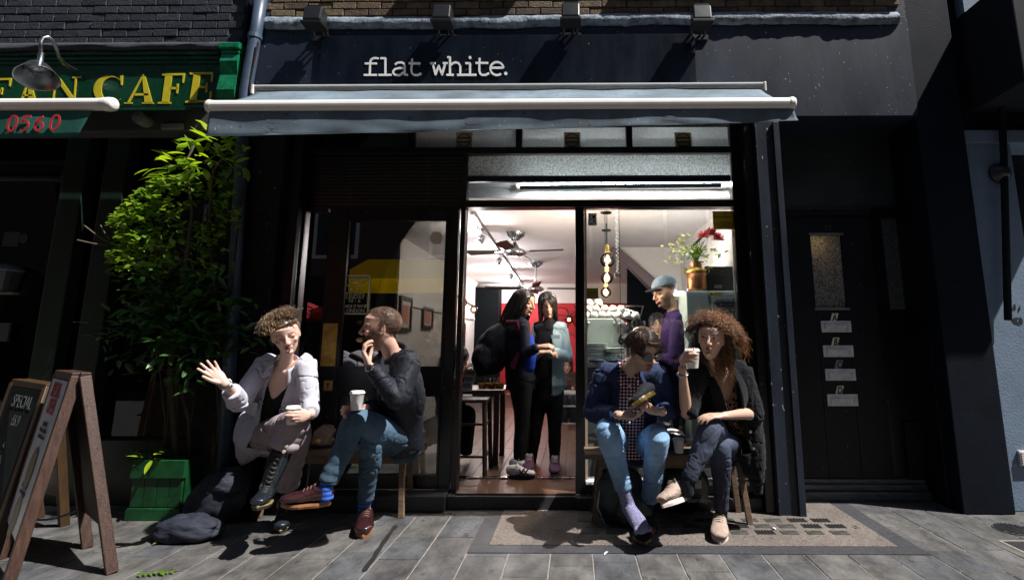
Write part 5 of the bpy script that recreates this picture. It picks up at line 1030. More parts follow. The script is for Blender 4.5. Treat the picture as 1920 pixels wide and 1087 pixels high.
# lattice balustrade at top right and stickers on the panes
lt_ = thing('stair_balustrade', 'dark pierced metal balustrade slanting up behind the flowers', 'balustrade', P(1340, 470, 1.4)); q = MB()
for k in range(3):
    x = 1338+13*k; q.prism([P(x, 505-2*k, 1.5), P(x+9, 505, 1.5), P(x+7, 425+4*k, 1.5), P(x-2, 430+4*k, 1.5)], (0, .02, 0)); q.build('panel', mat('pierced_metal', (.03, .033, .04), .4), lt_) if k == 2 else None
MB().bar(P(1296, 465, 1.5), P(1336, 423, 1.5), .05, .03).build('handrail', m_blk, lt_)
for k in range(9):
    a = P(1352+(k % 3)*13, 440+20*(k//3)+3*(k % 3), 1.47); MB().prism([a, a+Vector((.025, 0, .02)), a+Vector((.03, 0, .05)), a+Vector((.005, 0, .03))], (0, .004, 0)).build('cutout', m_plast, lt_)
def sticker(name, lab, x0, y0, x1, y1, m, parts=()):
    a, b = P(x0, y0, SY-.006), P(x1, y1, SY-.006); t = MB().box((a.x, SY-.007, b.z), (b.x, SY-.0035, a.z)).build(name, m, None, org=((a.x+b.x)/2, SY, b.z)); tag(t, lab, 'sticker')
    for tx, px, py, s in parts: c = P(px, py, SY-.0078); letter('lettering', tx, s, m_ink, t, (c.x, SY-.0085, c.z-.3*s))
    return t
sticker('sticker', 'square yellow sticker at the top right of the window', 1336, 396, 1387, 430, m_ystick, (('City of Westminster', 1361, 407, .024), ('Licensed to', 1361, 416, .02), ('place tables and chairs', 1361, 420, .018), ('on the highway', 1361, 424, .018), ('P', 1361, 401, .03)))
sticker('sticker', 'olive yellow sticker in the window beside the pendant lamps', 1099, 540, 1122, 560, mat('olive_sticker', (.30, .24, .03), .5), (('no smoking', 1110, 547, .02), ('in these premises', 1110, 552, .016)))
s = sticker('sticker', 'small white sticker reading I cup CK at the top left of the window', 1103, 400, 1119, 423, m_paper, (('CK', 1111, 416, .062), ('I', 1106, 406.5, .05)))
c = P(1113.5, 406, SY-.0085); MB().prism([(c.x-.016, SY-.0085, c.z+.008), (c.x+.016, SY-.0085, c.z+.008), (c.x+.01, SY-.0085, c.z-.018), (c.x-.01, SY-.0085, c.z-.018)], (0, .001, 0)).build('cup_print', m_ink, s)
sw = MB().box(P(1117, 560, 7.9), P(1127, 569, 7.98)); tag(sw.build('wall_plate', m_white), 'small white switch plate on the red wall', 'switch')
# hanging sign under transom, chain curtain
hc = thing('bead_chain', 'pale bead chain hanging inside the window beside the pendant lamps', 'chain', P(1158, 440, .6)); q = MB(); z0_, z1_ = PZ(1157, 512, .6), PZ(1158, 392, .6); x = PX(1157, 450, .6)
for k in range(34): q.ball((x+.006*(-1)**k, .6, z0_+(z1_-z0_)*k/33), .009, 6, 4)
tag(q.build('bead', m_plast, hc), kind='stuff'); MB().box((x-.025, .59, z0_-.04), (x+.03, .61, z0_-.003)).build('tag', m_grey, hc); q = MB(); q.tube([(x+.02, .58, PZ(1160, 690, .58)), (x+.02, .58, z1_)], .003, 5); q.build('cord', m_blk, hc)
# ---------------------------------------------------------------- people
def _h(ix, iy, iz, s):
    n = (ix*374761393+iy*668265263+iz*2147483647+s*974634777) & 0xFFFFFFFF; n = ((n ^ (n >> 13))*1274126177) & 0xFFFFFFFF; return ((n ^ (n >> 16)) & 0xFFFF)/32767.5-1
def vn(p, sc, seed=0):
    p = np.asarray(p)*sc; i = np.floor(p).astype(np.int64); f = p-i; f = f*f*(3-2*f); r = 0
    for a in (0, 1):
        for b in (0, 1):
            for c in (0, 1): r = r+_h(i[:, 0]+a, i[:, 1]+b, i[:, 2]+c, seed)*(f[:, 0] if a else 1-f[:, 0])*(f[:, 1] if b else 1-f[:, 1])*(f[:, 2] if c else 1-f[:, 2])
    return r
def npv(me): a = np.empty(len(me.vertices)*3); me.vertices.foreach_get('co', a); return a.reshape(-1, 3)
def setv(me, v): me.vertices.foreach_set('co', v.ravel()); me.update()
def nrm(me): a = np.empty(len(me.vertices)*3); me.vertex_normals.foreach_get('vector', a); return a.reshape(-1, 3)
def vox(mb, size, sm=2):
    o = bpy.data.objects.new('vox', mb.mesh()); COL.objects.link(o); m = o.modifiers.new('r', 'REMESH'); m.mode = 'VOXEL'; m.voxel_size = size
    me = bpy.data.meshes.new_from_object(o.evaluated_get(bpy.context.evaluated_depsgraph_get())); old = o.data; bpy.data.objects.remove(o); bpy.data.meshes.remove(old)
    if sm: lap(me, sm)
    return me
def lap(me, it, k=.5):
    v = npv(me); e = np.empty(len(me.edges)*2, dtype=np.int32); me.edges.foreach_get('vertices', e); e = e.reshape(-1, 2); n = len(v)
    deg = np.bincount(e.ravel(), minlength=n)[:, None]
    for _ in range(it):
        acc = np.stack([np.bincount(e[:, 0], v[e[:, 1], c], n)+np.bincount(e[:, 1], v[e[:, 0], c], n) for c in range(3)], 1); v = v*(1-k)+k*acc/np.maximum(deg, 1)
    setv(me, v)
def colattr(me, c):
    a = me.color_attributes.new('Col', 'FLOAT_COLOR', 'POINT'); c = np.asarray(c); c = np.concatenate([c, np.ones((len(c), 1))], 1); a.data.foreach_set('color', c.ravel())
def cutmesh(me, drop):
    bm = bmesh.new(); bm.from_mesh(me); bm.verts.ensure_lookup_table(); bmesh.ops.delete(bm, geom=[bm.verts[i] for i in np.nonzero(drop)[0]], context='VERTS'); bm.to_mesh(me); bm.free(); me.update()
def cr_(P_, n):
    "smooth path through points (any dimension)"
    P_ = np.array(P_, float); k = len(P_); E_ = np.vstack([2*P_[0]-P_[1], P_, 2*P_[-1]-P_[-2]]); out = []
    for i in range(k-1):
        a, b, c, d = E_[i:i+4]
        for t in np.linspace(0, 1, n, endpoint=False): out.append(.5*(2*b+(c-a)*t+(2*a-5*b+4*c-d)*t*t+(3*b-a-3*c+d)*t**3))
    out.append(P_[-1]); return np.array(out)
def limb(mb, pts, rad, n=18, seg=6, up=None, rnd_=.6, wob=0, wf=40, w0=.5):
    rad = [(q, q) if not hasattr(q, '__len__') else q for q in rad]; a = cr_([list(p)+list(q) for p, q in zip(pts, rad)], seg); p = a[:, :3]; r_ = a[:, 3:]
    if wob:
        t = np.linspace(0, 1, len(p)); r_ = r_*(1+wob*np.sin(t*wf)*np.clip((t-w0)/(1-w0), 0, 1))[:, None]
    mb.tube([Vector(x) for x in p], [tuple(x) for x in r_], n, up=up, round_=rnd_); return mb
def V(*a): return Vector(a)

class Head:
    def __init__(s, c, f, u, H_): s.c = Vector(c); s.f = Vector(f).normalized(); u = Vector(u); s.u = (u-s.f*u.dot(s.f)).normalized(); s.l = s.u.cross(s.f); s.H = H_
    def w(s, x, y, z): return s.c+(s.l*x+s.f*y+s.u*z)*s.H
    def loc(s, P_): q = (np.asarray(P_)-np.array(s.c))/s.H; return np.stack([q @ np.array(s.l), q @ np.array(s.f), q @ np.array(s.u)], 1)
    def rot(s): return Matrix((s.l, s.f, s.u)).transposed()
    def build(s, mb, fem=False, nose=1., jaw=1.):
        R_ = s.rot(); H_ = s.H; k = .93 if fem else 1.
        mb.ball(s.w(0, -.04, .125), (.335*H_, .425*H_, .375*H_), 28, 20, R_)
        prof = [(.20, .02, .315, .385), (.08, .03, .318, .375), (-.02, .035, .315, .365), (-.14, .055, .30*k, .345), (-.25, .085, .268*k*jaw, .305), (-.34, .115, .225*k*jaw, .265), (-.42, .16, .165*k*jaw, .21), (-.47, .20, .11*k*jaw, .15)]
        mb.tube([s.w(0, y, z) for z, y, a, b in prof], [(a*H_*1.06, b*H_) for z, y, a, b in prof], 28, up=s.l, round_=.35)
        mb.tube([s.w(0, .385, .06), s.w(0, .425, -.02), s.w(0, .462*nose, -.09), s.w(0, .485*nose, -.135), s.w(0, .455, -.165), s.w(0, .40, -.175)], [(.036*H_, .03*H_), (.036*H_, .036*H_), (.045*H_, .04*H_), (.05*H_, .042*H_), (.062*H_, .03*H_), (.05*H_, .02*H_)], 12, up=s.l)
        for q in (-1, 1):
            mb.ball(s.w(.055*q, .415, -.148), .036*H_, 10, 8)
            limb(mb, [s.w(.25*q, .26, .05), s.w(.16*q, .355-.012*fem, .088), s.w(.05*q, .385-.012*fem, .075)], [(.028-.006*fem)*H_]*3, 8, 3)
            mb.ball(s.w(.19*q, .255, -.12), (.085*H_, .09*H_, .07*H_), 12, 8, R_)
            er = R_ @ Matrix.Rotation(.35*q, 3, 'Z') @ Matrix.Rotation(.2, 3, 'X')
            q_ = [s.w(q*(.318+.022*max(0, math.cos(t))), -.05-.065*math.cos(t), -.045+.115*math.sin(t)) for t in np.linspace(-2.2, 2.9, 14)]; mb.tube(q_, .021*H_, 8)
            mb.ball(s.w(.315*q, -.04, -.05), (.022*H_, .065*H_, .10*H_), 12, 8, er)
        limb(mb, [s.w(-.105, .345, -.272), s.w(-.045, .408, -.252), s.w(0, .415, -.258), s.w(.045, .408, -.252), s.w(.105, .345, -.272)], [.01*H_, .022*H_, .02*H_, .022*H_, .01*H_], 8, 3)
        limb(mb, [s.w(-.095, .345, -.285), s.w(-.03, .402, -.303), s.w(.03, .402, -.303), s.w(.095, .345, -.285)], [.01*H_, .026*H_, .026*H_, .01*H_], 8, 3)
        mb.ball(s.w(0, .30, -.415), (.085*H_, .085*H_, .065*H_), 12, 8, R_)
    def shape(s, me, fem=False):
        v = npv(me); L_ = s.loc(v); near = (np.abs(L_[:, 2]) < .75) & (np.hypot(L_[:, 0], L_[:, 1]) < .7); g = lambda c, sg: np.exp(-(((L_-np.array(c))/np.array(sg))**2).sum(1))*near; d = np.zeros_like(v); F, U, LL = np.array(s.f), np.array(s.u), np.array(s.l)
        for q in (-1, 1):
            d -= F*((.042 if fem else .05)*s.H*g((q*.145, .37, .0), (.075, .14, .042)))[:, None]; d -= F*(.03*s.H*g((q*.07, .40, -.01), (.04, .12, .05)))[:, None]
            d -= (LL*q)*(.03*s.H*g((q*.27, .2, -.27), (.08, .15, .09)))[:, None]; d -= (LL*q)*(.008*s.H*g((q*.31, .2, .12), (.08, .12, .1)))[:, None]
            d -= F*(.018*s.H*g((q*.115, .36, -.285), (.025, .08, .03)))[:, None]
        d -= F*(.028*s.H*g((0, .42, -.279), (.085, .1, .0095)))[:, None]; d -= F*(.022*s.H*g((0, .40, -.345), (.07, .1, .022)))[:, None]; d -= F*(.012*s.H*g((0, .43, -.215), (.018, .1, .025)))[:, None]
        setv(me, v+d)
    def color(s, me, skin, lip, brow, hairc=None, beard=None, beardk=0., scalp=None, lid=.0, bald=0., blush=.5, zones=()):
        v = npv(me); L_ = s.loc(v); x, y, z = L_.T; ax = np.abs(x); near = (np.abs(z) < .8) & (np.hypot(x, y) < .62)
        c = np.tile(np.array(skin), (len(v), 1))*(1+.05*vn(v, 30, 3)+.05*vn(v, 9, 5))[:, None]
        def mix(m, col): nonlocal c; m = np.clip(m, 0, 1)[:, None]; c = c*(1-m)+np.array(col)*m
        g = lambda cx, cy, cz, a, b, e: np.exp(-(((ax-cx)/a)**2+((y-cy)/b)**2+((z-cz)/e)**2))*near
        red = (skin[0]*.98, skin[1]*.62, skin[2]*.60); mix(blush*.55*(g(.19, .3, -.13, .1, .2, .08)+.9*g(0, .46, -.13, .07, .1, .05)+.8*g(.35, -.03, -.03, .06, .1, .12)), red); mix(.35*g(.14, .34, -.03, .09, .15, .03), (skin[0]*.72, skin[1]*.62, skin[2]*.64))
        if beardk:
            b = np.clip((-.17-z)*14, 0, 1)*np.clip((y+.05+(z+.3)*.0)*12, 0, 1)*(z > -.53)*near; b = np.maximum(b, np.clip((ax-.235)*18, 0, 1)*np.clip((.04-z)*8, 0, 1)*np.clip((y+.06)*16, 0, 1)*np.clip((.24-y)*12, 0, 1)*near*(z > -.55))
            cheek = np.clip((ax-.06)*0+(-.215-z+.5*np.maximum(ax-.1, 0)+.0)*16, 0, 1); b = b*np.maximum(cheek, (ax > .2)); b *= np.clip((z+.56)*14, 0, 1); b *= (.88+.16*vn(v, 90, 8)); b *= 1-g(0, .40, -.28, .085, .12, .035)*.9; mix(beardk*b, beard)
        mix(g(0, .42, -.256, .075, .12, .022)*1.15+g(0, .41, -.302, .065, .12, .024)*1.15, lip); mix(.9*np.exp(-((z+.279)/.008)**2)*np.clip((.095-ax)*40, 0, 1)*np.clip((y-.3)*12, 0, 1)*near, (lip[0]*.3, lip[1]*.22, lip[2]*.22))
        bz = .098-.9*(ax-.15)**2*1.6; mix(.92*np.exp(-((z-bz)/.017)**2)*np.clip((ax-.045)*45, 0, 1)*np.clip((.245-ax)*30, 0, 1)*np.clip((y-.15)*10, 0, 1)*near*(.8+.4*vn(v, 220, 4)), brow)
        mix(.8*np.exp(-(((ax-.03)/.016)**2+((z+.178)/.011)**2))*np.clip((y-.38)*20, 0, 1)*near, (skin[0]*.25, skin[1]*.14, skin[2]*.12))
        if scalp:
            line = .30-.30*np.clip(.33-y, 0, 1)*1.0-.9*np.clip(.06-y, 0, .4); line = np.where(ax > .2, line-.35*np.clip(ax-.2, 0, 1), line)+bald*np.clip((y-.0)*2, 0, 1)*.16*(1-.5*(ax < .1))
            m = np.clip((z-line)*14, 0, 1)*near; m *= np.clip(.9+.15*vn(v, 240, 2), 0, 1); m *= 1-.65*bald*np.clip((y+.08)*3, 0, 1)*np.clip((z-.25)*6, 0, 1); mix(m*scalp[3], scalp[:3])
        for fn, col in zones: mix(fn(v), col)
        colattr(me, c)
    def eyes(s, par, skin, iris=(.08, .05, .03), gaze=(0, 0), op=.34, m=None, dark=.75):
        for q in (-1, 1):
            mb = MB(); mb.ball((0, 0, 0), 1, 40, 28); v = np.array(mb.v); ce = s.w(.147*q, .292, .004); Rr = .078*s.H
            a, b = v[:, 0], v[:, 2]; fr_ = v[:, 1] > 0; top = op*np.clip(1-(a/.80)**2, 0, 1)+gaze[1]*.35; bot = -.62*op*np.clip(1-(a/.80)**2, 0, 1)+gaze[1]*.6
            if gaze[1] < 0: top = np.minimum(top, op*.55*np.clip(1-(a/.8)**2, 0, 1)+gaze[1]*.65)
            inn_ = fr_ & (b < top) & (b > bot) & (np.abs(a) < .8); c = np.tile(np.array(skin)*np.array((.86, .76, .74)), (len(v), 1)); c[inn_] = (.66, .63, .60)
            ir = np.hypot(a-gaze[0], b-gaze[1]); c[inn_ & (ir < .40)] = iris; c[inn_ & (ir < .2)] = (.005, .005, .005)
            lash = fr_ & (np.abs(b-top) < .075) & (np.abs(a) < .84); c[lash] = np.array((.02, .012, .01))*dark+(1-dark)*np.array(skin)*.6; l2 = fr_ & (np.abs(b-bot) < .04) & (np.abs(a) < .78); c[l2] = np.array(skin)*np.array((.55, .42, .40))
            me = bpy.data.meshes.new('eye'); me.from_pydata([tuple(ce+(s.l*p[0]+s.f*p[1]+s.u*p[2])*Rr) for p in v], [], mb.f); me.update(); colattr(me, c); link('eye', me, m_eye, par, None, True)

m_eye = mat('eye', (1, 1, 1), .12, var=0., attr='Col', rvar=.02)
m_skin = mat('skin', (1, 1, 1), .48, var=.04, vs=40, bump=.06, bs=240, attr='Col', sss=.12, spec=.45)

def hand(mb, w, fwd, pal, sgn, curl, k=1.13, spread=.12, thumb=(.8, .5, .5)):
    "palm, four unequal fingers and a thumb; sgn*(fwd x pal) is the thumb side; curl = bend at the knuckle, middle and end joint of each finger"
    f = Vector(fwd).normalized(); p = Vector(pal); p = (p-f*p.dot(f)).normalized(); a = f.cross(p)*sgn; w = Vector(w)
    limb(mb, [w-f*.02*k, w+f*.02*k, w+f*.055*k, w+f*.09*k], [(.027*k, .02*k), (.031*k, .02*k), (.040*k, .017*k), (.038*k, .013*k)], 14, 4, up=a)
    L_ = ((.046, .027, .021), (.051, .031, .022), (.047, .029, .022), (.037, .021, .019)); off = (.029, .010, -.010, -.028); fw_ = (.092, .096, .092, .083)
    for i in range(4):
        d0 = (f+a*(spread*(1.5-i)/1.5)).normalized(); q = w+f*fw_[i]*k+a*off[i]*k; pts = [w+f*.05*k+a*off[i]*.8*k, q]; ang = 0
        for j in range(3): ang += curl[i][j]; q = q+(d0*math.cos(ang)+p*math.sin(ang))*L_[i][j]*k; pts.append(q)
        r0 = (.0105, .0105, .0102, .0092)[i]*k; mb.tube(pts, [r0, r0*1.04, r0*.95, r0*.88, r0*.76], 10, round_=.9)
    t0 = w+f*.022*k+a*.024*k+p*.006*k; out, pa, bend = thumb; d1 = (f*math.cos(out)+a*math.sin(out))*math.cos(pa)+p*math.sin(pa); t1 = t0+d1*.045*k; d2 = (d1+(f*.7+p*.5-a*.4)*bend).normalized(); t2 = t1+d2*.034*k; d3 = (d2+(p*.6+f*.3-a*.3)*bend*.7).normalized()
    mb.tube([w+f*.008*k+a*.008*k, t0, t1, t2, t2+d3*.027*k], [.014*k, .0165*k, .0125*k, .0115*k, .0095*k], 10, round_=.9)
CUP = [(.55, .75, .45)]*4

class Body:
    def __init__(s, **k): s.__dict__.update(k)
    def frame(s):
        s.lat = (s.shL-s.shR); s.axis = (s.neck-s.pel); s.lat = (s.lat-s.axis*(s.lat.dot(s.axis)/s.axis.length_squared)).normalized(); s.fwd = s.lat.cross(s.axis.normalized()).normalized()
    def spine(s, n=5): 
        b = s.fwd*(-.03); return [s.pel, s.pel.lerp(s.neck, .28)+b*.6, s.pel.lerp(s.neck, .55)+b, s.pel.lerp(s.neck, .82)+b*.6, s.neck]
    def core(s, mb, g=0., fem=False, k=1.1):
        R_ = ((.165, .125), (.138 if fem else .15, .108), (.158 if fem else .172, .122), (.14, .098), (.066, .06)); limb(mb, s.spine(), [(a*k+g, b*k+g) for a, b in R_[:4]]+[(R_[4][0]*k+g*.3, R_[4][1]*k+g*.3)], 28, 6, up=s.lat)
        limb(mb, [s.shR, s.pel.lerp(s.neck, .93), s.shL], [(.052*k+g, .052*k+g), (.062*k+g*.6, .062*k+g*.6), (.052*k+g, .052*k+g)], 18, 5)
    def tc(s, P_):
        q = np.asarray(P_)-np.array(s.pel); ax = np.array(s.axis); L2 = ax @ ax; t = q @ ax/L2; return t, q @ np.array(s.lat), q @ np.array(s.fwd)

def finish(me, name, m, par, amp=0., sc=10., seed=1, fine=.0, cut=None, thick=.004, col=None, smooth=True, off=0.):
    v = npv(me)
    if amp or off:
        n = nrm(me); w1 = v+.05*np.stack([vn(v, 6, seed+20), vn(v, 6, seed+21), vn(v, 6, seed+22)], 1); r0 = vn(v, sc*.6, seed+9); r1 = np.exp(-(vn(w1*np.array((.8, .8, 1.25)), sc*.95, seed)/.08)**2); r2 = np.exp(-(vn(w1*np.array((1.2, 1.2, .9)), sc*1.9, seed+3)/.11)**2); msk = np.clip(.5+1.2*vn(v, 5, seed+31), 0, 1); d = amp*(.35*r0-.75*r1*(.35+.65*msk)-.45*r2*msk+.15)+off
        if fine: d = d+fine*vn(v, sc*6, seed+7)
        setv(me, v+n*d[:, None]); v = npv(me)
    if col is not None: colattr(me, col(v))
    if cut is not None: cutmesh(me, cut(v))
    o = link(name, me, m, par, None, smooth)
    if cut is not None and thick: q = o.modifiers.new('thick', 'SOLIDIFY'); q.thickness = thick; q.offset = -1
    return o

def collar(par, B, m, r=.078, h=.05, flap=.055, open_=.6, name='collar', dz=0., r2=.03):
    up = B.axis.normalized(); mb = MB(); c0 = B.neck+up*(dz-.005)
    def fn(u, v):
        t = (u-.5)*2*(math.pi-open_); d = B.fwd*(-math.cos(t))+B.lat*math.sin(t); fr = max(0, -math.cos(t))*0+max(0, math.cos(math.pi-t))
        if v < .4: k = v/.4; return tuple(c0+d*(r*(1-.1*k))+up*(h*k*(1-.35*fr)-.02*fr)+B.fwd*.02*fr)
        k = (v-.4)/.6; return tuple(c0+d*(r*.9+r2*k+.006*math.sin(k*3.1))+up*(h*(1-.35*fr)-flap*k*(1+.35*fr)-.02*fr)+B.fwd*(.02*fr))
    mb.grid(fn, 40, 8); return mb.build(name, m, par, smooth=True, solid=.006)

def strands(mb, hd, roots, comb, ln, seg=8, rad=.006, curl=0., freq=3., grav=.0, stiff=.75, skull=1.04, seed=0, taper=.25, lift=.25):
    r = random.Random(seed); E_ = Vector((.335, .425, .375))*skull; C_ = Vector((0, -.04, .125))
    for p in roots:
        p = Vector(p); n = Vector((p.x/.335**2, (p.y+.04)/.425**2, (p.z-.125)/.375**2)).normalized(); L_ = ln(p)*r.uniform(.75, 1.2); d = (Vector(comb(p)).normalized()+n*lift+Vector((r.gauss(0, .12), r.gauss(0, .12), r.gauss(0, .12)))).normalized(); pts = []; q = p.copy(); ph = r.uniform(0, 6.28); st = L_/seg; fq = freq*r.uniform(.8, 1.25); cu_r = curl*r.uniform(.6, 1.3); a1 = n.orthogonal().normalized()
        for i in range(seg+1):
            a1 = (a1-d*a1.dot(d)).normalized(); b1 = d.cross(a1); t = i/seg; o = (a1*math.cos(ph+t*fq*6.28)+b1*math.sin(ph+t*fq*6.28))*cu_r*min(1, t*3); pts.append(hd.w(*(q+o))); d = (d*stiff+Vector(comb(q)).normalized()*(1-stiff)+Vector((0, 0, -grav))*t).normalized(); q = q+d*st
            e = Vector(((q.x-C_.x)/E_.x, (q.y-C_.y)/E_.y, (q.z-C_.z)/E_.z))
            if e.length < 1 and q.z > -.25: e.normalize(); q = Vector((e.x*E_.x+C_.x, e.y*E_.y+C_.y, e.z*E_.z+C_.z))
        rr = [rad*hd.H*(1-(1-taper)*(i/seg)**1.5) for i in range(seg+1)]; mb.tube(pts, [(a, a*.55) for a in rr], 4)
def scalp_roots(n, mask, seed=0):
    r = random.Random(seed); out = []
    while len(out) < n:
        d = Vector((r.gauss(0, 1), r.gauss(0, 1), r.gauss(0, 1))).normalized(); p = Vector((d.x*.338, d.y*.43-.04, d.z*.38+.125))
        if mask(p): out.append(p)
    return out
def cap(mb, hd, mask, k=1.03, n=48, m=36):
    v = []; idx = {}; fs = []
    for i in range(m+1):
        for j in range(n):
            a, b = math.pi*i/m, 2*math.pi*j/n; v.append(Vector((.338*k*math.sin(a)*math.cos(b), .43*k*math.sin(a)*math.sin(b)-.04, .38*k*math.cos(a)+.125)))
    ok = [mask(p) for p in v]
    for i in range(m):
        for j in range(n):
            f = (i*n+j, (i+1)*n+j, (i+1)*n+(j+1) % n, i*n+(j+1) % n)
            if all(ok[q] for q in f): fs.append(f)
    mb.add([hd.w(*p) for p in v], fs)
def hairline(p, top=.31, side=.10, back=-.30):
    "true where scalp hair grows"
    if p.y > .18: return p.z > top-.5*max(0, abs(p.x)-.12)-.9*max(0, .30-p.y)*0
    if p.y > -.02: return p.z > side+(top-side)*max(0, (p.y+.02)/.2)*.8
    return p.z > back

def foot(mb, heel, toe, up, k=1., wd=.048, ht=.075, sole=True):
    heel, toe, up = Vector(heel), Vector(toe), Vector(up); f = (toe-heel); L_ = f.length; f.normalize(); up = (up-f*up.dot(f)).normalized(); s_ = f.cross(up)
    pr = ((.0, .030, ht*.5), (.10, .038, ht*.62), (.28, .040, ht*.66), (.45, .042, ht*.56), (.62, .048, ht*.42), (.80, .050, ht*.36), (.92, .043, ht*.31), (.99, .031, ht*.25))
    mb.tube([heel+f*(t*L_)+up*(h_*.95+.012) for t, w_, h_ in pr], [(w_*k*wd*1.05/.048, h_) for t, w_, h_ in pr], 18, up=s_, round_=.5); return L_, f, up, s_
def sole(mb, heel, toe, up, k=1., th=.028, wd=.053, lift=.0, n=28):
    heel, toe, up = Vector(heel), Vector(toe), Vector(up); f = (toe-heel); L_ = f.length; f.normalize(); up = (up-f*up.dot(f)).normalized(); s_ = f.cross(up); out = []
    for i in range(n):
        t = 2*math.pi*i/n; c = .5-.515*math.cos(t); w_ = np.interp(c, [-.05, .05, .25, .45, .65, .85, 1.02], [.3, .72, .8, .76, 1, .9, .3]); y = math.copysign(abs(math.sin(t))**.75, math.sin(t)); out.append((heel+f*(c*L_)+s_*(y*wd*w_*k)+up*(lift*max(0, c-.75)*.4), c))
    a = [p for p, c in out]; n_ = len(a); b = [p+up*th for p in a]; m_ = [p+up*th*.5+(p-(heel+f*(L_*.5))).normalized()*.004 for p in a]
    mb.add(a+m_+b, [tuple(range(n_-1, -1, -1)), tuple(range(2*n_, 3*n_))]+[(i, (i+1) % n_, n_+(i+1) % n_, n_+i) for i in range(n_)]+[(n_+i, n_+(i+1) % n_, 2*n_+(i+1) % n_, 2*n_+i) for i in range(n_)])
def shoe(par, heel, toe, up, ankle, m_up, m_sole, m_lace=None, k=1., ht=.078, th=.028, shaft=0., shaft_r=.05, nl=4, name='shoe', wd=.05, welt=None, collar_r=.045):
    heel, toe, up = Vector(heel), Vector(toe), Vector(up).normalized(); mb = MB(); L_, f, u, s_ = foot(mb, heel+up*th*.6, toe+up*th*.6, up, k, wd, ht); ank = heel+f*(L_*.22)+u*(ht+.02); A_ = Vector(ankle); dr_ = (A_-ank)
    if shaft: top = ank+dr_.normalized()*shaft; limb(mb, [ank-u*.03, ank, ank.lerp(top, .5), top], [.044*k, .043*k, shaft_r*k*.95, shaft_r*k], 18, 4, rnd_=.15)
    else: limb(mb, [ank-u*.05, ank-u*.01, ank+u*.005], [(.043*k, .05*k), (.040*k, .046*k), (collar_r*k*.9, collar_r*k)], 16, 3, up=s_, rnd_=.2)
    me = vox(mb, .005, 3); o = finish(me, name, m_up, par, .0025, 22, int(abs(heel.x)*100), 0)
    q = MB(); sole(q, heel, toe, up, k, th, wd*1.0); so_ = q.build('sole', m_sole, o, smooth=False)
    if welt: q = MB(); sole(q, heel+up*(th*.55), toe+up*(th*.55), up, k, th*.5, wd*1.06); q.build('welt', welt, o)
    if m_lace:
        q = MB()
        for i in range(nl):
            t = .36+.07*i; hh = np.interp(t, [.28, .45, .62, .8], [.66, .56, .42, .33])*ht*1.93+.011+th*.6; c = heel+f*(t*L_)+u*(hh+.002); q.tube([c-s_*.024*k-u*.006, c+u*.004, c+s_*.024*k-u*.006], .0045, 6)
        c = heel+f*(.33*L_)+u*(ht*1.3+.01+th*.6); 
        for sg_ in (-1, 1): q.tube([c, c+s_*sg_*.025+u*.008, c+s_*sg_*.035-u*.008+f*.01, c+s_*sg_*.01+f*.01], .004, 5)
        if shaft:
            n2 = int(shaft/.028); d = dr_.normalized(); fo = (f-d*f.dot(d)).normalized(); s2 = d.cross(fo)
            for i in range(n2):
                c = ank+d*(.01+.028*i)+fo*(.046*k+.0015*i)
                for sg_ in (-1, 1): q.tube([c-s2*.022*sg_, c+fo*.008+d*.006, c+s2*.022*sg_+d*.016], .0045, 5)
        q.build('laces', m_lace, o, smooth=True)
    return o
def cup(lab, c, h, r, grp=None, tilt=(0, 0, 1)):
    t = thing('paper_cup', lab, 'cup', c, 'white takeaway cups'); ax = Vector(tilt).normalized(); c = Vector(c); MB().lathe(c, [(0, 0), (r*.72, 0), (r*.74, h*.02), (r*.97, h*.86), (r*.99, h*.87)], 28, ax).build('sleeve', m_cup, t, True)
    MB().lathe(c, [(r*1.05, h*.855), (r*1.08, h*.87), (r*1.06, h*.9), (r*.98, h*.905), (r*.94, h*.99), (r*.9, h), (r*.85, h*.985), (0, h*.975)], 28, ax).build('lid', m_lid, t, True); return t
m_cup = mat('paper_cup_board', (.74, .73, .72), .55, var=.04); m_lid = mat('white_plastic_lid', (.80, .79, .78), .3, var=.02)

def person(label, B, hd, skin, lip, brow, fem=False, voxel=.004, hands=(), legs=True, hair_kw=None, eye_kw=None, nose=1., jaw=1., neckr=None, zones=(), k=1.1, armr=1., op=None):
    par = thing('person', label, 'person', (B.pel.x, B.pel.y, .0 if B.pel.y < .3 else FZ)); B.frame(); mb = MB(); B.core(mb, -.008, fem, k); hd.build(mb, fem, nose, jaw); H_ = hd.H
    nr = neckr or (.165 if fem else .205); limb(mb, [B.neck-B.axis.normalized()*.06, B.neck.lerp(hd.w(0, -.10, -.32), .5), hd.w(0, -.10, -.30), hd.w(0, -.06, -.1)], [(nr*1.35*H_, nr*1.1*H_), (nr*1.02*H_, nr*H_), (nr*1.03*H_, nr*1.05*H_), (nr*1.0*H_, nr*1.05*H_)], 20, 5, up=hd.l)
    for sh, el, wr_ in ((B.shL, B.elL, B.wrL), (B.shR, B.elR, B.wrR)):
        d = (wr_-el); limb(mb, [sh, sh.lerp(el, .5), el, el+d*.3, el+d*.7, wr_], [.046*k*armr, .042*k*armr, .036*k*armr, .037*k*armr, .028*k*armr, .0235*k*armr], 16, 5)
    if legs:
        for hp, kn, an in ((B.hpL, B.knL, B.anL), (B.hpR, B.knR, B.anR)): d = an-kn; limb(mb, [hp, hp.lerp(kn, .5), kn, kn+d*.3, kn+d*.75, an], [.07*k, .06*k, .05*k, .048*k, .034*k, .032*k], 14, 5)
    for h_ in hands: hand(mb, *h_)
    me = vox(mb, voxel, 2); hd.shape(me, fem); hk = dict(hair_kw or {}); hd.color(me, skin, lip, brow, zones=zones, **hk); link('body', me, m_skin, par, None, True)
    if eye_kw is not None: hd.eyes(par, skin, **eye_kw)
    return par
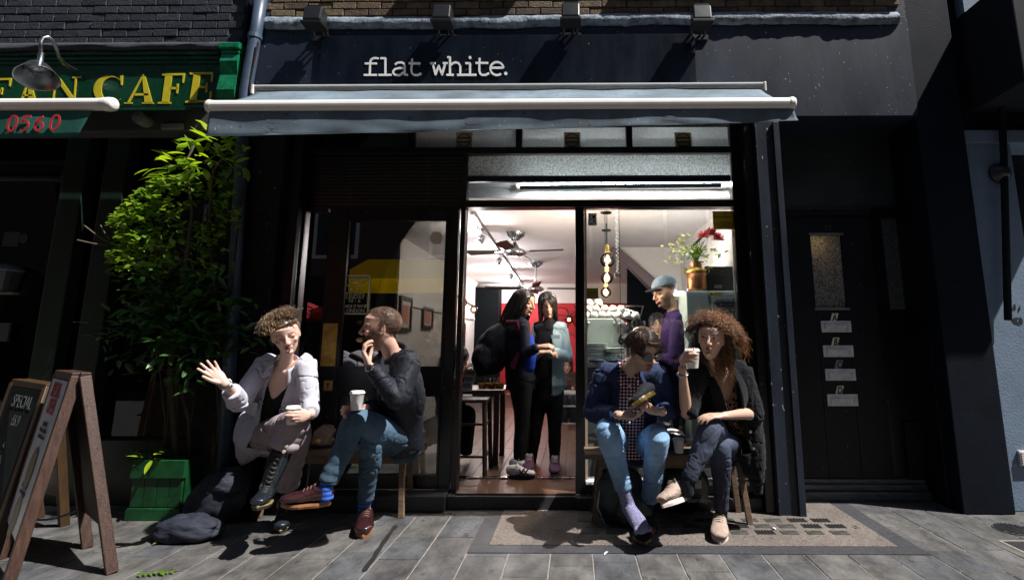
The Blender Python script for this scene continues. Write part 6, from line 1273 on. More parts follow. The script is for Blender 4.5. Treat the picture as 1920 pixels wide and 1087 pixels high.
def sleeve(mb, sh, el, end, r=(.075, .062, .058, .05), wob=.05, seg=8):
    wob *= .55
    limb(mb, [sh, sh.lerp(el, .55), el, el.lerp(end, .5), end], [r[0], r[1], r[2], (r[2]+r[3])/2, r[3]], 20, seg, wob=wob, wf=55, w0=.1, rnd_=.25)
def trouser(mb, hp, kn, an, r=(.105, .088, .072, .062, .055), wob=.05, wf=60, w0=.55): d = an-kn; limb(mb, [hp, hp.lerp(kn, .55), kn, kn+d*.35, kn+d*.7, an], [r[0], r[1], r[2], r[2]*.97, r[3], r[4]], 22, 8, wob=wob, wf=wf, w0=w0, rnd_=.2)
def fabric(name, c, rough=.85, **k): a = dict(var=.15, vs=14, bump=.18, bs=420, sheen=.0, spec=.2); a.update(k); return mat(name, c, rough, **a)
_P = P
def P(px, py, Y=0.): return _P(px, py, Y-.09-.17*min(1, max(0, (835-py)/200.)))
def AN(px, Y): return Vector((_P(px, 950, Y).x, Y, .12))
def HL(a): return Vector((a.x, a.y+.055, 0))
SK1 = (.66, .44, .36); SK2 = (.56, .34, .26); SK3 = (.56, .375, .28)
m_lace = mat('black_laces', (.02, .02, .022), .6); m_btn = mat('dark_button', (.03, .03, .035), .3); m_blackleather = mat('black_boot_leather', (.012, .016, .022), .28, var=.3, bump=.12, bs=60, coat=.3)
m_bsole = mat('boot_sole', (.02, .016, .012), .5); m_welt = mat('yellow_welt', (.25, .19, .08), .5)

# ---------------- woman on the left bench, gesturing
B = Body(pel=P(508, 818, .0), neck=P(535, 690, -.20), shR=P(498, 680, -.15), shL=P(573, 679, -.19), elR=P(449, 752, -.40), wrR=P(421, 717, -.63), elL=P(581, 756, -.30), wrL=P(547.5, 795, -.60)+V(.085, .07, .05),
         hpR=P(492, 818, -.02), knR=P(553, 792, -.47), anR=P(496, 915, -.58), hpL=P(528, 820, 0), knL=P(558, 812, -.36), anL=AN(528, G(525, 1000).y+.21))
hd = Head(P(535, 626, -.30), (.52, -.80, -.28), (-.26, -.12, .95), .262)
wl = person('young woman with messy updo in open pale shirt, gesturing with one raised hand', B, hd, SK1, (.36, .10, .10), (.07, .04, .025), True, hands=(
    (B.wrR, (-.70, -.16, .70), (.42, -.80, .30), -1, [(.12, .12, .1), (.05, .1, .08), (.1, .14, .1), (.12, .15, .1)], .93, .26, (.55, .35, .25)),
    (P(547.5, 795, -.60)+V(.068, .072, .045), (-.10, -.98, .05), (-1, -.12, 0), -1, [(.5, .75, .5), (.55, .75, .5), (.6, .75, .5), (.65, .75, .5)], .95, .04, (.5, .5, .5))),
    eye_kw=dict(iris=(.10, .12, .12), gaze=(.12, -.35), op=.30), hair_kw=dict(scalp=(.10, .06, .035, .9)), k=1.06, nose=.97)
def torso_cloth(B, g, arms, k, fem, vx=.006, hem=None, extra=None):
    mb = MB(); B.core(mb, g, fem, k)
    for a in arms: sleeve(mb, *a)
    if hem: hem(mb)
    if extra: extra(mb)
    return vox(mb, vx, 2)
def tank_cut(v):
    t, x, y = B.tc(v); return (t > .97) | (t > .88+.0*x) & (np.abs(x) > .085) & (t > .80) | ((y > .0) & (t > .67+2.6*np.clip(np.abs(x), 0, .15)**1.4*3)) | (np.abs(x) > .165*1.06)
mb = MB(); B.core(mb, -.002, True, 1.06); me = vox(mb, .006, 2); finish(me, 'tank_top', fabric('black_jersey', (.010, .010, .013)), wl, .002, 14, 3, cut=tank_cut)
m_shirt = fabric('pale_lilac_cotton', (.50, .49, .56), var=.05, bump=.25, bs=300)
def hem(mb): limb(mb, [B.pel+V(-.02, .02, .10), P(492, 800, -.02), P(462, 838, -.06), P(447, 846, -.1)], [(.21, .15), (.20, .15), (.11, .12), (.05, .10)], 22, 6, up=(1, 0, 0), rnd_=.1)
cuff = lambda mb: (limb(mb, [B.elR.lerp(B.wrR, .30), B.elR.lerp(B.wrR, .56)], [.061, .057], 18, 3, rnd_=.1), limb(mb, [B.elL.lerp(B.wrL, .45), B.elL.lerp(B.wrL, .8)], [.054, .050], 18, 3, rnd_=.1))
me = torso_cloth(B, .015, ((B.shR, B.elR, B.elR.lerp(B.wrR, .5), (.070, .068, .064, .056), .05), (B.shL, B.elL, B.elL.lerp(B.wrL, .7), (.070, .062, .058, .050), .05)), 1.08, True, .005, hem, cuff)
def cut(v):
    t, x, y = B.tc(v); w_ = .058+.012*np.clip((t-.35)/.6, 0, 1)+.10*np.clip(.22-t, 0, 1); xo = .012
    return (y > .01) & (np.abs(x-xo) < w_) & (t > .02) & (t < 1.2) | (t > .93) & (np.hypot(x, y+.03) < .088)
finish(me, 'shirt', m_shirt, wl, .017, 10, 5, .001, cut=cut, thick=.005); collar(wl, B, m_shirt, .080, .05, .085, .80, 'shirt_collar', dz=.035, r2=.05)
pk = B.pel.lerp(B.neck, .56)+B.lat*-.105+B.fwd*.165; up_ = B.axis.normalized(); rt = B.lat
q = MB(); q.grid(lambda u, v: tuple(pk+rt*(-.05+.10*u)+up_*(-.06+.12*v)+B.fwd*(.012*math.sin(math.pi*u)-.028*abs(u-.9))), 8, 8); q.build('pocket', m_shirt, wl, smooth=True, solid=.008); q = MB(); q.grid(lambda u, v: tuple(pk+rt*(-.054+.108*u)+up_*(.03+.035*v)+B.fwd*(.006+.012*math.sin(math.pi*u)-.028*abs(u-.9))), 8, 3); q.build('pocket_flap', m_shirt, wl, smooth=True, solid=.006); MB().lathe(pk+up_*.038+B.fwd*.02, [(.008, 0), (.007, .005), (0, .005)], 10, B.fwd).build('button', m_btn, wl)
m_trs = fabric('dusty_pink_cotton', (.34, .28, .305), var=.1, bump=.25, bs=300)
mb = MB(); limb(mb, [P(492, 822, .04), P(512, 812, .0), P(530, 806, -.05)], [(.17, .13)]*3, 20, 4, up=(1, 0, 0)); d = B.anR-B.knR
trouser(mb, B.hpR, B.knR, B.knR+d*.40, (.115, .10, .092, .088, .092), .05, 30, .2); trouser(mb, B.hpL, B.knL, B.knL.lerp(B.anL, .68), (.115, .10, .088, .084, .088), .06, 45, .2)
finish(vox(mb, .007, 2), 'trousers', m_trs, wl, .016, 10, 8, .001)
c0 = B.knR+d*.36; dn = d.normalized(); q = MB()
for i in range(2): q.lathe(c0+dn*(.02-.035*i)+V(.055, -.085, 0), [(.011, 0), (.010, .006), (0, .007)], 10, (.3, -.9, 0))
q.build('button', mat('snap_button', (.5, .42, .34), .35), wl)
mb = MB(); limb(mb, [B.knR+d*.25, B.knR+d*.55, B.knR+d*.75], [.066, .062, .055], 16, 4); finish(vox(mb, .008, 2), 'legging', fabric('black_knit', (.016, .017, .02)), wl, .002, 20, 3)
shoe(wl, P(504, 944, -.54), P(482, 957, -.80), (-.12, .25, .96), B.knR+d*.4, m_blackleather, m_bsole, m_lace, 1.04, .078, .026, .30, .062, 5, 'boot', welt=m_welt)
shoe(wl, HL(B.anL), G(525, 1000), (0, 0, 1), B.knL+V(0, 0, .05), m_blackleather, m_bsole, m_lace, 1.04, .078, .026, .25, .058, 5, 'boot', welt=m_welt)
# updo: cap, swept locks and curls on the crown
m_hair1 = mat('dark_blonde_hair', (.105, .062, .032), .42, var=.5, vs=30, st=(1, 1, 1), spec=.5, dark=(.03, .017, .01)); m_hair1b = mat('blonde_highlight_hair', (.27, .17, .085), .38, var=.35, vs=30)
hm = lambda p: hairline(p, .30, .05, -.22); mb = MB(); cap(mb, hd, hm, 1.05)

strands(mb, hd, scalp_roots(750, hm, 1), lambda p: V(-.5*p.x-.25, -.75, .55) if p.z < .42 else V(-.5, -.5, -.1), lambda p: .30, 8, .020, .018, 1.4, stiff=.5, skull=1.06, seed=2, lift=.05)
mb.build('hair', m_hair1, wl, smooth=True); mb = MB()
strands(mb, hd, scalp_roots(520, lambda p: p.z > .38 and p.y < .10 or (p.x < -.1 and p.z > .2 and p.y < .25 and p.y > -.2), 5), lambda p: V(p.x*1.6-.25, p.y*1.1+.05, .25), lambda p: random.Random(p.x).uniform(.17, .34), 14, .011, .055, 1.9, .5, .5, 1.10, 9, .5, .55)
mb.build('curls', m_hair1, wl, smooth=True); mb = MB()
strands(mb, hd, scalp_roots(260, lambda p: p.z > .40 and p.y < .12 or (p.x < -.12 and p.z > .25 and p.y < .3 and p.y > -.1), 15), lambda p: V(p.x*1.6-.35, p.y*1.1+.1, .25), lambda p: random.Random(p.x).uniform(.17, .32), 14, .010, .055, 2.0, .5, .5, 1.13, 19, .5, .6)
strands(mb, hd, [V(x, .29, .29) for x in np.linspace(-.22, .24, 46)], lambda p: V(.5, .1, .25) if p.x > 0 else V(.8, .1, .1), lambda p: .25, 8, .010, .012, 1.5, stiff=.6, skull=1.08, seed=29)
mb.build('highlights', m_hair1b, wl, smooth=True)
q = MB(); c = B.wrR.lerp(B.elR, .06)
for i in range(3): q.tube([c+(B.elR-B.wrR).normalized()*.012*i+(Vector((math.cos(t)*.036, math.sin(t)*.036, 0))).to_track_quat('Z', 'Y') @ V(0, 0, 0)+((B.elR-B.wrR).to_track_quat('Z', 'Y') @ V(.033*math.cos(t), .033*math.sin(t), .004*math.sin(3*t+i))) for t in np.linspace(0, 6.283, 20)], .005, 6)
q.build('bracelet', m_steel, wl, smooth=True)
cup('white takeaway cup held by the woman in the pale shirt', P(547.5, 795, -.60), .115, .044)

# ---------------- bearded man in profile on the left bench, eating
B = Body(pel=P(752, 822, -.02), neck=P(738, 664, -.27), shL=P(768, 678, -.42), shR=P(716, 680, -.06), elL=P(745, 748, -.60), wrL=P(694, 686, -.60), elR=P(708, 766, -.12), wrR=P(685, 764, -.40),
         hpL=P(758, 822, -.10), knL=P(668, 790, -.52), anL=P(611, 912, -.62), hpR=P(738, 826, .06), knR=P(699, 828, -.36), anR=AN(683, G(680, 1010).y+.22))
hd = Head(P(716, 614, -.32), (-.97, -.22, .02), (.03, 0, 1), .288)
ml = person('bearded man in dark bomber jacket and jeans, biting food beside the brass plate', B, hd, SK2, (.30, .12, .10), (.10, .06, .04), False, hands=(
    (B.wrL+V(-.005, 0, .005), (-.50, .02, .86), (.80, .45, .40), 1, [(.5, .65, .4), (.6, .7, .4), (.68, .7, .4), (.75, .7, .4)], 1.0, .06, (.35, .6, .4)),
    (P(674, 772, -.45), (-.62, -.75, .12), (.55, -.50, .0), 1, [(.55, .7, .45)]*4, 1.0, .04, (.7, .5, .5))),
    eye_kw=dict(iris=(.06, .07, .08), gaze=(.2, -.05), op=.30), hair_kw=dict(scalp=(.075, .045, .03, .92), bald=.30, beard=(.10, .055, .035), beardk=.88, blush=.7), k=1.12)
hm2 = lambda p: hairline(p, .38, .06, -.28)
mb = MB(); strands(mb, hd, scalp_roots(3300, hm2, 3), lambda p: V(p.x, .6, -.1), lambda p: .055, 3, .0042, 0, skull=1.0, seed=4, lift=.2); mb.build('hair', mat('cropped_brown_hair', (.12, .075, .045), .5, var=.4, vs=40), ml)
rb_ = random.Random(8); mb = MB(); hw = []
while len(hw) < 700:
    a, z = rb_.uniform(-1.45, 1.45), rb_.uniform(-.56, -.02); 
    if z > -.2 and abs(a) < 1.0: continue
    if z > -.32 and abs(a) < .3: continue
    hw.append((a, z))
for a, z in hw:
    cy_, ra, rb2 = np.interp(-z, [.0, .14, .25, .34, .42, .47, .52], [.035, .055, .085, .115, .16, .20, .2]), np.interp(-z, [0, .14, .25, .34, .42, .47, .55], [.315, .30, .268, .225, .165, .11, .04]), np.interp(-z, [0, .14, .25, .34, .42, .47, .55], [.365, .345, .305, .265, .21, .15, .05])
    p = V(ra*math.sin(a), cy_+rb2*math.cos(a), z); d_ = V(math.sin(a)*.6, math.cos(a)*.6, -.8); mb.tube([hd.w(*(p*.995)), hd.w(*(p+d_*.03)), hd.w(*(p+d_*.05+V(0, 0, -.012)))], [.0016, .0014, .0006], 3)
mb.build('beard', mat('brown_beard', (.11, .06, .035), .5, var=.4, vs=40), ml)
m_bomb = fabric('navy_nylon', (.0055, .0075, .0150), .62, var=.25, bump=.2, bs=120, spec=.3)
me = torso_cloth(B, .018, ((B.shL, B.elL, B.elL.lerp(B.wrL, .93), (.084, .078, .068, .046), .05), (B.shR, B.elR, B.elR.lerp(B.wrR, .92), (.084, .078, .068, .046), .05)), 1.12, False, .006, lambda mb: limb(mb, [B.pel+V(0, 0, -.02), B.pel+V(0, 0, .06)], [(.195, .155), (.205, .165)], 24, 4, up=B.lat, rnd_=.2))
def cut(v):
    t, x, y = B.tc(v); return (y > .03) & (np.abs(x) < .02+.05*np.clip((t-.55)/.4, 0, 1)) & (t > .55) | (t > .95) & (np.hypot(x, y+.02) < .085)
finish(me, 'bomber_jacket', m_bomb, ml, .013, 9, 11, .001, cut=cut); collar(ml, B, m_bomb, .088, .055, .02, .55, 'ribbed_collar', r2=.012)
mb = MB(); B.core(mb, .006, False, 1.12); finish(vox(mb, .008, 2), 't_shirt', fabric('grey_jersey', (.30, .33, .40)), ml, .003, 14, 3, cut=lambda v: (B.tc(v)[0] > .985))
q = MB(); c = B.shL.lerp(B.elL, .5)+V(-.03, -.072, 0); q.bar(c+V(.02, 0, .035), c+V(-.02, 0, -.035), .012, .008, (0, 1, 0)); q.bar(c+V(-.02, -.004, -.035), c+V(-.035, -.004, -.06), .014, .008, (0, 1, 0)); q.build('arm_zip', m_steel, ml)
def denim(nm, c, **k): return fabric(nm, c, .8, var=.22, vs=9, bump=.35, bs=500, attr='Col', **k)
def fade(pts, s=.13, k=.75): return lambda v: np.tile((1+k*sum(np.exp(-((v-np.array(p))**2).sum(1)/s**2) for p in pts)+.18*vn(v*np.array((1, 1, .5)), 18, 4))[:, None], (1, 3))
m_jean = denim('blue_denim', (.052, .090, .130))
mb = MB(); limb(mb, [P(765, 830, .04), P(752, 818, -.02), P(735, 812, -.10)], [(.17, .14)]*3, 20, 4, up=(0, 1, 0)); trouser(mb, B.hpL, B.knL, B.knL.lerp(B.anL, .93), (.108, .094, .078, .064, .058)); trouser(mb, B.hpR, B.knR, B.knR.lerp(B.anR, .84), (.108, .094, .076, .062, .056))
finish(vox(mb, .006, 2), 'jeans', m_jean, ml, .012, 11, 21, .001, col=fade([B.knL, B.knR, B.hpL.lerp(B.knL, .7)]))
m_sock = bpy.data.materials.new('striped_sock'); m_sock.use_nodes = True; t_ = m_sock.node_tree; tcn = t_.nodes.new('ShaderNodeTexCoord'); wv = t_.nodes.new('ShaderNodeTexWave'); wv.bands_direction = 'Z'; wv.inputs['Scale'].default_value = 11; wv.inputs['Distortion'].default_value = .6; rp = t_.nodes.new('ShaderNodeValToRGB'); rp.color_ramp.elements[0].color = (.01, .025, .13, 1); rp.color_ramp.elements[1].color = (.02, .13, .62, 1); rp.color_ramp.elements[0].position = .35; rp.color_ramp.elements[1].position = .6
t_.links.new(tcn.outputs['Object'], wv.inputs[0]); t_.links.new(wv.outputs['Fac'], rp.inputs[0]); t_.links.new(rp.outputs[0], t_.nodes['Principled BSDF'].inputs['Base Color']); t_.nodes['Principled BSDF'].inputs['Roughness'].default_value = .85
for kn, an, hl in ((B.knL, B.anL, P(612, 936, -.62)), (B.knR, B.anR, B.anR+V(0, 0, -.06))): mb = MB(); limb(mb, [kn.lerp(an, .78), an, hl], [.048, .044, .044], 16, 5, rnd_=.3); finish(vox(mb, .007, 2), 'sock', m_sock, ml, .003, 24, 2)
m_ox = mat('burgundy_leather', (.028, .009, .010), .22, var=.4, vs=8, coat=.5, bump=.08, bs=50); m_gum = mat('tan_gum_sole', (.30, .125, .055), .5, var=.2)
shoe(ml, P(618, 946, -.60), P(528, 950, -.68), (-.10, -.10, 1), B.anL, m_ox, m_gum, mat('brown_laces', (.10, .05, .03), .6), 1.14, .080, .026, name='shoe', wd=.052); shoe(ml, HL(B.anR), G(680, 1010), (0, 0, 1), B.anR, m_ox, m_gum, bpy.data.materials['brown_laces'], 1.14, .082, .034, name='shoe', wd=.052)
q = MB(); wd_ = (B.elL-B.wrL).normalized(); c = B.wrL+wd_*.005; qt = wd_.to_track_quat('Z', 'Y'); q.tube([c+qt @ V(.038*math.cos(t), .034*math.sin(t), 0) for t in np.linspace(0, 6.283, 22)], [(.003, .014)]*22, 6, up=wd_); wt = q.build('watch', mat('black_strap', (.012, .012, .012), .4), ml, smooth=True); n_ = V(-.1, -1, .1).normalized(); n_ = (n_-wd_*n_.dot(wd_)).normalized(); MB().lathe(c+n_*.034, [(.024, 0), (.024, .009), (.020, .011), (0, .011)], 20, n_).build('watch_case', m_steel, wt); MB().lathe(c+n_*.0455, [(.018, 0), (0, .001)], 16, n_).build('dial', m_btn, wt)
fd = thing('pastry', 'golden piece of pastry at the bearded man\'s mouth', 'food', hd.w(.0, .46, -.30)); lump('crust', hd.w(-.05, .47, -.30), (.03, .022, .016), mat('golden_crust', (.55, .33, .10), .6, var=.3), fd, 3, .2, n=16, mm=10)
cup('white takeaway cup held by the bearded man', P(668, 768, -.53), .122, .046)
# ---------------- man with sunglasses on the right bench, looking down at a shoe
B = Body(pel=P(1180, 838, .0), neck=P(1180, 693, -.20), shR=P(1134, 700, -.14), shL=P(1230, 700, -.18), elR=P(1112, 772, -.22), wrR=P(1164, 778, -.52), elL=P(1252, 768, -.28), wrL=P(1240, 772, -.50),
         hpR=P(1160, 836, .0), knR=P(1139, 806, -.46), anR=P(1174, 932, -.42), hpL=P(1203, 836, .0), knL=P(1234, 818, -.44), anL=AN(1216, G(1214, 1006).y+.20))
hd = Head(P(1207, 653, -.34), (.40, -.80, -.45), (.12, -.46, .88), .280)
mr = person('man in sunglasses and checked shirt, bent over a shoe he holds', B, hd, SK3, (.34, .14, .12), (.05, .03, .02), False, hands=(
    (B.wrR, (.92, -.28, -.05), (.10, -.35, .93), -1, [(.55, .6, .4)]*4, 1.0, .05, (.5, .4, .4)),
    (B.wrL, (-.85, -.45, .05), (.1, -.1, .98), 1, [(.6, .7, .5)]*4, 1.0, .05, (.5, .5, .4))),
    eye_kw=dict(gaze=(0, -.3), op=.28), hair_kw=dict(scalp=(.045, .026, .016, .95), beard=(.10, .06, .04), beardk=.25, blush=.6), k=1.12)
hm3 = lambda p: hairline(p, .30, .06, -.28); mb = MB(); cap(mb, hd, hm3, 1.05)
strands(mb, hd, scalp_roots(1300, hm3, 13), lambda p: V(.7*(1-p.x/.42) if p.x > -.14 else -.35*(1+p.x/.42), .25 if p.y > -.05 else -.35, -.55), lambda p: .25 if p.z > .1 else .13, 8, .013, .006, .8, .1, .5, 1.06, 14, .4, .04)
strands(mb, hd, [V(x, .29, .30) for x in np.linspace(-.2, .27, 90)], lambda p: V(.9*(1-p.x/.5), .10, -.35), lambda p: .19, 8, .013, .004, 1, .2, .6, 1.09, 24, .4, .12)
mb.build('hair', mat('dark_brown_hair', (.050, .028, .017), .30, var=.5, vs=30, spec=.7, dark=(.016, .009, .006)), mr, smooth=True)
sgl = MB(); m_sun = mat('sunglass_black', (.008, .007, .006), .08, coat=.6)
for q_ in (-1, 1):
    c = [(q_*(.150+.118*math.cos(t)*(1 if math.cos(t)*1 > -2 else 1)), .43-.035*abs(math.cos(t)*.5+.5)*1.2, -.022+.092*math.sin(t)*(1.05 if math.sin(t) > 0 else 1)) for t in np.linspace(0, 6.283, 22)[:-1]]
    sgl.prism([hd.w(*p) for p in c], hd.f*(.010*1.0)); sgl.bar(hd.w(q_*.245, .395, .02), hd.w(q_*.345, -.02, .02), .012, .018, hd.u)
sgl.bar(hd.w(-.06, .452, .015), hd.w(.06, .452, .015), .010, .012, hd.u); sgl.build('sunglasses', m_sun, mr, bev=.002)
def check(nm, c1, c2, base, s_=70):
    m = fabric(nm, base); t = m.node_tree; N, L = t.nodes, t.links; b = N['Principled BSDF']; tc = N.new('ShaderNodeTexCoord'); sp = N.new('ShaderNodeSeparateXYZ'); L.new(tc.outputs['Object'], sp.inputs[0]); src = None
    def band(o, k, ph):
        a = N.new('ShaderNodeMath'); a.operation = 'MULTIPLY_ADD'; a.inputs[1].default_value = k; a.inputs[2].default_value = ph+50; L.new(o, a.inputs[0]); f = N.new('ShaderNodeMath'); f.operation = 'FRACT'; L.new(a.outputs[0], f.inputs[0]); g_ = N.new('ShaderNodeMath'); g_.operation = 'GREATER_THAN'; g_.inputs[1].default_value = .5; L.new(f.outputs[0], g_.inputs[0]); return g_.outputs[0]
    col = N.new('ShaderNodeRGB'); col.outputs[0].default_value = (*base, 1); src = col.outputs[0]
    for o, c_ in ((sp.outputs['X'], c1), (sp.outputs['Z'], c2)):
        mx = N.new('ShaderNodeMix'); mx.data_type = 'RGBA'; mx.blend_type = 'MULTIPLY'; L.new(band(o, s_, 0), mx.inputs[0]); L.new(src, mx.inputs[6]); mx.inputs[7].default_value = (*c_, 1); src = mx.outputs[2]
    L.new(src, b.inputs['Base Color']); return m
m_chkd = check('gingham', (.42, .08, .10), (.12, .09, .16), (.68, .64, .64), 42)
mb = MB(); B.core(mb, .012, False, 1.12); finish(vox(mb, .007, 2), 'checked_shirt', m_chkd, mr, .007, 11, 31, .001, cut=lambda v: (B.tc(v)[0] > .96) & (np.hypot(B.tc(v)[1], B.tc(v)[2]+.02) < .072)); collar(mr, B, m_chkd, .080, .05, .06, .5, 'shirt_collar', r2=.035)
for i in range(4): c = B.pel.lerp(B.neck, .92-.13*i)+B.fwd*(.118+.03*min(i, 2)); MB().lathe(c, [(.008, 0), (.007, .004), (0, .004)], 10, B.fwd).build('button', m_cup, mr)
m_nav = fabric('navy_cotton', (.024, .038, .092), .8, bump=.25, bs=300)
me = torso_cloth(B, .024, ((B.shR, B.elR, B.elR.lerp(B.wrR, .82), (.082, .078, .072, .054), .05), (B.shL, B.elL, B.elL.lerp(B.wrL, .75), (.082, .078, .072, .054), .05)), 1.12, False, .006, lambda mb: limb(mb, [B.pel+V(0, 0, -.0), B.pel+V(0, 0, .1)], [(.215, .17), (.215, .17)], 24, 4, up=B.lat, rnd_=.2))
def cut(v):
    t, x, y = B.tc(v); w_ = .060+.05*np.clip((.95-t)/.9, 0, 1); return (y > .0) & (x > -w_) & (x < w_+.015) & (t > .0) & (t < 1.1) | (t > .93) & (np.hypot(x, y+.02) < .095)
finish(me, 'jacket', m_nav, mr, .015, 9, 33, .001, cut=cut, thick=.007); collar(mr, B, m_nav, .098, .045, .075, .80, 'jacket_collar', r2=.05)
m_ljean = denim('light_blue_denim', (.13, .215, .33)); mb = MB(); limb(mb, [B.pel+V(-.1, .02, 0), B.pel+V(.1, .02, 0)], [(.12, .15), (.12, .15)], 20, 4); trouser(mb, B.hpR, B.knR, B.knR.lerp(B.anR, .86), (.10, .090, .078, .064, .056), .05, 60, .5); trouser(mb, B.hpL, B.knL, B.knL.lerp(B.anL, .84), (.10, .090, .078, .066, .058), .05, 60, .5)
for kn, an, f_ in ((B.knR, B.anR, .86), (B.knL, B.anL, .84)): limb(mb, [kn.lerp(an, f_-.10), kn.lerp(an, f_+.01)], [.064, .061], 20, 3, rnd_=.1)
finish(vox(mb, .006, 2), 'jeans', m_ljean, mr, .012, 11, 41, .001, col=fade([B.knR, B.knL, B.knR.lerp(B.anR, .3), B.knL.lerp(B.anL, .3)], .16, .9))
m_psock = mat('speckled_lilac_sock', (.20, .20, .29), .9, var=.75, vs=110, bump=.3, bs=200, dark=(.03, .025, .10)); tp_ = P(1207, 993, -.42); mb = MB(); limb(mb, [B.knR.lerp(B.anR, .82), B.anR.lerp(B.knR, .05), P(1180, 955, -.40)], [.048, .045, .046], 16, 5); limb(mb, [P(1176, 948, -.40), P(1188, 965, -.47), P(1198, 980, -.54), P(1206, 992, -.58)], [(.044, .05), (.05, .045), (.054, .036), (.046, .028)], 18, 6, up=(1, 0, 0), rnd_=.6)
for i in range(5): mb.ball(P(1193+6.2*i, 994-1.0*abs(i-1), -.585), (.015, .02, .016) if i else (.02, .024, .02), 10, 8)
finish(vox(mb, .005, 3), 'sock', m_psock, mr, .004, 22, 3)
mb = MB(); limb(mb, [B.knL.lerp(B.anL, .80), B.anL, B.anL+V(0, 0, -.06)], [.046, .043, .046], 16, 5); finish(vox(mb, .007, 2), 'sock', fabric('navy_sock', (.02, .03, .07)), mr, .003, 20, 3)
shoe(mr, HL(B.anL), G(1214, 1006), (0, 0, 1), B.anL, m_blk, m_gum, None, 1.1, .07, .03, name='shoe', wd=.05)
sp = thing('slip_on_shoe', 'empty black slip-on shoe with gum sole under the socked foot', 'shoe', G(1200, 1015)); h0, t0 = G(1196, 995), G(1209, 1024); mb = MB(); L_, f_, u_, s_ = foot(mb, h0+V(0, 0, .02), t0+V(0, 0, .02), (0, 0, 1), 1.12, .05, .06); me = vox(mb, .005, 2); finish(me, 'upper', fabric('black_canvas', (.012, .014, .02)), sp, .001, 20, 2, cut=lambda v: ((v-np.array(h0)) @ np.array(f_) < L_*.52) & (v[:, 2] > .052)); q = MB(); sole(q, h0, t0, (0, 0, 1), 1.12, .03, .056); q.build('sole', mat('dark_gum', (.12, .075, .04), .4), sp)
hs = thing('held_shoe', 'black shoe with olive gold sole held in both hands of the man', 'shoe', P(1203, 752, -.58)); a_, b_ = P(1228, 741, -.50), P(1188, 765, -.68); us_ = V(.30, .72, .62).normalized(); mb = MB(); foot(mb, a_+us_*.018, b_+us_*.018, us_, 1.05, .05, .066); finish(vox(mb, .005, 2), 'upper', fabric('black_suede', (.014, .016, .02)), hs, .001, 20, 2); c = P(1196, 757, -.665); rt_ = V(.62, -.76, .15).normalized()
q = MB(); sole(q, a_, b_, us_, 1.08, .028, .056); q.build('sole', mat('olive_gold_sole', (.095, .062, .012), .25, var=.5, vs=9, coat=.5), hs)

# ---------------- curly haired woman on the right bench with a cup
B = Body(pel=P(1372, 836, .0), neck=P(1345, 690, -.17), shR=P(1309, 700, -.20), shL=P(1390, 694, -.14), elR=P(1287, 775, -.38), wrR=P(1299, 690, -.56)+V(-.058, .055, .0), elL=P(1413, 774, -.22), wrL=P(1357, 779, -.48),
         hpR=P(1352, 834, -.02), knR=P(1334, 800, -.46), anR=P(1288, 905, -.56), hpL=P(1384, 836, .0), knL=P(1352, 832, -.36), anL=AN(1352, G(1350, 1021).y+.22))
hd = Head(P(1334, 633, -.28), (-.40, -.90, -.04), (.10, -.08, .99), .262)
def chest(v): t, x, y = B.tc(v); return (t > 2)
wr_ = person('curly haired woman in black woollen coat and jeans, raising a cup beside the window edge', B, hd, (.56, .36, .27), (.36, .12, .11), (.06, .03, .02), True, hands=(
    (P(1299, 690, -.56)+V(-.054, .045, .045), (-.05, -.95, .25), (1, -.12, 0), 1, [(.5, .75, .5), (.55, .75, .5), (.6, .75, .5), (.65, .75, .5)], .97, .05, (.6, .5, .5)),
    (B.wrL, (-.96, -.22, .02), (-.05, .25, -.96), -1, [(.25, .3, .2), (.3, .35, .25), (.3, .4, .3), (.3, .4, .3)], .95, .10, (.45, .3, .3))),
    eye_kw=dict(iris=(.10, .06, .03), gaze=(-.15, .05), op=.32), hair_kw=dict(scalp=(.06, .03, .02, .9), blush=.6), k=1.06)
mb = MB(); B.core(mb, .000, True, 1.06); m_leo = fabric('leopard_print', (.42, .23, .17)); t_ = m_leo.node_tree; vo = t_.nodes.new('ShaderNodeTexVoronoi'); vo.inputs['Scale'].default_value = 34; vo.inputs['Randomness'].default_value = 1; tcn = t_.nodes.new('ShaderNodeTexCoord'); t_.links.new(tcn.outputs['Object'], vo.inputs['Vector']); rp = t_.nodes.new('ShaderNodeValToRGB'); rp.color_ramp.elements[0].color = (.015, .008, .01, 1); rp.color_ramp.elements[0].position = .40; rp.color_ramp.elements[1].color = (.48, .27, .20, 1); rp.color_ramp.elements[1].position = .46; t_.links.new(vo.outputs['Distance'], rp.inputs[0]); t_.links.new(rp.outputs[0], t_.nodes['Principled BSDF'].inputs['Base Color'])
finish(vox(mb, .006, 2), 'leopard_top', m_leo, wr_, .004, 14, 5, off=.002, cut=lambda v: (B.tc(v)[0] > .93) | ((B.tc(v)[2] > .0) & (B.tc(v)[0] > .66+2.2*np.abs(B.tc(v)[1]))))
m_coat = mat('black_boucle_wool', (.010, .011, .014), .95, var=.6, vs=60, bump=1.0, bs=160, sheen=.08, spec=.2)
def hem(mb): limb(mb, [B.pel+V(0, 0, -.0), B.pel+V(0, 0, .1)], [(.20, .16), (.20, .16)], 24, 4, up=B.lat, rnd_=.2); limb(mb, [P(1398, 760, -.10), P(1408, 820, -.16), P(1414, 870, -.20), P(1422, 924, -.22)], [(.10, .14), (.085, .14), (.07, .12), (.025, .05)], 22, 6, up=(1, 0, 0), rnd_=.2); limb(mb, [P(1375, 780, -.22), P(1395, 830, -.24), P(1408, 890, -.25)], [(.10, .06), (.09, .06), (.04, .05)], 18, 5, up=(1, 0, 0), rnd_=.2)
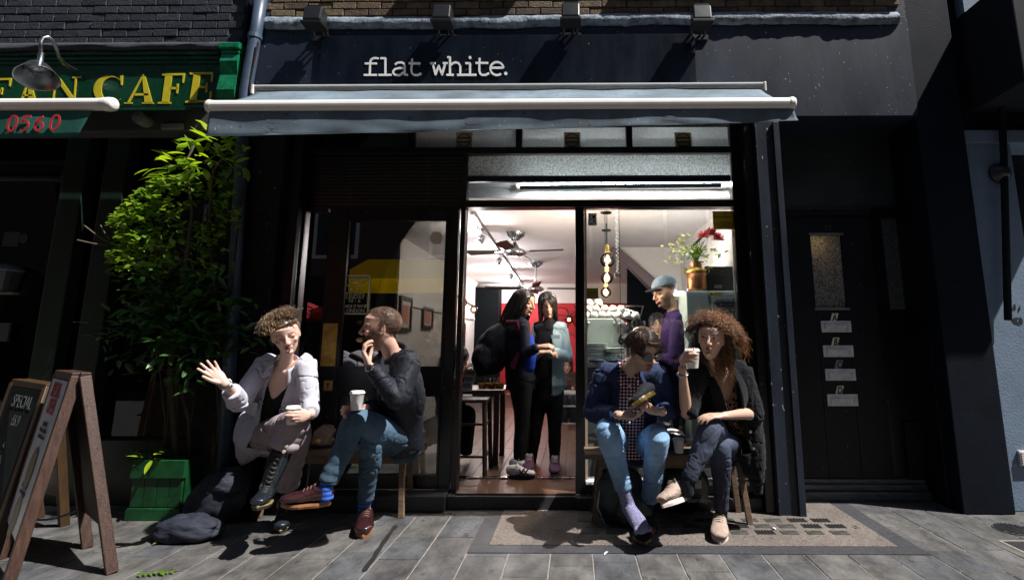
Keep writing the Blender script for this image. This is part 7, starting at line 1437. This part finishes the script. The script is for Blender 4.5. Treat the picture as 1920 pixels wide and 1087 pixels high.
me = torso_cloth(B, .024, ((B.shR, B.elR.lerp(B.shR, .05), B.elR.lerp(B.shR, -.02), (.080, .078, .074, .07), .05), (B.shL, B.elL, B.elL.lerp(B.wrL, .13), (.080, .080, .076, .072), .05)), 1.08, True, .007, hem)
def cut(v): t, x, y = B.tc(v); w_ = .028+.055*np.clip((t-.3)/.6, 0, 1); return (y > .02) & (np.abs(x+.0) < w_) & (t > .2) & (t < 1.1) | (t > .94) & (np.hypot(x, y+.02) < .085)
finish(me, 'coat', m_coat, wr_, .011, 9, 51, .004, cut=cut, thick=.008)
for sx in (-1, 1):
    q = MB(); 
    def lap_(u, v): t = 1.0-.62*u; c = B.pel.lerp(B.neck, t)+B.lat*(sx*(.052+.03*(t-.5)+.065*v*math.sin(math.pi*min(1, u*.8+.2))))+B.fwd*((.145+.06*math.sin(math.pi*min(1, u*1.1)))*(1-.25*v)*(1 if u > .12 else .6+u*3.3)); return tuple(c)
    q.grid(lap_, 16, 6); q.build('lapel', m_coat, wr_, smooth=True, solid=.012)
for px, py in ((1407, 809), (1413, 840)): MB().lathe(P(px, py, -.33), [(.010, 0), (.009, .006), (0, .006)], 12, (0, -1, 0)).build('button', m_steel, wr_)
m_bjean = denim('charcoal_denim', (.030, .036, .055)); mb = MB(); limb(mb, [B.pel+V(-.08, .02, 0), B.pel+V(.08, .02, 0)], [(.13, .15), (.13, .15)], 20, 4); trouser(mb, B.hpR, B.knR, B.knR.lerp(B.anR, .93), (.105, .092, .074, .056, .050), .04); trouser(mb, B.hpL, B.knL, B.knL.lerp(B.anL, .94), (.105, .092, .072, .054, .048), .04)
finish(vox(mb, .006, 2), 'jeans', m_bjean, wr_, .009, 11, 61, .001, col=fade([B.knR, B.knL, B.hpR.lerp(B.knR, .75), B.knR.lerp(B.anR, .3)], .14, 1.1))
m_bsock = fabric('black_sock', (.012, .014, .022)); m_snk = mat('sand_knit', (.36, .27, .22), .85, var=.25, vs=40, bump=.4, bs=140); m_wsole = mat('pale_foam_sole', (.62, .52, .48), .6); m_olace = mat('olive_laces', (.16, .15, .10), .7)
for kn, an, hl in ((B.knR, B.anR, P(1290, 926, -.55)), (B.knL, B.anL, B.anL+V(0, 0, -.05))): mb = MB(); limb(mb, [kn.lerp(an, .86), an, hl], [.046, .042, .042], 14, 5, rnd_=.3); finish(vox(mb, .008, 2), 'sock', m_bsock, wr_, .002, 20, 2)
shoe(wr_, P(1286, 938, -.50), P(1244, 952, -.70), (-.35, .15, .93), B.anR, m_snk, m_wsole, m_olace, 1.08, .08, .03, name='sneaker', wd=.052); shoe(wr_, HL(B.anL), G(1350, 1021), (0, 0, 1), B.anL, m_snk, m_wsole, m_olace, 1.08, .08, .03, name='sneaker', wd=.052)
q = MB(); wd_ = (B.elR-B.wrR).normalized(); qt = wd_.to_track_quat('Z', 'Y'); c = B.wrR+wd_*.05; q.tube([c+qt @ V(.034*math.cos(t), .034*math.sin(t), .004*math.sin(t)) for t in np.linspace(0, 6.283, 22)], .006, 6); q.build('bracelet', m_steel, wr_, smooth=True)
m_curl = mat('dark_curly_hair', (.055, .026, .014), .4, var=.5, vs=20, spec=.6, dark=(.015, .008, .005)); m_curl2 = mat('sunlit_curly_hair', (.26, .115, .04), .4, var=.4, vs=20, spec=.6)  # lighter second tone paints sunlight on the crown and sun-side curls
hm4 = lambda p: hairline(p, .30, .05, -.35) and (p.y < .2 or p.z > .3); mb = MB(); cap(mb, hd, hm4, 1.06)
cmb = lambda p: V(p.x*3.2, -.3+p.y*.3, .35-.2*abs(p.x)) if p.z > .2 else V(p.x*1.3+(.3 if p.x > 0 else -.3), -.35, -1)
strands(mb, hd, scalp_roots(620, hm4, 31), cmb, lambda p: random.Random(p.x*7).uniform(.5, .95)*(1 if p.y < .05 else .55), 20, .0105, .035, 4.5, .9, .72, 1.10, 32, .4, .45); mb.build('hair', m_curl, wr_, smooth=True)
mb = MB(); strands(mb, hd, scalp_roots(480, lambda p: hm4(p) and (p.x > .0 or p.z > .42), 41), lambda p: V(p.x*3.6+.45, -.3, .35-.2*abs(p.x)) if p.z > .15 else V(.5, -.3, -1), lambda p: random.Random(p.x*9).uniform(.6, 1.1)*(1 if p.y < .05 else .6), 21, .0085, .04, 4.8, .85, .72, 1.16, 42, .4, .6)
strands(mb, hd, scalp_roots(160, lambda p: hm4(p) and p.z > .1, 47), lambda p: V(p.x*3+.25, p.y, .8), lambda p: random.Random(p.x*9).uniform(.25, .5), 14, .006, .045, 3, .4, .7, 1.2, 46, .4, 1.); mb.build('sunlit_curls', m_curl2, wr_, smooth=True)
cup('white takeaway cup raised by the curly haired woman', P(1299, 690, -.56), .125, .047)
cup('white takeaway cup standing on the right bench between the two people', P(1273, 848, -.12), .105, .042)

# ---------------- people inside
P = _P
m_dk = fabric('black_wool', (.010, .010, .014)); m_navyk = fabric('navy_knit', (.009, .011, .022)); m_drk = fabric('black_denim', (.010, .011, .015)); m_longhair = mat('black_hair', (.012, .009, .009), .3, var=.4, spec=.6)
def longhair(par, hd, n, ln, m, fringe=False, seed=1):
    hm_ = lambda p: hairline(p, .29 if not fringe else .22, .02, -.35); mb = MB(); cap(mb, hd, hm_, 1.06); strands(mb, hd, scalp_roots(n, hm_, seed), lambda p: V((.6 if p.x > -.03 else -.6)*max(0, 1-abs(p.x)/.37), -.22 if not (fringe and p.y > .15) else .3, -.8 if p.z < .4 else -.25), lambda p: ln*random.Random(p.x*99).uniform(.8, 1.05) if not (fringe and p.y > .2) else .28, 14, .030, .006, .6, .3, .45, 1.07, seed+1, .6, .02); return mb.build('hair', m, par, smooth=True)
def easy(label, B, hd, skin, top, bottom, fem=True, hair=None, sl=(.062, .056, .052, .045), g=.014, hands=(), vx=.009, legs=True, k=1.04, eye=True, top_name='top', cutf=None, amp=.009, hair_ln=.8, hk=None, fringe=False):
    p = person(label, B, hd, skin, (.34, .10, .10), (.03, .02, .015), fem, .006, hands, legs, dict(scalp=(.02, .015, .012, .9), **(hk or {})), dict(iris=(.03, .02, .012), gaze=(0, -.15), op=.28) if eye else None, k=k)
    me = torso_cloth(B, g, ((B.shR, B.elR, B.elR.lerp(B.wrR, .85), sl, .05), (B.shL, B.elL, B.elL.lerp(B.wrL, .85), sl, .05)), k, fem, vx, lambda mb: limb(mb, [B.pel+V(0, 0, -.08), B.pel+V(0, 0, .1)], [(.17, .14), (.165, .13)], 20, 4, up=B.lat, rnd_=.2)); o = finish(me, top_name, top, p, amp, 9, 71, cut=cutf)
    if legs: mb = MB(); limb(mb, [B.pel+V(-.07, 0, 0), B.pel+V(.07, 0, 0)], [(.11, .13), (.11, .13)], 18, 4); trouser(mb, B.hpL, B.knL, B.anL, (.10, .085, .066, .055, .05), .03); trouser(mb, B.hpR, B.knR, B.anR, (.10, .085, .066, .055, .05), .03); finish(vox(mb, .009, 2), 'trousers', bottom, p, .006, 10, 73)
    if hair: longhair(p, hd, 420, hair_ln, hair, fringe, int(abs(hd.c.x)*100))
    return p
fl = lambda px, py: G(px, py, FZ)
# woman in profile, dark clothes and rucksack
Y = 1.0; B = Body(pel=P(976, 712, Y), neck=P(971, 598, Y-.03), shR=P(982, 612, Y-.17), shL=P(956, 608, Y+.13), elR=P(984, 662, Y-.22), wrR=P(1012, 650, Y-.28), elL=P(965, 660, Y+.15), wrL=P(1005, 655, Y-.1), hpR=P(980, 715, Y-.08), knR=P(978, 800, Y-.10), anR=P(972, 876, Y-.12), hpL=P(972, 715, Y+.1), knL=P(982, 800, Y+.1), anL=P(978, 870, Y+.12))
hd = Head(P(982, 567, Y-.04), (.90, -.38, -.18), (.16, 0, 1), .262)
p1 = easy('woman with long black hair in dark clothes and white trainers, side on in the doorway', B, hd, (.48, .30, .22), m_navyk, m_drk, hair=m_longhair, hands=((B.wrR, (.85, .1, .1), (0, .5, -.8), 1, CUP, .95, .05),), hair_ln=1.15)
mb = MB(); limb(mb, [P(988, 632, Y-.10), P(992, 660, Y-.11), P(990, 690, Y-.09)], [.06, .07, .065], 18, 4); finish(vox(mb, .01, 2), 'blue_top', fabric('royal_blue', (.01, .05, .42)), p1, .006, 12, 3)
mst = mat('white_trainer_mesh', (.55, .54, .53), .6); mnv = mat('navy_trim', (.02, .025, .06), .5)
sh1 = shoe(p1, fl(952, 896)+V(0, 0, .0), fl(1002, 897), (0, 0, 1), B.anR, mst, mnv, m_cup, .95, .070, .024, name='trainer', wd=.046); q = MB(); a = fl(974, 896)+V(0, -.058, .06)
for dx in (0, .035): q.bar(a+V(dx, 0, -.025), a+V(dx+.05, -.002, .035), .012, .006, (0, 1, 0)); q.bar(a+V(dx+.05, -.003, -.025), a+V(dx, -.005, .03), .010, .006, (0, 1, 0))
q.build('stripes', mnv, sh1); shoe(p1, fl(958, 882), fl(1000, 883), (0, 0, 1), B.anL, mst, mnv, m_cup, .95, .070, .024, name='trainer')
rk = thing('rucksack', 'large black rucksack on the back of the woman in profile', 'rucksack', P(925, 650, Y)); lump('body', P(926, 655, Y)+V(0, 0, .0), (.20, .18, .26), m_dk, rk, 3.3, .12, squash=.25); lump('pocket', P(908, 672, Y-.05)+V(0, -.05, 0), (.11, .12, .15), m_dk, rk, 5.1, .1)
q = MB(); q.tube([P(950, 606, Y-.14), P(968, 604, Y-.22), P(978, 640, Y-.20), P(960, 690, Y-.16)], [(.012, .03)]*4, 8); q.build('strap', mat('crimson_strap', (.12, .01, .03), .6), rk)
# woman facing, pale denim shirt
Y = 1.18; B = Body(pel=P(1026, 722, Y), neck=P(1029, 606, Y-.03), shR=P(1007, 618, Y-.02), shL=P(1054, 618, Y), elR=P(1003, 668, Y-.04), wrR=P(1018, 660, Y-.24), elL=P(1064, 668, Y-.08), wrL=P(1028, 660, Y-.24), hpR=P(1012, 724, Y), knR=P(1004, 800, Y-.02), anR=P(996, 868, Y), hpL=P(1040, 724, Y), knL=P(1040, 800, Y-.02), anL=P(1040, 872, Y))
hd = Head(P(1027, 571, Y-.04), (.12, -.92, -.30), (-.06, -.28, .95), .262)
def cut(v): t, x, y = B.tc(v); return (y > .0) & (x > -.16) & (x < .035) & (t < 1.1) | (t > .93) & (np.hypot(x, y) < .08)
p2 = easy('smiling woman with black hair in open pale denim shirt, facing out in the doorway', B, hd, (.50, .32, .235), fabric('pale_denim', (.30, .43, .50), bump=.3, bs=300), m_drk, hair=m_longhair, top_name='denim_shirt', cutf=cut, g=.026, hair_ln=.95, hands=((B.wrL, (-.9, -.2, .05), (0, .3, -.9), -1, CUP, .95, .05), (B.wrR, (.8, -.3, .05), (0, .3, -.9), 1, CUP, .95, .05)))
mb = MB(); B.core(mb, .006, True, 1.04); limb(mb, [B.pel+V(0, 0, -.12), B.pel+V(0, 0, .1)], [(.16, .13), (.155, .12)], 20, 4, up=B.lat); limb(mb, [B.neck+V(0, 0, -.06), B.neck+V(0, 0, .015)], [.085, .066], 18, 4); finish(vox(mb, .009, 2), 'black_top', m_dk, p2, .004, 12, 5)
mb = MB(); limb(mb, [B.elL.lerp(B.wrL, .5), B.elL.lerp(B.wrL, .86)], [.06, .056], 16, 3, rnd_=.15); mb.build('cuff', fabric('denim_cuff', (.30, .43, .50)), p2, smooth=True); pk = P(1042, 631, Y-.16); MB().box(pk+V(-.045, -.006, -.02), pk+V(.045, .0, .02), .004).build('pocket_flap', bpy.data.materials['denim_cuff'], p2)
mpk = mat('plum_trainer', (.10, .03, .08), .7); mpw = mat('pale_toe', (.5, .42, .45), .5)
for a, b, an in ((fl(992, 876), fl(990, 890), B.anR), (fl(1040, 880), fl(1040, 895), B.anL)): shoe(p2, a+V(0, .06, 0), b, (0, 0, 1), an, mpk, mpw, m_cup, 1.05, .08, .026, name='trainer')
# barista with cap
Y = 1.05; B = Body(pel=P(1258, 730, Y), neck=P(1266, 588, Y-.02), shL=P(1274, 606, Y-.19), shR=P(1258, 606, Y+.16), elL=P(1263, 680, Y-.26), wrL=P(1228, 668, Y-.2), elR=P(1245, 680, Y+.2), wrR=P(1225, 672, Y+.05), hpL=P(1258, 732, Y-.1), knL=P(1256, 830, Y-.1), anL=P(1256, 900, Y-.1), hpR=P(1256, 732, Y+.1), knR=P(1250, 830, Y+.1), anR=P(1250, 900, Y+.1))
hd = Head(P(1247, 549, Y-.04), (-.93, -.30, -.20), (-.16, 0, 1), .285)
p3 = easy('barista in purple shirt and grey blue cap, side on behind the window', B, hd, (.52, .33, .25), fabric('purple_cotton', (.028, .014, .075), bump=.3), fabric('dark_blue_denim', (.03, .045, .06)), False, hands=((B.wrL, (-.95, -.1, 0), (0, .3, -.9), 1, CUP, 1., .05), (B.wrR, (-.95, -.1, 0), (0, .3, -.9), -1, CUP, 1., .05)), sl=(.09, .078, .066, .052), g=.03, k=1.1, top_name='shirt', amp=.013, hk=dict(beard=(.06, .035, .025), beardk=.85)); collar(p3, B, fabric('purple_collar', (.028, .014, .075)), .09, .05, .05, .6, 'collar')
q = MB(); k_ = 1.10; 
for i in range(13):
    for j in range(32): pass
pts_ = []; 
q.grid(lambda u, v: tuple(hd.w(.338*k_*math.sin(v*1.5)*math.sin(u*6.2832), .43*k_*math.sin(v*1.5)*math.cos(u*6.2832)-.04, .17+.40*k_*math.cos(v*1.5)**.8)), 32, 12); q.build('cap', fabric('grey_blue_canvas', (.11, .15, .19), var=.4), p3, smooth=True, solid=.008)
q = MB(); q.grid(lambda u, v: tuple(hd.w((u-.5)*.56*(1-.25*v*v), .38+.34*v-(u-.5)**2*.5, .20-.02*v-.22*(u-.5)**2)), 12, 6); q.build('cap_brim', fabric('black_brim', (.012, .014, .02)), p3, smooth=True, solid=.012)
# woman seen between barista and machine
Y = 2.5; B = Body(pel=P(1230, 730, Y), neck=P(1233, 640, Y), shR=P(1210, 650, Y), shL=P(1256, 650, Y), elR=P(1205, 690, Y-.05), wrR=P(1215, 715, Y-.15), elL=P(1258, 690, Y-.05), wrL=P(1250, 715, Y-.15), hpR=P(1222, 730, Y), knR=P(1222, 790, Y), anR=P(1222, 840, Y), hpL=P(1240, 730, Y), knL=P(1240, 790, Y), anL=P(1240, 840, Y))
easy('woman with black fringe behind the counter, beyond the barista', B, Head(P(1232, 608, Y), (-.05, -.98, -.1), (.05, -.1, 1), .29), (.55, .38, .28), m_dk, m_drk, hair=m_longhair, hair_ln=.5, fringe=True, hands=())
# reader at the table and customer at the back
Y = 1.15; B = Body(pel=P(846, 770, Y), neck=P(846, 690, Y-.05), shR=P(830, 700, Y-.15), shL=P(856, 700, Y+.1), elR=P(850, 725, Y-.2), wrR=P(868, 705, Y-.18), elL=P(858, 725, Y+.1), wrL=P(880, 715, Y+.05), hpR=P(846, 770, Y-.1), knR=P(875, 775, Y-.1), anR=P(872, 850, Y-.1), hpL=P(846, 770, Y+.1), knL=P(880, 775, Y+.1), anL=P(876, 850, Y+.1))
easy('dark haired reader seated at the table inside, holding a newspaper', B, Head(P(856, 672, Y-.03), (.92, -.1, -.35), (.3, 0, .95), .265), (.48, .30, .22), m_dk, m_drk, hair=m_longhair, hair_ln=.45, hands=((B.wrR, (.3, .1, .9), (.8, .3, 0), 1, CUP, 1., .05),))
Y = 4.1; B = Body(pel=P(1066, 745, Y), neck=P(1066, 700, Y), shR=P(1050, 706, Y), shL=P(1080, 706, Y), elR=P(1049, 725, Y-.05), wrR=P(1056, 728, Y-.2), elL=P(1082, 725, Y-.05), wrL=P(1074, 728, Y-.2), hpR=P(1060, 745, Y), knR=P(1058, 748, Y-.4), anR=P(1058, 800, Y-.4), hpL=P(1072, 745, Y), knL=P(1074, 748, Y-.4), anL=P(1074, 800, Y-.4))
easy('customer seated at the small table at the back of the cafe', B, Head(P(1063, 683, Y), (.1, -.95, -.2), (0, -.2, 1), .26), (.40, .22, .16), fabric('brown_knit', (.05, .03, .025)), m_drk, hair=m_longhair, hair_ln=.8, hands=(), eye=False)
